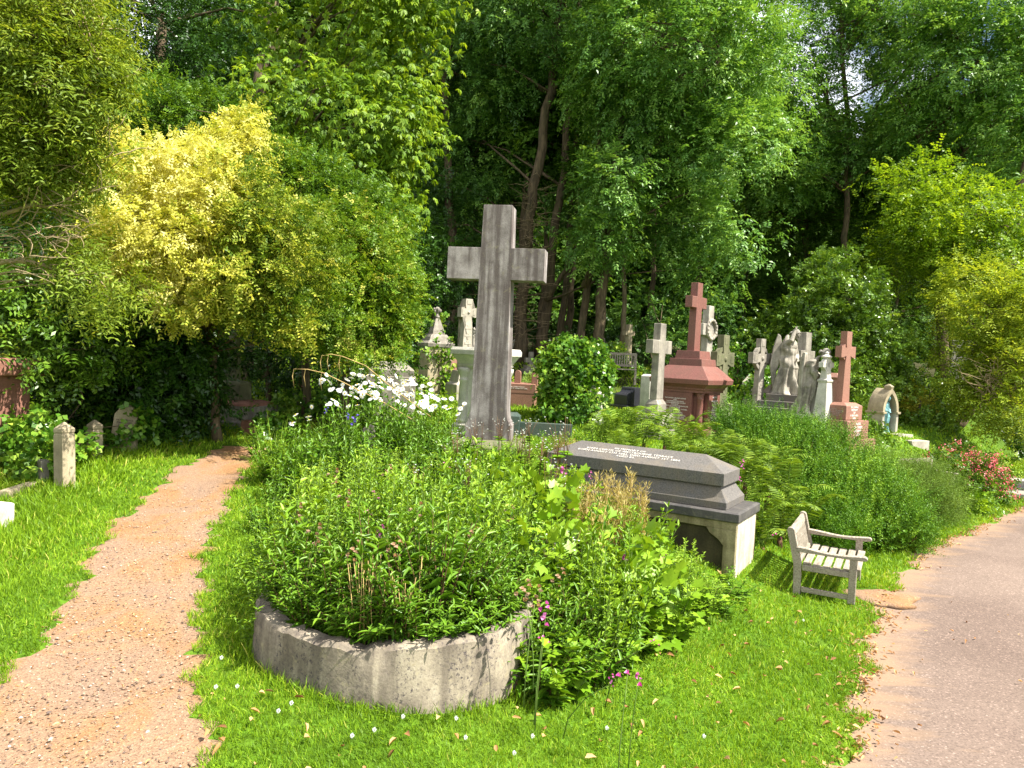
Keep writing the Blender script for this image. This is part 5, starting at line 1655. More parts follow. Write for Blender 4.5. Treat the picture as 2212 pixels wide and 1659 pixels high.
for i, a in enumerate(np.linspace(R(175), R(375), 30)):
    rr = WALL_R - .21 + .03 * g.normal(); x, y = WALL_C[0] + rr * math.cos(a), WALL_C[1] + rr * math.sin(a); z = Tz(WALL_C[0], WALL_C[1] - 1) + .32
    me_ = (per_D + per_B)[i % 4]
    t = place(me_, 'leafy_perennial', 'low leafy plant hugging the inner rim of the round stone wall', 'plant', 'low plants along the wall rim', (x, y, z), g.uniform(0, 6.28), (.75, .75, g.uniform(.35, .6)))
    t.rotation_euler.x, t.rotation_euler.y = .28 * -math.sin(a), .28 * math.cos(a)
# spilling round the right end of the wall
for i, (px, py, hh, kind) in enumerate(((1165, 1512, .50, 0), (1185, 1490, .66, 1), (1150, 1500, .45, 1), (1210, 1512, .55, 2), (1215, 1490, .62, 1), (1265, 1480, .55, 0), (1310, 1462, .60, 1), (1355, 1440, .48, 2), (1240, 1440, .85, 0), (1180, 1450, .75, 0), (1300, 1420, .80, 2), (1400, 1405, .45, 2), (1445, 1380, .40, 2), (1370, 1395, .6, 0), (1340, 1370, .8, 1), (1500, 1345, .38, 2), (1545, 1318, .35, 0), (1580, 1290, .32, 1))):
    q = ground_at(px, py)
    me_ = (per_D[i % 2], per_B[i % 2], lobed[i % 3])[kind]
    lab, gr = (('leafy green plant spilling past the right end of the round wall', 'leafy plants at the right end of the wall'), ('leafy green plant spilling past the right end of the round wall', 'leafy plants at the right end of the wall'), ('broad lobed leaf plant at the foot of the bed on the lawn edge', 'lobed leaf plants on the lawn edge'))[kind]
    place(me_, 'leafy_perennial', lab, 'plant', gr, (q[0], q[1], Tz(q[0], q[1]) - .02), i * 1.3, (1.0, 1.0, hh / .85))
# left flank, shading the wall's left end
for i, (px, py, hh) in enumerate(((570, 1400, .50), (590, 1375, .62), (560, 1290, .55), (575, 1225, .6), (565, 1150, .55), (580, 1040, .55), (575, 1330, .60), (600, 1270, .75), (610, 1200, .75), (605, 1130, .7), (600, 1075, .65))):
    q = ground_at(px, py); me_ = (per_A + per_B)[i % 5]
    place(me_, 'leafy_perennial', 'leafy perennial on the left flank of the bed beside the gravel path', 'plant', 'perennials beside the gravel path', (q[0], q[1], Tz(q[0], q[1]) - .02), i * 2.1, (.85, .85, hh / .85))


# ---------------------------------------------------------------- single flowers
def pea_flower(seed, mat, n=5):
    g = np.random.default_rng(seed); lv = Leaves()
    for i in range(n):
        c = np.array([.022 * g.normal(), .022 * g.normal(), .02 * i - .03])
        a = g.uniform(0, 6.28)
        for s_ in (-.5, .5, 0):
            d_ = np.array([math.cos(a + s_), math.sin(a + s_), .5]); lv.add(c[None], d_[None], np.array([[math.cos(a + 1.57), math.sin(a + 1.57), .4]]), .026, .026, g.random(), 'hex', .3, .2)
    return lv.mesh('petals', L[mat])


def flower_stem(seed, h):
    g = np.random.default_rng(seed); mb = MB(); lean = g.normal(size=2) * .12
    pts = [(lean[0] * u * u, lean[1] * u * u, h * u) for u in (0, .35, .7, 1)]
    mb.tube(pts, [.004, .0035, .003, .002], 5); return mb.mesh('stem', M['stem']), pts[-1]


sp = [pea_flower(s, 'spent', 7) for s in (11, 12)]
pk = [pea_flower(s, 'pink', n) for s, n in ((1, 4), (2, 7), (3, 3))]
bl = [pea_flower(s, 'blue_fl', 5) for s in (5, 6)]
st3 = [flower_stem(s, .55) for s in (1, 2, 3, 4)]


def blossom(px, py, d, mesh, label, group, scale=1.0, k=0, name='pink_flower'):
    """Flower head seen there, on a stem rooted in the ground below it."""
    h = at(px, py, d); me_, tp = st3[k % 4]
    zg = Tz(h[0], h[1]); zg = max(zg, h[2] - .6); f_ = max(.05, (h[2] - zg) / .55)
    t = thing(name, label, 'flower', (h[0] - tp[0], h[1] - tp[1], zg), 0, group)
    s = link('stem', me_, t); s.scale = (1, 1, f_)
    b_ = link('petals', mesh, t, (tp[0], tp[1], .55 * f_)); b_.scale = (scale,) * 3


for i, (px, py, d, s, lab) in enumerate(((813, 1071, 5.9, 1.0, 'magenta pea flower left of the bed centre, above the round wall'), (823, 1163, 5.0, .9, 'pale pink pea flower over the middle of the round wall'),
        (962, 1003, 7.5, 1.0, 'pink flower spike just below the foot of the tall cross'), (1219, 1019, 7.4, 1.2, 'pink flower spike nearest the left end of the dark tomb'), (1178, 1338, 4.45, 1.0, 'magenta pea flower hanging right of the wall end'),
        (1175, 1376, 4.4, .6, 'tiny magenta bud just below the hanging pea flower'), (1352, 1207, 6.2, .9, 'pink bloom right of the lobed leaves in front of the tomb'), (1433, 1212, 6.6, .9, 'pink bloom closest to the pale tomb panel'),
        (1356, 1455, 4.25, 1.15, 'largest magenta pea flower, low over the lawn'), (1381, 1463, 4.25, .7, 'small mauve flower beside the largest magenta one'), (1322, 1476, 4.25, .5, 'smallest pink bud low over the lawn'),
        (797, 1105, 5.6, .6, 'faded pink seed head left of the pale pink flower'), (935, 1080, 6.4, .7, 'small pink flower in the middle of the bed'), (1275, 1030, 7.6, .6, 'small pink flower against the dark tomb slab'), (1413, 1384, 4.7, .5, 'tiny pink flower at the lawn edge of the bed'))):
    blossom(px, py, d, pk[i % 3], lab, 'pink flowers of the bed', s, i)
for i, (px, py, lab) in enumerate(((768, 910, 'largest violet flower cluster below the daisies'), (749, 901, 'small violet flower left of the largest violet cluster'), (706, 888, 'violet flower half hidden at the left under the daisies'))):
    blossom(px, py, 9.2, bl[i % 2], lab, 'violet flowers under the daisies', (1.3, .8, .7)[i], i, 'violet_flower')
for i, (px, py, d) in enumerate(((1600, 1036, 9.6), (1604, 1008, 9.8), (3055 / 1.8228, 1155, 8.8))):
    blossom(px, py, d, pk[i], ('dusty pink flower beside the ferns, level with the tomb moulding', 'dusty pink flower at the corner of the dark slab', 'dusty pink flower behind the bench back')[i], 'pink flowers by the ferns', .9, i)


for i, (px, py, d) in enumerate(((680, 1168, 4.9), (770, 1205, 4.75), (745, 1090, 5.6), (858, 1195, 4.7), (900, 1120, 5.2), (1010, 1190, 5.2), (640, 1120, 5.5), (1135, 1290, 4.6), (1155, 1305, 4.55), (1025, 1165, 5.3), (1100, 1120, 6.0), (1210, 1260, 5.4), (720, 1040, 6.4), (840, 1030, 6.8))):
    blossom(px, py, d, sp[i % 2], 'faded tan seed head standing over the foliage of the bed', 'faded seed heads of the bed', 1.1, i, 'spent_flower')


# bare brown stems showing in the middle of the front rim
def bare_stems(seed):
    g = np.random.default_rng(seed); mb = MB()
    for i in range(26):
        a = g.uniform(0, 6.28); r = .10 * g.random(); b_ = np.array([r * math.cos(a), r * math.sin(a), 0]); e = b_ * 1.8 + np.array([.03 * g.normal(), .03 * g.normal(), g.uniform(.3, .55)])
        mb.tube([b_, (b_ + e) / 2 + .01 * g.normal(size=3), e], [.0035, .003, .002], 4)
    return mb.mesh('stem', M['stem_dry'])


for i, (a, lab) in enumerate(((R(266), 'clump of bare straw brown stems at the middle of the wall rim'), (R(284), 'clump of bare brown stems right of the middle of the wall rim'))):
    t = thing('dead_stems', lab, 'plant', (WALL_C[0] + .78 * math.cos(a), WALL_C[1] + .78 * math.sin(a), Tz(WALL_C[0], WALL_C[1] - 1) + .32), a); link('stem', bare_stems(i), t)


# ---------------------------------------------------------------- daisies
def daisy_head():
    lv = Leaves(); n = 12; a = np.arange(n) * 2 * math.pi / n
    D = np.stack([np.cos(a), np.sin(a), .12 + 0 * a], 1)
    lv.add(D * .008, D, np.tile([0, 0, 1.], (n, 1)), .032, .0115, .6, 'hex', .05, .15)
    me = lv.mesh('flower', [L['white_fl'], M['daisy_eye']])
    return me


DH = daisy_head()
eye = MB().ellip((0, 0, .006), (.010, .010, .006), 10, 5).mesh('flower_centre', M['daisy_eye'])
dz_leaf = [plant(s, 14, 1.0, .30, .10, .026, 11, 'hex', 'perennial_deep', t0=.40, tup=.35, r0=.16) for s in (31, 32, 33)]
DP = [(735, 825, 10.3, 11), (795, 818, 10.6, 12), (850, 822, 10.4, 12), (770, 848, 9.9, 10), (830, 850, 9.9, 9), (890, 838, 10.2, 11), (900, 862, 9.9, 9), (955, 866, 10.2, 9), (700, 870, 9.8, 4), (650, 905, 9.6, 3), (960, 880, 9.8, 6), (870, 830, 10.7, 6)]
DP_W = ['at the upper left end of the drift', 'at the top of the drift, in front of the coped tomb', 'in the middle top of the drift', 'below the upper left end of the drift', 'in the middle front of the drift', 'right of the middle of the drift', 'in the right front of the drift', 'next to the pale columns', 'loose at the lower left of the drift', 'farthest left, with few flowers', 'lowest, beside the foot of the columns', 'at the back of the drift']
for i, (px, py, d, nf) in enumerate(DP):
    h = at(px, py, d); zg = Tz(h[0], h[1]); hh = h[2] - zg
    t = thing('daisy_plant', 'white daisy clump ' + DP_W[i], 'daisy', (h[0], h[1], zg - .02), 0, 'white daisies left of the tall cross')
    a, b_ = dz_leaf[i % 3]
    for nm, me_ in (('stem', a), ('foliage', b_)):
        o = link(nm, me_, t); o.scale = (1, 1, max(.3, hh * .93)); o.rotation_euler.z = i
    for k in range(int(nf * 1.7)):
        o = link('flower', DH, t, (g.uniform(-.30, .30), g.uniform(-.22, .22), hh + g.normal() * .07))
        o.rotation_euler = (R(22) + g.normal() * .5, g.normal() * .5 + .3, g.uniform(-.6, .6)); s_ = g.uniform(.85, 1.2); o.scale = (s_, s_, s_)
        e = link('flower_centre', eye, o)

dark_leaf = [plant(s, 16, .8, .36, .12, .048, 9, 'hex', 'perennial_deep', t0=.25, tup=.35, r0=.18) for s in (41, 42)]
for i, (px, py, d) in enumerate(((840, 848, 10.6), (885, 850, 10.7), (925, 858, 10.6), (790, 842, 10.5), (750, 850, 10.3), (860, 868, 9.8), (600, 930, 9.9), (640, 900, 10.4), (690, 905, 9.6), (760, 890, 9.6), (820, 905, 9.3), (880, 895, 9.6), (940, 905, 9.4), (985, 925, 9.6), (720, 930, 9.1), (800, 935, 8.9), (880, 935, 9.0), (950, 940, 9.0), (570, 900, 11.2), (660, 945, 9.0))):
    h = at(px, py, d); zg = Tz(h[0], h[1]); s_ = max(.4, (h[2] - zg) / .8)
    place(dark_leaf[i % 2], 'leafy_shrub', 'dark leafy plant filling the bed below the white daisies', 'plant', 'dark leafy plants under the daisies', (h[0], h[1], zg - .02), i * 1.7, (1, 1, s_))


# ---------------------------------------------------------------- sedge tufts, dry seed heads, white anemones
def tuft(seed, n, ln, mat, wd=.010):
    g = np.random.default_rng(seed); lv = Leaves()
    a = g.uniform(0, 6.28, n); el = g.uniform(.7, 1.45, n)
    P = np.stack([.05 * np.cos(a), .05 * np.sin(a), 0 * a], 1)
    l1 = ln * g.uniform(.6, 1.1, n) * .5
    D = np.stack([np.cos(a) * np.cos(el), np.sin(a) * np.cos(el), np.sin(el)], 1); Nn = np.stack([-np.cos(a) * np.sin(el), -np.sin(a) * np.sin(el), np.cos(el)], 1)
    ti = .5 + .2 * g.normal(size=n)
    for k in range(4):
        seg = l1 * .55; V = Nn
        Pn = P + D * seg[:, None]
        S = unit(np.cross(D, Nn)); w0, w1 = wd * (1 - .2 * k) * .5, wd * (1 - .2 * (k + 1)) * .5 if k < 3 else .0005
        Q = np.stack([P - S * w0, P + S * w0, Pn + S * w1, Pn - S * w1], 1)
        lv.V.append(Q.reshape(-1, 3)); lv.I.append((np.arange(n)[:, None] * 4 + np.arange(4)).ravel() + lv.n); lv.S.append(np.full(n, 4)); lv.T.append(ti); lv.mi.append(np.zeros(n, int)); lv.n += 4 * n
        P = Pn; D = unit(D - np.array([0, 0, .30 + .1 * k]) * np.cos(el)[:, None] ** .5); Nn = unit(np.cross(S, D))
    return lv.mesh('blades', L[mat])


tf_ = [tuft(1, 70, .75, 'lime'), tuft(2, 60, .75, 'fern')]
for i, (px, py, s_, lab) in enumerate(((600, 1030, 1.0, 'arching yellow green sedge tuft at the left corner of the bed'), (570, 1010, .8, 'smaller sedge tuft where the gravel path passes into shade'), (720, 985, .8, 'sedge tuft under the violet flowers'), (830, 985, .9, 'sedge tuft in front of the daisies, left of the cross'), (975, 968, 1.0, 'strappy leaved tuft at the left foot of the tall cross'))):
    q = ground_at(px, py + 12); t = thing('sedge_tuft', lab, 'grass tuft', (q[0], q[1], Tz(q[0], q[1])), i, 'sedge tufts of the bed'); t.scale = (s_ * 1.1,) * 3; link('blades', tf_[i % 2], t)


def seedheads(seed):
    g = np.random.default_rng(seed); mb = MB(); lv = Leaves(); P, D = [], []
    for i in range(9):
        a = g.uniform(0, 6.28); r = .12 * g.random(); h = g.uniform(.6, .8)
        mb.tube([(0, 0, 0), (r * .4 * math.cos(a), r * .4 * math.sin(a), h * .5), (r * math.cos(a), r * math.sin(a), h)], [.003, .0025, .0012], 4)
        for k in range(60):
            u = g.uniform(.35, 1); c = np.array([r * u * math.cos(a), r * u * math.sin(a), h * u]); an = g.uniform(0, 6.28)
            off = .09 * (1.15 - u) + .015
            d_ = np.array([math.cos(an) * .8, math.sin(an) * .8, .8]); P.append(c + d_ * off * g.random()); D.append(d_)
    P, D = np.array(P), np.array(D)
    lv.add(P, D, g.normal(size=P.shape), .05, .008, g.random(len(P)), 'kite', .1, .1)
    return mb.mesh('stem', M['stem_dry']), lv.mesh('seedhead', L['dry'])


sh_ = [seedheads(1), seedheads(2)]
for i, (px, py, d) in enumerate(((1270, 1018, 7.3), (1300, 1018, 7.5), (1335, 1012, 7.6), (1365, 1015, 7.6), (1240, 1055, 7.0), (1395, 1040, 7.6), (1230, 945, 10.2), (1250, 985, 9.6), (1310, 1060, 7.0), (1350, 1060, 7.1), (1290, 1085, 6.6))):
    h = at(px, py, d); zg = Tz(h[0], h[1]); place(sh_[i % 2], 'seedhead_plant', 'straw yellow plant gone to seed between the bed and dark tomb', 'plant', 'dry seed heads in front of the tomb', (h[0], h[1], zg), i * 1.1, (1, 1, max(.3, (h[2] - zg) / .8)), ('stem', 'seedhead'))


def anemone(seed):
    g = np.random.default_rng(seed); mb = MB(); lv = Leaves(); fl_ = Leaves()
    for i in range(4):
        a = g.uniform(0, 6.28); r = g.uniform(.05, .22); h = g.uniform(.8, 1.05); kx, ky = math.cos(a), math.sin(a)
        tip = np.array([r * kx, r * ky, h]); fork = np.array([r * .6 * kx, r * .6 * ky, h * .7])
        mb.tube([(0, 0, 0), fork * .5 + np.array([0, 0, .05]), fork, tip], [.004, .0035, .003, .0015], 5)
        for k in range(4):
            e = fork + np.array([g.normal() * .09, g.normal() * .09, g.uniform(.12, .32)])
            mb.tube([fork, fork * .5 + e * .5 + np.array([0, 0, .03]), e], [.0022, .0018, .001], 4)
            aa = np.arange(5) * 1.2566
            fl_.add(np.repeat(e[None], 5, 0), np.stack([np.cos(aa) * .7, np.sin(aa) * .7, .7 + 0 * aa], 1), np.tile([0, 0, 1.], (5, 1)), .016, .014, .7, 'kite', .2, 0)
        aa = np.arange(3) * 2.09 + a
        lv.add(np.repeat(fork[None], 3, 0), np.stack([np.cos(aa), np.sin(aa), .3 + 0 * aa], 1), np.tile([0, 0, 1.], (3, 1)), .09, .05, .5, 'lobed', .2, .2)
    return mb.mesh('stem', M['stem_brown']), lv.mesh('foliage', L['perennial']), fl_.mesh('flower', L['white_fl'])


an_ = [anemone(s) for s in (1, 2, 3)]
for i, (px, py, d) in enumerate(((1000, 930, 8.6), (1040, 905, 9.4), (1085, 900, 9.4), (1115, 925, 8.6), (1165, 940, 8.4), (1205, 930, 8.8), (1150, 905, 9.8), (1225, 900, 8.0), (1190, 985, 7.4), (1010, 985, 7.4), (1205, 1140, 6.0), (905, 1000, 7.6))):
    h = at(px, py, d); zg = Tz(h[0], h[1]); place(an_[i % 3], 'anemone', 'tall dark stemmed plant with tiny white flower buds around the cross foot', 'plant', 'white budded stalks around the tall cross', (h[0], h[1], zg), i * .9, (1, 1, max(.3, (h[2] - zg) / 1.0)), ('stem', 'foliage', 'flower'))

# herbs right of the cross and at the back of the bed
for i, (px, py, d) in enumerate(((1120, 940, 10.4), (1150, 935, 10.8), (1180, 925, 11.2), (1215, 920, 11.4), (1250, 915, 11.4), (1140, 960, 9.9), (1190, 955, 10.1), (1230, 950, 10.2), (1270, 935, 10.9), (1210, 985, 9.2), (1100, 925, 11.4), (1290, 905, 12.0), (1150, 985, 9.2), (960, 900, 11.2), (925, 890, 11.6), (1010, 940, 10.1), (1085, 950, 10.0))):
    h = at(px, py, d); zg = Tz(h[0], h[1]); me_ = (per_C + per_A + per_B)[(i * 3) % 7]
    place(me_, 'leafy_perennial', 'leafy herb behind the dark tomb and at the foot of the tall cross', 'plant', 'herbs around the foot of the cross', (h[0], h[1], zg - .02), i * 1.9, (.9, .9, max(.3, (h[2] - zg) / .85)))


# pendulous sedge stalks leaning out left of the daisies
def stalk(pts, label):
    P = [at(*p) for p in pts]; b0 = P[0]
    t = thing('sedge_stalk', label, 'grass stalk', tuple(b0), 0, 'arching sedge stalks left of the daisies')
    mb = MB(); Q = [tuple(p - b0) for p in P]; mb.tube(Q, [.006] * (len(Q) - 1) + [.003], 5); part('stem', mb, M['stem_dry'], t)
    for k in (-1, -2, -3):
        q = np.array(Q[k]); c = MB(); c.tube([q, q + (-.03, 0, .0), q + (-.05, 0, -.10), q + (-.02, 0, -.24)], [.003, .004, .006, .002], 5); part('catkin', c, M['stem_dry'], t)


stalk(((905, 915, 10), (830, 870, 10), (760, 835, 10), (700, 806, 10), (665, 798, 10), (640, 797, 10)), 'lower arching sedge stalk with hanging catkins')
stalk(((930, 900, 10.3), (850, 840, 10.3), (790, 790, 10.3), (740, 770, 10.3), (715, 765, 10.3), (700, 768, 10.3)), 'upper arching sedge stalk with hanging catkins')


# ================================================================== ferns
def frond(seed):
    g = np.random.default_rng(seed); mb = MB(); lv = Leaves(); n = 20
    u = np.linspace(0, 1, n); x = .95 * u - .18 * u ** 2; z = .85 * u - .62 * u ** 2.4
    pts = np.stack([x, .03 * np.sin(u * 3 + seed), z], 1)
    mb.tube(pts[::3], list(np.interp(u[::3], [0, 1], [.006, .001])), 4)
    tg = unit(np.gradient(pts, axis=0))
    for s_ in (-1, 1):
        k = np.arange(3, n); side = np.tile([0, s_, 0.], (len(k), 1))
        D = unit(side + tg[k] * .45 + .06 * g.normal(size=(len(k), 3)) - np.array([0, 0, .12])); Nn = np.cross(tg[k], side) * s_ + .12 * g.normal(size=D.shape)
        ln = .19 * np.sin(np.pi * (.14 + .86 * u[k])) ** .8 + .012
        lv.add(pts[k], D, Nn, ln, .022, .45 + .16 * g.normal(size=len(k)) + .15 * u[k], 'hex', .1, .12)
    return mb.mesh('stem', M['stem']), lv.mesh('frond', L['fern'])


FR = [frond(s) for s in (1, 2, 3)]
FERN = [(1300, 905, 11.3, .80), (1345, 890, 11.6, .95), (1395, 885, 11.8, .95), (1440, 892, 11.6, .90), (1490, 905, 11.4, .9), (1370, 925, 11.0, .8), (1530, 925, 11.0, .85), (1565, 945, 10.7, .9), (1615, 955, 10.5, 1.0), (1665, 955, 10.6, 1.0), (1640, 1000, 10.1, 1.0), (1700, 1010, 10.2, 1.0), (1610, 1050, 9.7, .95), (1690, 1075, 9.7, .95), (1650, 1115, 9.4, .9), (1735, 1060, 10.0, .9), (1590, 985, 10.1, .9), (1460, 935, 10.9, .7), (1330, 940, 10.6, .6)]
fw = ['behind the left half of the dark tomb', 'behind the middle of the tomb, leftmost tall one', 'behind the tomb, below the grey latin cross', 'in front of the red granite monument, left one', 'in front of the red granite monument, under its columns', 'low behind the tomb slab', 'at the right foot of the red monument', 'at the far right corner of the dark slab', 'beside the tomb end, upper left one', 'upper right one against the rosemary', 'in the middle of the clump right of the tomb', 'right middle of the clump, touching the rosemary', 'hugging the pale tomb end', 'above the bench back', 'lowest of the clump, between tomb and bench', 'farthest right, under the rosemary', 'overhanging the tomb moulding', 'low before the red monument base', 'smallest, low behind the tomb']
for i, (px, py, d, s_) in enumerate(FERN):
    h = at(px, py, d); zg = Tz(h[0], h[1]); s_ *= .95
    base = max(zg, h[2] - .62 * s_)
    t = thing('fern', 'green fern ' + fw[i], 'fern', (h[0], h[1], zg), i * 1.2, 'ferns around the dark tomb')
    st = MB().tube([(0, 0, -.05), (0, 0, base - zg + .02)], [.05, .03], 6); part('stem', st, M['stem_brown'], t)
    nf = 9
    for k in range(nf):
        sm, fm = FR[k % 3]
        o = link('frond', fm, t, (0, 0, base - zg)); q = s_ * g.uniform(.75, 1.1); o.scale = (q, q, q * g.uniform(.8, 1.25)); o.rotation_euler = (g.normal() * .2, -g.uniform(.15, .95), k * 2 * math.pi / nf + g.normal() * .2)
        link('midrib', sm, o)

# lawn clover heads
cl_ = Leaves(); nn_ = 40; u_ = unit(g.normal(size=(nn_, 3))); cl_.add(u_ * .004, u_, unit(g.normal(size=(nn_, 3))), .011, .005, .7, 'kite')
cl_ = cl_.mesh('clover_flower', L['white_fl'])
for i, (px, py) in enumerate(((601, 1547), (629, 1532), (466, 1497), (478, 1432), (760, 1605), (808, 1590), (870, 1560), (985, 1562), (1005, 1608), (1065, 1470), (1110, 1640), (1150, 1600), (512, 1495), (1735, 1345), (2000 - 690, 1585), (1520, 1600))):
    q = ground_at(px, py + 4)
    o = link('clover_flower', cl_, None, (q[0], q[1], Tz(q[0], q[1]) + .04)); tag(o, 'white clover head dotted in the lawn', 'flower', 'white clover heads in the lawn')

# ================================================================== trees and shrubs
def V3(*pts):
    return [np.array(at(*p)) for p in pts]


def to_ground(px, d):
    return np.array(stand(px, d))


def bb(px, py_top, d, rx, rd=None, low=.0, over=1.0):
    """Blob of a bush standing on the ground, its top seen at py_top."""
    b = np.array(stand(px, d)); top = at(px, py_top, d)[2]; h = max(.2, top - b[2])
    s = d / F
    return ((b[0], b[1], b[2] + low + (h - low) * .48), (rx * s * over, rd if rd else rx * s, (h - low) * .52))


# ---- tall ash trees in the middle and on the right
r1 = to_ground(1118, 25)
tree('ash_tree', 'tall many stemmed ash tree with dead twigs on its trunks, behind the tall cross', 'tree', tuple(r1),
     [[r1] + V3((1135, 560, 25), (1155, 400, 25), (1190, 200, 25), (1205, 40, 25), (1225, -150, 25)),
      [to_ground(1172, 25.5)] + V3((1195, 520, 25.5), (1210, 400, 25.5), (1240, 160, 25.5), (1255, -60, 25.5)),
      [to_ground(1205, 26.5)] + V3((1228, 560, 26.5), (1240, 350, 26.5), (1260, 120, 26.5)),
      [to_ground(1130, 27)] + V3((1128, 500, 27), (1140, 350, 27), (1120, 100, 27))],
     [(.20, .10), (.17, .08), (.13, .06), (.13, .06)],
     [px_blob(1180, 40, 25, 210, 110, 2.2), px_blob(1010, 120, 27, 120, 140, 2.0), px_blob(1060, 330, 28, 120, 130, 1.6), px_blob(1230, -90, 25, 260, 110, 2.4), px_blob(1190, 420, 27.5, 90, 80, 1.2), px_blob(990, 470, 28, 80, 100, 1.4), px_blob(1130, 180, 26.5, 120, 100, 1.6)],
     3.6, 'ash', L['ash'], 101, nl=34, lr=.055, gap=.34, tint0=.42)
r2 = to_ground(1288, 23)
tree('ash_tree', 'big leafy ash tree with two bare lit stems, between tall cross and red monument', 'tree', tuple(r2),
     [[r2] + V3((1300, 620, 23), (1322, 500, 23), (1345, 250, 23), (1350, 0, 23), (1360, -150, 23)),
      [to_ground(1245, 23.5)] + V3((1275, 560, 23.5), (1300, 430, 23.5), (1290, 250, 23.5)),
      V3((1262, 620, 23.4), (1320, 470, 23), (1410, 320, 22.6), (1500, 215, 22.4), (1560, 120, 22.4)),
      V3((1180, 650, 25), (1290, 470, 24.4), (1400, 380, 24))],
     [(.17, .09), (.13, .06), (.09, .05), (.08, .04)],
     [px_blob(1460, 110, 22.5, 230, 150, 2.2), px_blob(1580, 330, 22, 120, 110, 1.5), px_blob(1590, 480, 21.5, 75, 90, 1.1), px_blob(1330, 400, 22, 75, 85, 1.0), px_blob(1620, 200, 23, 110, 120, 1.6), px_blob(1300, 520, 22.5, 80, 60, 1.0), px_blob(1450, 330, 23.5, 120, 80, 1.3), px_blob(1480, -90, 23, 280, 100, 2.4), px_blob(1390, 240, 23, 110, 100, 1.4), px_blob(1530, 590, 22, 60, 60, .9), px_blob(1470, 480, 24, 90, 90, 1.1), px_blob(1300, 180, 23.5, 80, 100, 1.2), px_blob(1585, 600, 23, 45, 50, .8)],
     4.2, 'ash', L['ash'], 102, nl=40, lr=.05, gap=.32, tint0=.56)
r3 = to_ground(1830, 27)
tree('ash_tree', 'airy ash tree with thin grey stem and sky showing through, above the holly', 'tree', tuple(r3),
     [[r3] + V3((1826, 520, 27), (1828, 400, 27), (1832, 280, 27), (1820, 120, 27), (1815, -120, 27)),
      V3((1830, 420, 27), (1850, 330, 27), (1900, 220, 27), (1960, 90, 27)), V3((1828, 320, 27), (1790, 230, 27), (1750, 100, 27))],
     [(.12, .06), (.07, .03), (.06, .03)],
     [px_blob(1760, 60, 27, 110, 90, 1.5), px_blob(1900, 40, 27, 110, 80, 1.5), px_blob(1990, 150, 26, 110, 110, 1.5), px_blob(1740, 250, 27, 95, 100, 1.4), px_blob(1840, 330, 27, 110, 70, 1.4), px_blob(1700, 380, 26, 80, 100, 1.2), px_blob(1860, -80, 27, 260, 80, 2), px_blob(1690, 130, 26, 90, 100, 1.3), px_blob(1940, 60, 26, 110, 90, 1.4), px_blob(1830, 130, 28, 80, 60, 1.2), px_blob(1900, 330, 27, 100, 70, 1.3)],
     3.4, 'ash_s', L['ash'], 103, nl=40, lr=.05, gap=.40, tint0=.55)
r4 = to_ground(2035, 25)
tree('ash_tree', 'tall ash tree with dark forking stem at the upper right corner', 'tree', tuple(r4),
     [[r4] + V3((2030, 560, 25), (2025, 400, 25), (2040, 200, 25), (2050, -80, 25)), V3((2030, 480, 25), (2080, 330, 25), (2130, 150, 25)), V3((2028, 420, 25), (1985, 300, 25), (1960, 200, 25))],
     [(.17, .07), (.09, .04), (.08, .03)],
     [px_blob(2090, 130, 24, 150, 130, 2), px_blob(2190, 260, 23, 90, 120, 1.5), px_blob(2000, 260, 25, 100, 100, 1.4), px_blob(2150, 20, 24, 140, 90, 1.8), px_blob(2180, 420, 23, 90, 70, 1.2), px_blob(2040, 380, 26, 110, 70, 1.4), px_blob(2250, 120, 23, 90, 160, 1.5)],
     4.0, 'ash_s', L['ash'], 104, nl=36, lr=.05, gap=.40, tint0=.58)
# ---- beeches on the right
r5 = to_ground(2150, 22)
tree('beech_tree', 'beech with layered bright yellow green branches at right, leaning dark trunk', 'tree', tuple(r5),
     [[r5] + V3((2140, 740, 22), (2165, 620, 22), (2195, 500, 22), (2225, 300, 22))], [(.22, .10)],
     [px_blob(2060, 455, 21, 120, 45, 1.5), px_blob(1990, 400, 22, 85, 50, 1.3), px_blob(2100, 530, 21, 120, 45, 1.4), px_blob(2010, 500, 22, 100, 40, 1.3), px_blob(2140, 600, 20.5, 100, 40, 1.2), px_blob(1960, 560, 23, 90, 50, 1.3), px_blob(2050, 590, 22, 80, 40, 1.1), px_blob(2170, 480, 21, 90, 50, 1.2)],
     5.2, 'beech', L['beech'], 105, nl=26, lr=.05, gap=.22, tint0=.52)
r6 = to_ground(1745, 30)
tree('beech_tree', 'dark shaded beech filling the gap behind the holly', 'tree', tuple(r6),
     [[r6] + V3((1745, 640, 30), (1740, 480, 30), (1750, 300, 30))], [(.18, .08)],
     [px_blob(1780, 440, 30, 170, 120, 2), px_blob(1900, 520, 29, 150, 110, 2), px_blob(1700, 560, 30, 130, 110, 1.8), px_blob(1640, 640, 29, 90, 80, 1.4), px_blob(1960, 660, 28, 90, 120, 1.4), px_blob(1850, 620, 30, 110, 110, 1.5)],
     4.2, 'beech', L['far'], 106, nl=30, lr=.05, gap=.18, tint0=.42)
# ---- holly
r7 = to_ground(1810, 20.5)
tree('holly_bush', 'tall glossy holly bush rising behind the angel statues', 'shrub', tuple(r7), [[r7] + V3((1810, 800, 20.5), (1810, 680, 20.5))], [(.12, .05)],
     [px_blob(1810, 660, 20.5, 95, 95, 1.3), px_blob(1850, 760, 20, 105, 100, 1.3), px_blob(1760, 740, 20.5, 90, 110, 1.2), px_blob(1890, 840, 19.5, 65, 75, 1.0), px_blob(1780, 590, 21, 40, 40, .6), px_blob(1690, 720, 21.5, 60, 50, .8), px_blob(1800, 850, 20, 120, 80, 1.0)],
     17, 'holly', L['holly'], 107, nl=14, lr=.03, shell=.3, lump=.3, tint0=.5)
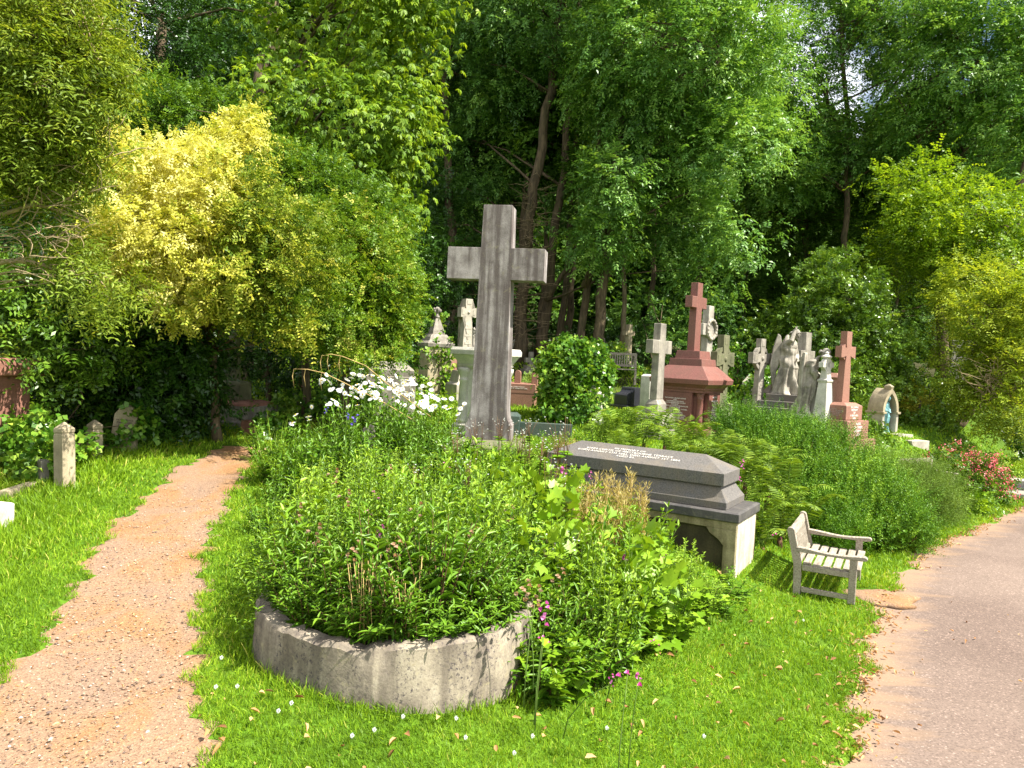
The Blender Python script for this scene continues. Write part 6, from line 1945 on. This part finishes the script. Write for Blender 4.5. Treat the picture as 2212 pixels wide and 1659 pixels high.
# ---- yew at the right edge
r8 = to_ground(2068, 19)
tree('yew_tree', 'yellow green yew with bare grey twigs and leaning trunk at right', 'tree', tuple(r8),
     [[r8] + V3((2085, 900, 19), (2108, 850, 18.7), (2140, 780, 18.3), (2180, 690, 18)), V3((2110, 850, 18.7), (2190, 830, 17.6), (2260, 800, 17))], [(.13, .06), (.08, .04)],
     [px_blob(2140, 700, 18, 85, 90, 1.2), px_blob(2090, 790, 18, 65, 75, 1.0), px_blob(2190, 800, 17, 75, 80, 1.1), px_blob(2200, 640, 18, 70, 60, 1.0), px_blob(2080, 640, 19, 50, 60, .8), px_blob(2180, 890, 16.5, 60, 45, .8), px_blob(2110, 600, 19, 60, 40, .8), px_blob(2250, 720, 17, 60, 120, 1.0)],
     11, 'yew', L['yew'], 108, nl=60, lr=.022, gap=.32, gapf=1.6, tint0=.55, barkm='bark')
# ---- horse chestnut, left of centre
r9 = to_ground(560, 20)
tree('chestnut_tree', 'horse chestnut with drooping palmate leaves, filling the upper left', 'tree', tuple(r9),
     [[r9] + V3((560, 620, 20), (555, 420, 20), (570, 200, 20), (590, 0, 20))], [(.35, .16)],
     [px_blob(720, 50, 18, 210, 120, 2.4), px_blob(860, 130, 17.5, 120, 190, 2.0), px_blob(760, 280, 16.5, 160, 110, 1.8), px_blob(870, 310, 17, 80, 130, 1.4), px_blob(620, 230, 16.5, 120, 90, 1.5), px_blob(860, 440, 17, 60, 70, 1.0), px_blob(720, 400, 16, 120, 60, 1.2), px_blob(850, -60, 18, 200, 120, 2.4), px_blob(560, 330, 16.5, 80, 60, 1.0)],
     5.4, 'chestnut', L['chestnut'], 109, nl=40, lr=.06, gap=.26, tint0=.52)
r10 = to_ground(330, 22)
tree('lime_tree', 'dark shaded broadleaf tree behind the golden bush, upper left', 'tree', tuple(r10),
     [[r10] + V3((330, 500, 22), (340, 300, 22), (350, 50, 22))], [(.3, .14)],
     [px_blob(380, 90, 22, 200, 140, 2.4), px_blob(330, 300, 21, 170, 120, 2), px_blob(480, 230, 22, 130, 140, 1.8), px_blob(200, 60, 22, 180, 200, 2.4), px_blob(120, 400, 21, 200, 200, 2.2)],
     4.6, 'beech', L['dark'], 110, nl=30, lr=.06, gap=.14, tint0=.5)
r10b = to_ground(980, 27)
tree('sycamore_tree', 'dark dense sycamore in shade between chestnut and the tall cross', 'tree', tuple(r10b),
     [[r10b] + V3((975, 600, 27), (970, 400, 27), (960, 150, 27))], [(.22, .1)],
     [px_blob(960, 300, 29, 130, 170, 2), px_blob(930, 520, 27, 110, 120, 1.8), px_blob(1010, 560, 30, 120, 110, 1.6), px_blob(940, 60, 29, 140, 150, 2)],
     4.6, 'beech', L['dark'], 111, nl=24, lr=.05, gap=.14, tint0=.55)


# ---- golden privet, partly reverted to green
def gold_t(P):
    q = [project(p) for p in P]; px = np.array([a[0] for a in q]); py = np.array([a[1] for a in q])
    gold = 1 - sstep(430, 600, px + .35 * (py - 400)) - .5 * sstep(500, 660, py) * sstep(420, 150, px) + .30 * np.exp(-(((px - 390) / 120) ** 2 + ((py - 650) / 60) ** 2)) + .45 * np.exp(-(((px - 520) / 60) ** 2 + ((py - 280) / 60) ** 2)) + .4 * np.exp(-(((px - 640) / 50) ** 2 + ((py - 570) / 50) ** 2)) + .5 * np.exp(-(((px - 640) / 25) ** 2 + ((py - 720) / 30) ** 2))
    return np.clip(gold, 0, 1) * .62 - .28 + .22 * wnoise(P, 2.2, 55)


r11 = to_ground(470, 12.2)
tree('golden_privet', 'golden yellow privet tree, partly reverted to green, over the gravel path', 'shrub', tuple(r11),
     [[r11] + V3((455, 760, 12.2), (440, 600, 12), (420, 450, 11.8)), V3((450, 720, 12.1), (540, 560, 11.8), (600, 450, 11.8))], [(.07, .03), (.05, .02)],
     [px_blob(500, 330, 11.6, 70, 70, .6), px_blob(420, 420, 11, 130, 100, .9), px_blob(300, 400, 10.8, 110, 90, .8), px_blob(250, 330, 11, 70, 50, .5), px_blob(360, 520, 10.6, 150, 80, .8), px_blob(520, 480, 11, 130, 110, .9), px_blob(610, 560, 11.2, 110, 110, .9), px_blob(480, 600, 10.8, 130, 70, .8), px_blob(400, 650, 10.6, 60, 45, .5), px_blob(530, 660, 11, 60, 40, .5), px_blob(270, 560, 10.6, 110, 60, .6), px_blob(540, 280, 11.8, 30, 40, .3), px_blob(600, 660, 11.2, 90, 60, .7), px_blob(642, 715, 11, 30, 28, .3)],
     25, 'privet', L['gold'], 112, nl=60, lr=.02, tint0=.45, tf=gold_t, shell=.35, lump=.34, gap=.22, gapf=2.4)
r12 = to_ground(745, 13.8)
tree('privet_bush', 'big rounded pale green privet in flower, left of the tall cross', 'shrub', tuple(r12), [[r12] + V3((745, 700, 13.8), (750, 560, 13.8))], [(.08, .04)],
     [px_blob(760, 520, 13.8, 100, 80, .9), px_blob(700, 600, 13.2, 130, 110, 1.0), px_blob(820, 640, 13.4, 90, 110, .9), px_blob(760, 690, 13, 130, 90, 1.0), px_blob(842, 710, 13.6, 46, 70, .6), px_blob(660, 680, 13, 70, 70, .7), px_blob(830, 560, 13.8, 60, 60, .6)],
     25, 'privet', L['privet'], 113, nl=30, lr=.02, tint0=.56, shell=.35, lump=.32, gap=.18, gapf=2.4)
r13 = to_ground(660, 14.6)
tree('privet_bush', 'dark green privet top rising between golden bush and chestnut', 'shrub', tuple(r13), [[r13] + V3((660, 600, 14.6), (655, 430, 14.6))], [(.08, .03)],
     [px_blob(640, 400, 14.4, 110, 80, 1.0), px_blob(560, 360, 14.6, 80, 70, .8), px_blob(740, 450, 14.4, 90, 70, .9), px_blob(430, 260, 15, 110, 70, .9), px_blob(330, 240, 15, 90, 80, .9), px_blob(820, 480, 14.6, 60, 60, .7)],
     24, 'privet', L['privet'], 114, nl=30, lr=.02, tint0=.36, shell=.3, lump=.3)
# ---- olive green shrub leaning in from the upper left
r14 = np.array(stand(-190, 8.4))
tree('willow_shrub', 'loose olive green shrub with bare twigs leaning in from upper left', 'shrub', tuple(r14),
     [[r14] + V3((-120, 640, 8.2), (-40, 400, 8), (60, 180, 7.8)), V3((-120, 600, 8.2), (40, 560, 8.2), (160, 590, 8.4), (230, 630, 8.5)), V3((-60, 480, 8.0), (80, 440, 8.0), (190, 480, 8.2)), V3((-40, 420, 8), (90, 300, 7.8), (220, 150, 7.8))], [(.07, .02), (.035, .01), (.03, .008), (.03, .008)],
     [px_blob(60, 90, 7.8, 130, 110, .7), px_blob(170, 170, 7.8, 80, 90, .5), px_blob(40, 280, 7.9, 110, 90, .6), px_blob(150, 310, 8, 60, 70, .4), px_blob(-60, 200, 7.8, 130, 220, .8), px_blob(210, 120, 8, 40, 60, .3), px_blob(230, 620, 8.4, 80, 35, .4), px_blob(100, 400, 8.3, 60, 40, .4), px_blob(170, 560, 8.4, 70, 25, .3), px_blob(100, -20, 7.8, 140, 60, .6)],
     36, 'olive', L['olive'], 115, nl=170, lr=.012, gap=.30, gapf=2.2, tint0=.52, shell=.5, barkm='twig')
mb = MB(); g = np.random.default_rng(19); ws_ = bpy.data.objects['willow_shrub']
for k in range(130):
    px, py = (g.uniform(-60, 150), g.uniform(400, 600)) if k < 90 else (g.uniform(0, 250), g.uniform(60, 420)); p = at(px, py, 7.7 + .5 * g.random()); pts = [p]; a = g.normal() * .5 + (.1 if k < 90 else .6); d_ = np.array([math.cos(a), .3 * g.normal(), math.sin(a)])
    for j in range(5): p = p + d_ * .075 * g.uniform(.6, 1.5); d_ = unit(d_ + .28 * g.normal(size=3)); pts.append(p)
    mb.tube([tuple(q - r14) for q in pts], [.007, .006, .005, .0045, .003, .002], 4)
part('bare_twig_tangle', mb, M['twig'], ws_)
# ---- dark laurels at left
r15 = to_ground(90, 11)
tree('laurel_bush', 'glossy laurel with leaves catching the sun at the left edge', 'shrub', tuple(r15), [[r15] + V3((90, 800, 11), (80, 680, 11))], [(.06, .03)],
     [px_blob(90, 660, 10.8, 110, 100, .9), px_blob(150, 740, 10.8, 110, 100, .9), px_blob(20, 760, 10.8, 110, 120, .9), px_blob(180, 640, 11, 90, 70, .7), bb(150, 800, 12.2, 130, .9)],
     16, 'dark', L['holly'], 116, nl=20, lr=.02, tint0=.40, shell=.35, lump=.3)
r16 = to_ground(330, 12.2)
tree('laurel_bush', 'dark evergreen laurel mass in shade beneath the golden privet', 'shrub', tuple(r16), [[r16] + V3((330, 800, 12.2), (330, 700, 12.2))], [(.07, .03)],
     [px_blob(300, 740, 12.2, 140, 110, 1.0), px_blob(400, 800, 12.4, 80, 120, .9), px_blob(260, 830, 12.4, 110, 70, .7), bb(330, 840, 12.4, 110, .8), bb(230, 850, 12.6, 90, .7), px_blob(380, 720, 12.6, 100, 70, .8)],
     18, 'dark', L['dark'], 117, nl=20, lr=.02, tint0=.50, shell=.35, lump=.3)
r17 = to_ground(580, 16)
tree('laurel_bush', 'deep shaded evergreen undergrowth behind the mossy cross shaft', 'shrub', tuple(r17), [[r17] + V3((580, 800, 16), (580, 700, 16))], [(.07, .03)],
     [px_blob(580, 760, 16.5, 130, 110, 1.2), px_blob(430, 720, 16.5, 130, 140, 1.2), px_blob(700, 790, 16, 110, 80, 1.0), px_blob(800, 780, 16.5, 90, 60, .9)],
     9, 'dark', L['dark'], 118, nl=12, lr=.02, tint0=.45)
# ---- middle distance bushes
def bush(name, label, px, d, blobs, dens, style, mat, seed, group=None, **kw):
    r_ = to_ground(px, d)
    top = max(b[0][2] for b in blobs)
    kw.setdefault('nl', 8); kw.setdefault('lr', .015)
    return tree(name, label, 'shrub', tuple(r_), [[r_, r_ + np.array([0, 0, max(.1, (top - r_[2]) * .8)])]], [(.04, .015)], blobs, dens, style, L[mat], seed, group=group, **kw)


bush('holly_bush', 'dark green bush with shiny leaves left of the tall cross arm', 930, 23, [px_blob(925, 590, 23, 70, 80, 1.0), px_blob(890, 540, 22.5, 50, 60, .8), px_blob(960, 690, 24, 60, 70, .9), px_blob(895, 680, 23, 50, 80, .9)], 11, 'holly', 'dark', 120, tint0=.75)
bush('ivy_mound', 'ivy smothered monument, bright green top, right of the tall cross', 1238, 16.5, [px_blob(1235, 800, 16.5, 62, 55, .6), px_blob(1240, 870, 16.4, 66, 60, .65), px_blob(1215, 900, 16.3, 45, 45, .5), px_blob(1215, 765, 16.5, 35, 22, .4), px_blob(1265, 770, 16.5, 35, 22, .4), px_blob(1290, 800, 16.6, 28, 50, .4)], 60, 'ivy', 'ivy', 121, tint0=.52, shell=.2, lump=.25, nl=4)
b = stand(1281, 16.3)
o = part('whitewashed_stump', MB().lathe([(.30, -.2), (.26, .2), (.24, .5), (.20, .72), (.10, .82)], (0, 0, 0), 14), M['white'], None, 0, b); tag(o, 'white peeling stone pillar showing at the right of the ivy mound', 'pillar')
bush('ivy', 'ivy climbing the right side of the spire monument', 945, 19.2, [px_blob(962, 790, 19.3, 9, 55, .12), px_blob(950, 720, 19.5, 5, 35, .06), px_blob(918, 845, 19, 18, 20, .2), px_blob(966, 845, 19.2, 10, 35, .15), px_blob(932, 765, 19.15, 6, 25, .06)], 60, 'ivy', 'ivy', 122, tint0=.62, nl=3)
bush('ivy', 'small ivy clump climbing the foot of the pale trunk beside the yellowish cross', 1345, 23.5, [px_blob(1340, 800, 23.5, 22, 30, .4), px_blob(1330, 765, 23.6, 12, 25, .25), px_blob(1370, 815, 23.3, 20, 16, .3)], 50, 'ivy', 'ivy', 123, tint0=.6, nl=3)
bush('understorey_bush', 'leafy green bush between the mossy celtic cross and the slender one', 1590, 21, [px_blob(1590, 800, 21, 45, 55, .7), px_blob(1625, 760, 21.5, 45, 45, .6), px_blob(1560, 850, 20.5, 35, 35, .5), px_blob(1660, 840, 19, 50, 45, .6)], 16, 'ivy', 'ivy', 124, tint0=.45)
bush('understorey_bush', 'dark leafy bush in the shade behind the black headstone', 1420, 23, [px_blob(1380, 835, 24, 50, 30, .7), px_blob(1450, 760, 25, 70, 70, 1.0), px_blob(1530, 700, 25, 70, 70, 1.0), px_blob(1400, 690, 27, 80, 60, 1.0)], 8, 'holly', 'ash', 125, tint0=.35)
bush('laurel_bush', 'glossy leafed shrub behind the red celtic cross', 1845, 18.4, [px_blob(1855, 880, 18.4, 36, 40, .5), px_blob(1845, 925, 18, 40, 40, .5), px_blob(1830, 840, 18.6, 30, 40, .5)], 26, 'dark', 'holly', 126, tint0=.6)
bush('spotted_laurel', 'bright yellow leaved shrub right of the gothic niche', 1960, 19, [px_blob(1955, 893, 19, 30, 32, .5), px_blob(1935, 890, 19.2, 20, 35, .4)], 40, 'dark', 'yellow', 127, tint0=.5)
bush('understorey_bush', 'mottled green shrub below the yellow leaved one', 1985, 18.5, [px_blob(1990, 920, 18.5, 40, 30, .6), px_blob(1975, 950, 18.2, 45, 30, .6), px_blob(2020, 910, 19, 30, 40, .5), px_blob(1990, 850, 20, 35, 45, .6)], 22, 'holly', 'holly', 128, tint0=.55)
bush('laurel_bush', 'clipped low laurel at the left foot of the gothic niche', 1880, 15.8, [px_blob(1872, 952, 15.8, 34, 20, .4), px_blob(1850, 960, 15.6, 28, 20, .4)], 40, 'dark', 'holly', 129, tint0=.55)
bush('undergrowth', 'shaded undergrowth at the foot of the ash trunks', 1150, 28, [px_blob(1100, 730, 28, 120, 40, 1), px_blob(1250, 740, 29, 130, 40, 1), px_blob(1000, 760, 26, 60, 40, .8), px_blob(1400, 760, 29, 100, 50, 1)], 5, 'ivy', 'dark', 130, tint0=.6)
bush('undergrowth', 'bramble and ivy growing along the far bank left of the coped tomb', 690, 14.5, [bb(560, 880, 14.5, 70, .7), bb(650, 850, 14.8, 70, .7), bb(740, 830, 14.8, 60, .6), bb(800, 815, 15, 40, .5), bb(590, 900, 13, 40, .5)], 15, 'ivy', 'ivy', 131, tint0=.5)
bush('flowering_shrub', 'pale pink flowering weed beside the low red granite tomb', 1168, 19, [px_blob(1165, 830, 19, 18, 30, .3), px_blob(1172, 855, 18.8, 20, 25, .3)], 50, 'rose', 'grey_bush', 132, tint0=.7)
bush('undergrowth', 'low greenery between the pale pedestal and the coped tomb', 930, 16, [bb(930, 870, 16, 40, .5), bb(965, 860, 16.5, 25, .4), bb(885, 850, 16.2, 35, .4)], 22, 'rose', 'lime', 133, tint0=.4)
# ---- ivy and weeds at the left grave
bush('ivy', 'ivy spreading around the left stone posts and the cream headstone', 120, 10.4, [bb(60, 885, 10, 38, .35), bb(172, 950, 10.4, 18, .2), bb(238, 945, 11.2, 22, .25), bb(300, 920, 11.6, 45, .4), bb(100, 960, 9.6, 35, .3), bb(45, 930, 9.8, 30, .3), bb(225, 905, 11.6, 30, .3), px_blob(292, 915, 11.2, 18, 40, .2)], 46, 'ivy', 'ivy', 134, tint0=.45, nl=4)
# ---- rosemary bank
RS = [('largest rosemary mound, below the angel statues', [bb(1650, 905, 12.4, 95, .9), bb(1720, 925, 12.0, 80, .9), bb(1600, 900, 12.8, 60, .8), bb(1690, 980, 11.6, 60, .8)]),
      ('rosemary mound spilling down below the red celtic cross', [bb(1790, 950, 12.0, 70, .8), bb(1830, 985, 11.6, 75, .8), bb(1770, 1010, 11.3, 70, .8), bb(1740, 1060, 10.9, 45, .6)]),
      ('rosemary mound nearest the asphalt path', [bb(1890, 1030, 11.2, 70, .7), bb(1930, 1075, 10.9, 55, .6), bb(1850, 1080, 10.8, 70, .6), bb(1800, 1110, 10.4, 50, .5), bb(1960, 1125, 10.7, 35, .4)])]
for i, (lab, bl_) in enumerate(RS):
    q = bl_[1][0]; b_ = (q[0], q[1], Tz(q[0], q[1])); g2 = np.random.default_rng(i)
    t = thing('rosemary_bush', lab, 'shrub', b_, 0, 'rosemary bank beside the bench')
    me, C = crown('foliage', bl_, 54, 'rosemary', L['rosemary'], 140 + i, tint0=.42, tintv=.3, shell=.35, lump=.34, gap=.18, gapf=2.6)
    o = link('foliage', me, t); o.location = (-b_[0], -b_[1], -b_[2])
    mb = MB()
    for k in g2.choice(len(C), 40): mb.tube([b_ + g2.normal(size=3) * .1 * np.array([1, 1, 0]), (np.array(b_) + C[k]) / 2 + np.array([0, 0, -.1]), C[k]], [.02, .012, .004], 5)
    o = part('stem', mb, M['stem_brown'], t); o.location = (-b_[0], -b_[1], -b_[2])
bush('heath_bush', 'feathery yellow green bush between rosemary and gothic niche', 1890, 13.6, [bb(1858, 968, 13.8, 45, .55), bb(1905, 990, 13.6, 50, .6), bb(1840, 1000, 13.2, 38, .5), bb(1950, 1000, 13.8, 38, .5)], 58, 'heath', 'grey_bush', 150, tint0=.5, lump=.3)
bush('grey_bush', 'grey green twiggy bush covering the hidden bench', 1985, 13.2, [bb(1975, 1000, 13.2, 60, .7), bb(2020, 1010, 13.4, 50, .6), bb(1950, 1020, 12.8, 45, .5), bb(2010, 1050, 12.9, 45, .5)], 62, 'heath', 'grey_bush', 151, tint0=.42, lump=.3)


# ---- red flowering shrub
def red_flowers(lv, C, Nn, g):
    q = np.array([project(p) for p in C]); s = (q[:, 0] - 2085) / 75 - (q[:, 1] - 1025) / 90
    pr = np.clip(.32 + .30 * s, .04, .85); k = (g.random(len(C)) < pr) & (Nn[:, 2] > -.3) & (Nn[:, 1] < .5)
    P = np.repeat(C[k] + Nn[k] * .13, 30, 0); n = len(P)
    lv.add(P + .055 * g.normal(size=(n, 3)), unit(g.normal(size=(n, 3)) + np.array([0, 0, .4])), unit(g.normal(size=(n, 3)) + np.array([.3, -.6, .6])), .036, .030, g.random(n), 'kite', .2, .1, 1)


r_ = to_ground(2085, 15.6)
me, C = crown('foliage', [bb(2085, 976, 15.6, 55, .8), bb(2040, 988, 15.6, 42, .7), bb(2120, 992, 15.4, 38, .6), bb(2080, 1025, 15.0, 56, .6), bb(2135, 1010, 15.4, 22, .4)], 26, 'rose', [L['privet'], L['red_fl']], 152, tint0=.3, lump=.3, extra=red_flowers)
t = thing('rose_bush', 'bushy shrub covered in red and coral blossoms at the right', 'shrub', tuple(r_)); o = link('foliage', me, t); o.location = (-r_[0], -r_[1], -r_[2])
mb = MB(); limbs([r_, r_ + np.array([0, 0, .4])], C, np.random.default_rng(4), 26, .02, mb); o = part('stem', mb, M['stem_brown'], t); o.location = (-r_[0], -r_[1], -r_[2])


def white_roses(lv, C, Nn, g):
    k = g.random(len(C)) < .10; P = np.repeat(C[k] + Nn[k] * .08, 16, 0); n = len(P)
    lv.add(P + .03 * g.normal(size=(n, 3)), unit(g.normal(size=(n, 3)) + np.array([0, 0, .3])), unit(g.normal(size=(n, 3))), .05, .045, g.random(n), 'kite', .2, .1, 1)


r_ = to_ground(2180, 20)
me, C = crown('foliage', [px_blob(2170, 965, 20, 35, 40, .6), px_blob(2190, 945, 20, 25, 25, .5), px_blob(2150, 985, 20, 30, 25, .5)], 24, 'rose', [L['dark'], L['white_fl']], 153, tint0=.6, lump=.3, gap=.3, extra=white_roses)
t = thing('rose_bush', 'dark leaved rose bush dotted with white blooms above the clipped hedge', 'shrub', tuple(r_)); o = link('foliage', me, t); o.location = (-r_[0], -r_[1], -r_[2])
mb = MB(); limbs([r_, r_ + np.array([0, 0, .4])], C, np.random.default_rng(4), 20, .02, mb); o = part('stem', mb, M['stem_brown'], t); o.location = (-r_[0], -r_[1], -r_[2])


# ---- clipped hedge block
def hedge():
    b = np.array(stand(2177, 19)); g = np.random.default_rng(160); zt = at(2177, 996, 19)[2] - b[2]
    t = thing('clipped_hedge', 'box shaped clipped dark green hedge behind the red flowering bush', 'hedge', tuple(b), R(-14))
    n = 9000; hx, hy = .36, .34; P = g.uniform(-1, 1, (n, 3)); k = g.integers(0, 5, n)
    for a, (ax, sg) in enumerate(((0, -1), (0, 1), (1, -1), (1, 1), (2, 1))): P[k == a, ax] = sg * g.uniform(.88, 1.02, (k == a).sum())
    tap = .72 + .28 * (P[:, 2:] * .5 + .5)
    P = np.concatenate([P[:, :2] * tap * np.array([hx, hy]), (P[:, 2:] * .5 + .5) * zt], 1) + .012 * g.normal(size=(n, 3))
    lv = Leaves(); lv.add(P, unit(g.normal(size=(n, 3)) + np.array([0, 0, .7])), unit(g.normal(size=(n, 3))), .045, .022, .45 + .15 * g.normal(size=n), 'kite')
    link('foliage', lv.mesh('foliage', L['holly']), t); part('stem', MB().box((0, 0, zt * .42), (hx * 1.2, hy * 1.2, zt * .8)), M['stem_brown'], t)


hedge()
bush('ground_cover_plant', 'low pale green plant mound at the right edge beside the ledger stones', 2205, 18, [bb(2195, 1020, 18, 25, .3), bb(2215, 1010, 18.4, 25, .3)], 60, 'rose', 'lime', 161, tint0=.7, nl=3)
bush('ground_cover_plant', 'leafy green clump on the lawn under the red flowering bush', 2060, 14.4, [bb(2075, 1072, 14.3, 25, .3), bb(2105, 1075, 14.3, 22, .25)], 60, 'rose', 'perennial', 162, tint0=.5, nl=3)
# ---- lanky trunks in the wood
for i, (px, d, ptop, lean, rr, mt, lab) in enumerate(((1338, 25, 430, 12, .10, 'bark_pale', 'pale sunlit trunk left of the yellowish cross'), (1085, 29, 60, 40, .16, 'bark', 'dark trunk seen under the right arm of the tall cross'), (1225, 30, 150, 30, .15, 'bark', 'dark straight trunk behind the two lit ash stems'), (1160, 27.5, 300, 26, .11, 'bark', 'slim trunk in the group behind the tall cross'),
        (1400, 32, 200, 20, .13, 'bark', 'shaded trunk between yellowish cross and latin cross'), (1690, 31, 380, 25, .12, 'bark', 'shaded trunk behind the angels'), (1598, 33, 300, 20, .13, 'bark', 'thin shaded trunk above the mossy celtic cross'), (1010, 31, 300, 20, .14, 'bark', 'dark trunk left of the tall cross shaft'), (1500, 34, 250, 20, .14, 'bark', 'thin dark trunk behind the red cross'), (1920, 29, 380, 20, .14, 'bark', 'dark trunk above the gothic niche'), (2015, 30, 400, 30, .15, 'bark', 'dark trunk left of the leaning yew'))):
    r_ = to_ground(px, d); top = at(px + lean, ptop, d)
    tree('woodland_tree', lab, 'tree', tuple(r_), [[r_, r_ * .6 + top * .4 + np.array([.1, 0, 0]), top]], [(rr, rr * .5)], [(top, (1.5, 1.5, 1.3)), (top + np.array([.6, .8, 1.6]), (1.6, 1.6, 1.4)), (top + np.array([-.9, .4, .6]), (1.2, 1.4, 1.2))], 3.2, 'far' if i % 2 else 'ash_s', L['far'], 170 + i, barkm=mt, nl=14, lr=.04, gap=.2, tint0=.5)

# dead twigs on the ash stems
mb = MB(); g = np.random.default_rng(9)
ash_root = bpy.data.objects['ash_tree']
for k in range(150):
    py = g.uniform(380, 740); px = np.interp(py, [380, 740], [1158, 1118]) + g.normal() * 12; c = at(px, py, 24.9)
    p = c; pts = [p]; d_ = np.array([g.normal(), -abs(g.normal()) * .6, .25 * g.normal()])
    for j in range(4):
        p = p + d_ * .16 + g.normal(size=3) * .06; pts.append(p)
    mb.tube([tuple(q - np.array(r1)) for q in pts], [.012, .009, .007, .005, .003], 4)
part('dead_twigs', mb, M['twig'], ash_root)
mb = MB(); yw = bpy.data.objects['yew_tree']
for k in range(90):
    px = g.uniform(2120, 2215); py = g.uniform(790, 880); c = at(px, py, 16.6); p = c; pts = [p]; d_ = g.normal(size=3) * np.array([1, .5, 1])
    for j in range(4): p = p + d_ * .09 + g.normal(size=3) * .05; pts.append(p)
    mb.tube([tuple(q - np.array(r8)) for q in pts], [.009, .007, .006, .004, .002], 4)
part('dead_twigs', mb, M['twig'], yw)

# ---- the wood closing the view behind
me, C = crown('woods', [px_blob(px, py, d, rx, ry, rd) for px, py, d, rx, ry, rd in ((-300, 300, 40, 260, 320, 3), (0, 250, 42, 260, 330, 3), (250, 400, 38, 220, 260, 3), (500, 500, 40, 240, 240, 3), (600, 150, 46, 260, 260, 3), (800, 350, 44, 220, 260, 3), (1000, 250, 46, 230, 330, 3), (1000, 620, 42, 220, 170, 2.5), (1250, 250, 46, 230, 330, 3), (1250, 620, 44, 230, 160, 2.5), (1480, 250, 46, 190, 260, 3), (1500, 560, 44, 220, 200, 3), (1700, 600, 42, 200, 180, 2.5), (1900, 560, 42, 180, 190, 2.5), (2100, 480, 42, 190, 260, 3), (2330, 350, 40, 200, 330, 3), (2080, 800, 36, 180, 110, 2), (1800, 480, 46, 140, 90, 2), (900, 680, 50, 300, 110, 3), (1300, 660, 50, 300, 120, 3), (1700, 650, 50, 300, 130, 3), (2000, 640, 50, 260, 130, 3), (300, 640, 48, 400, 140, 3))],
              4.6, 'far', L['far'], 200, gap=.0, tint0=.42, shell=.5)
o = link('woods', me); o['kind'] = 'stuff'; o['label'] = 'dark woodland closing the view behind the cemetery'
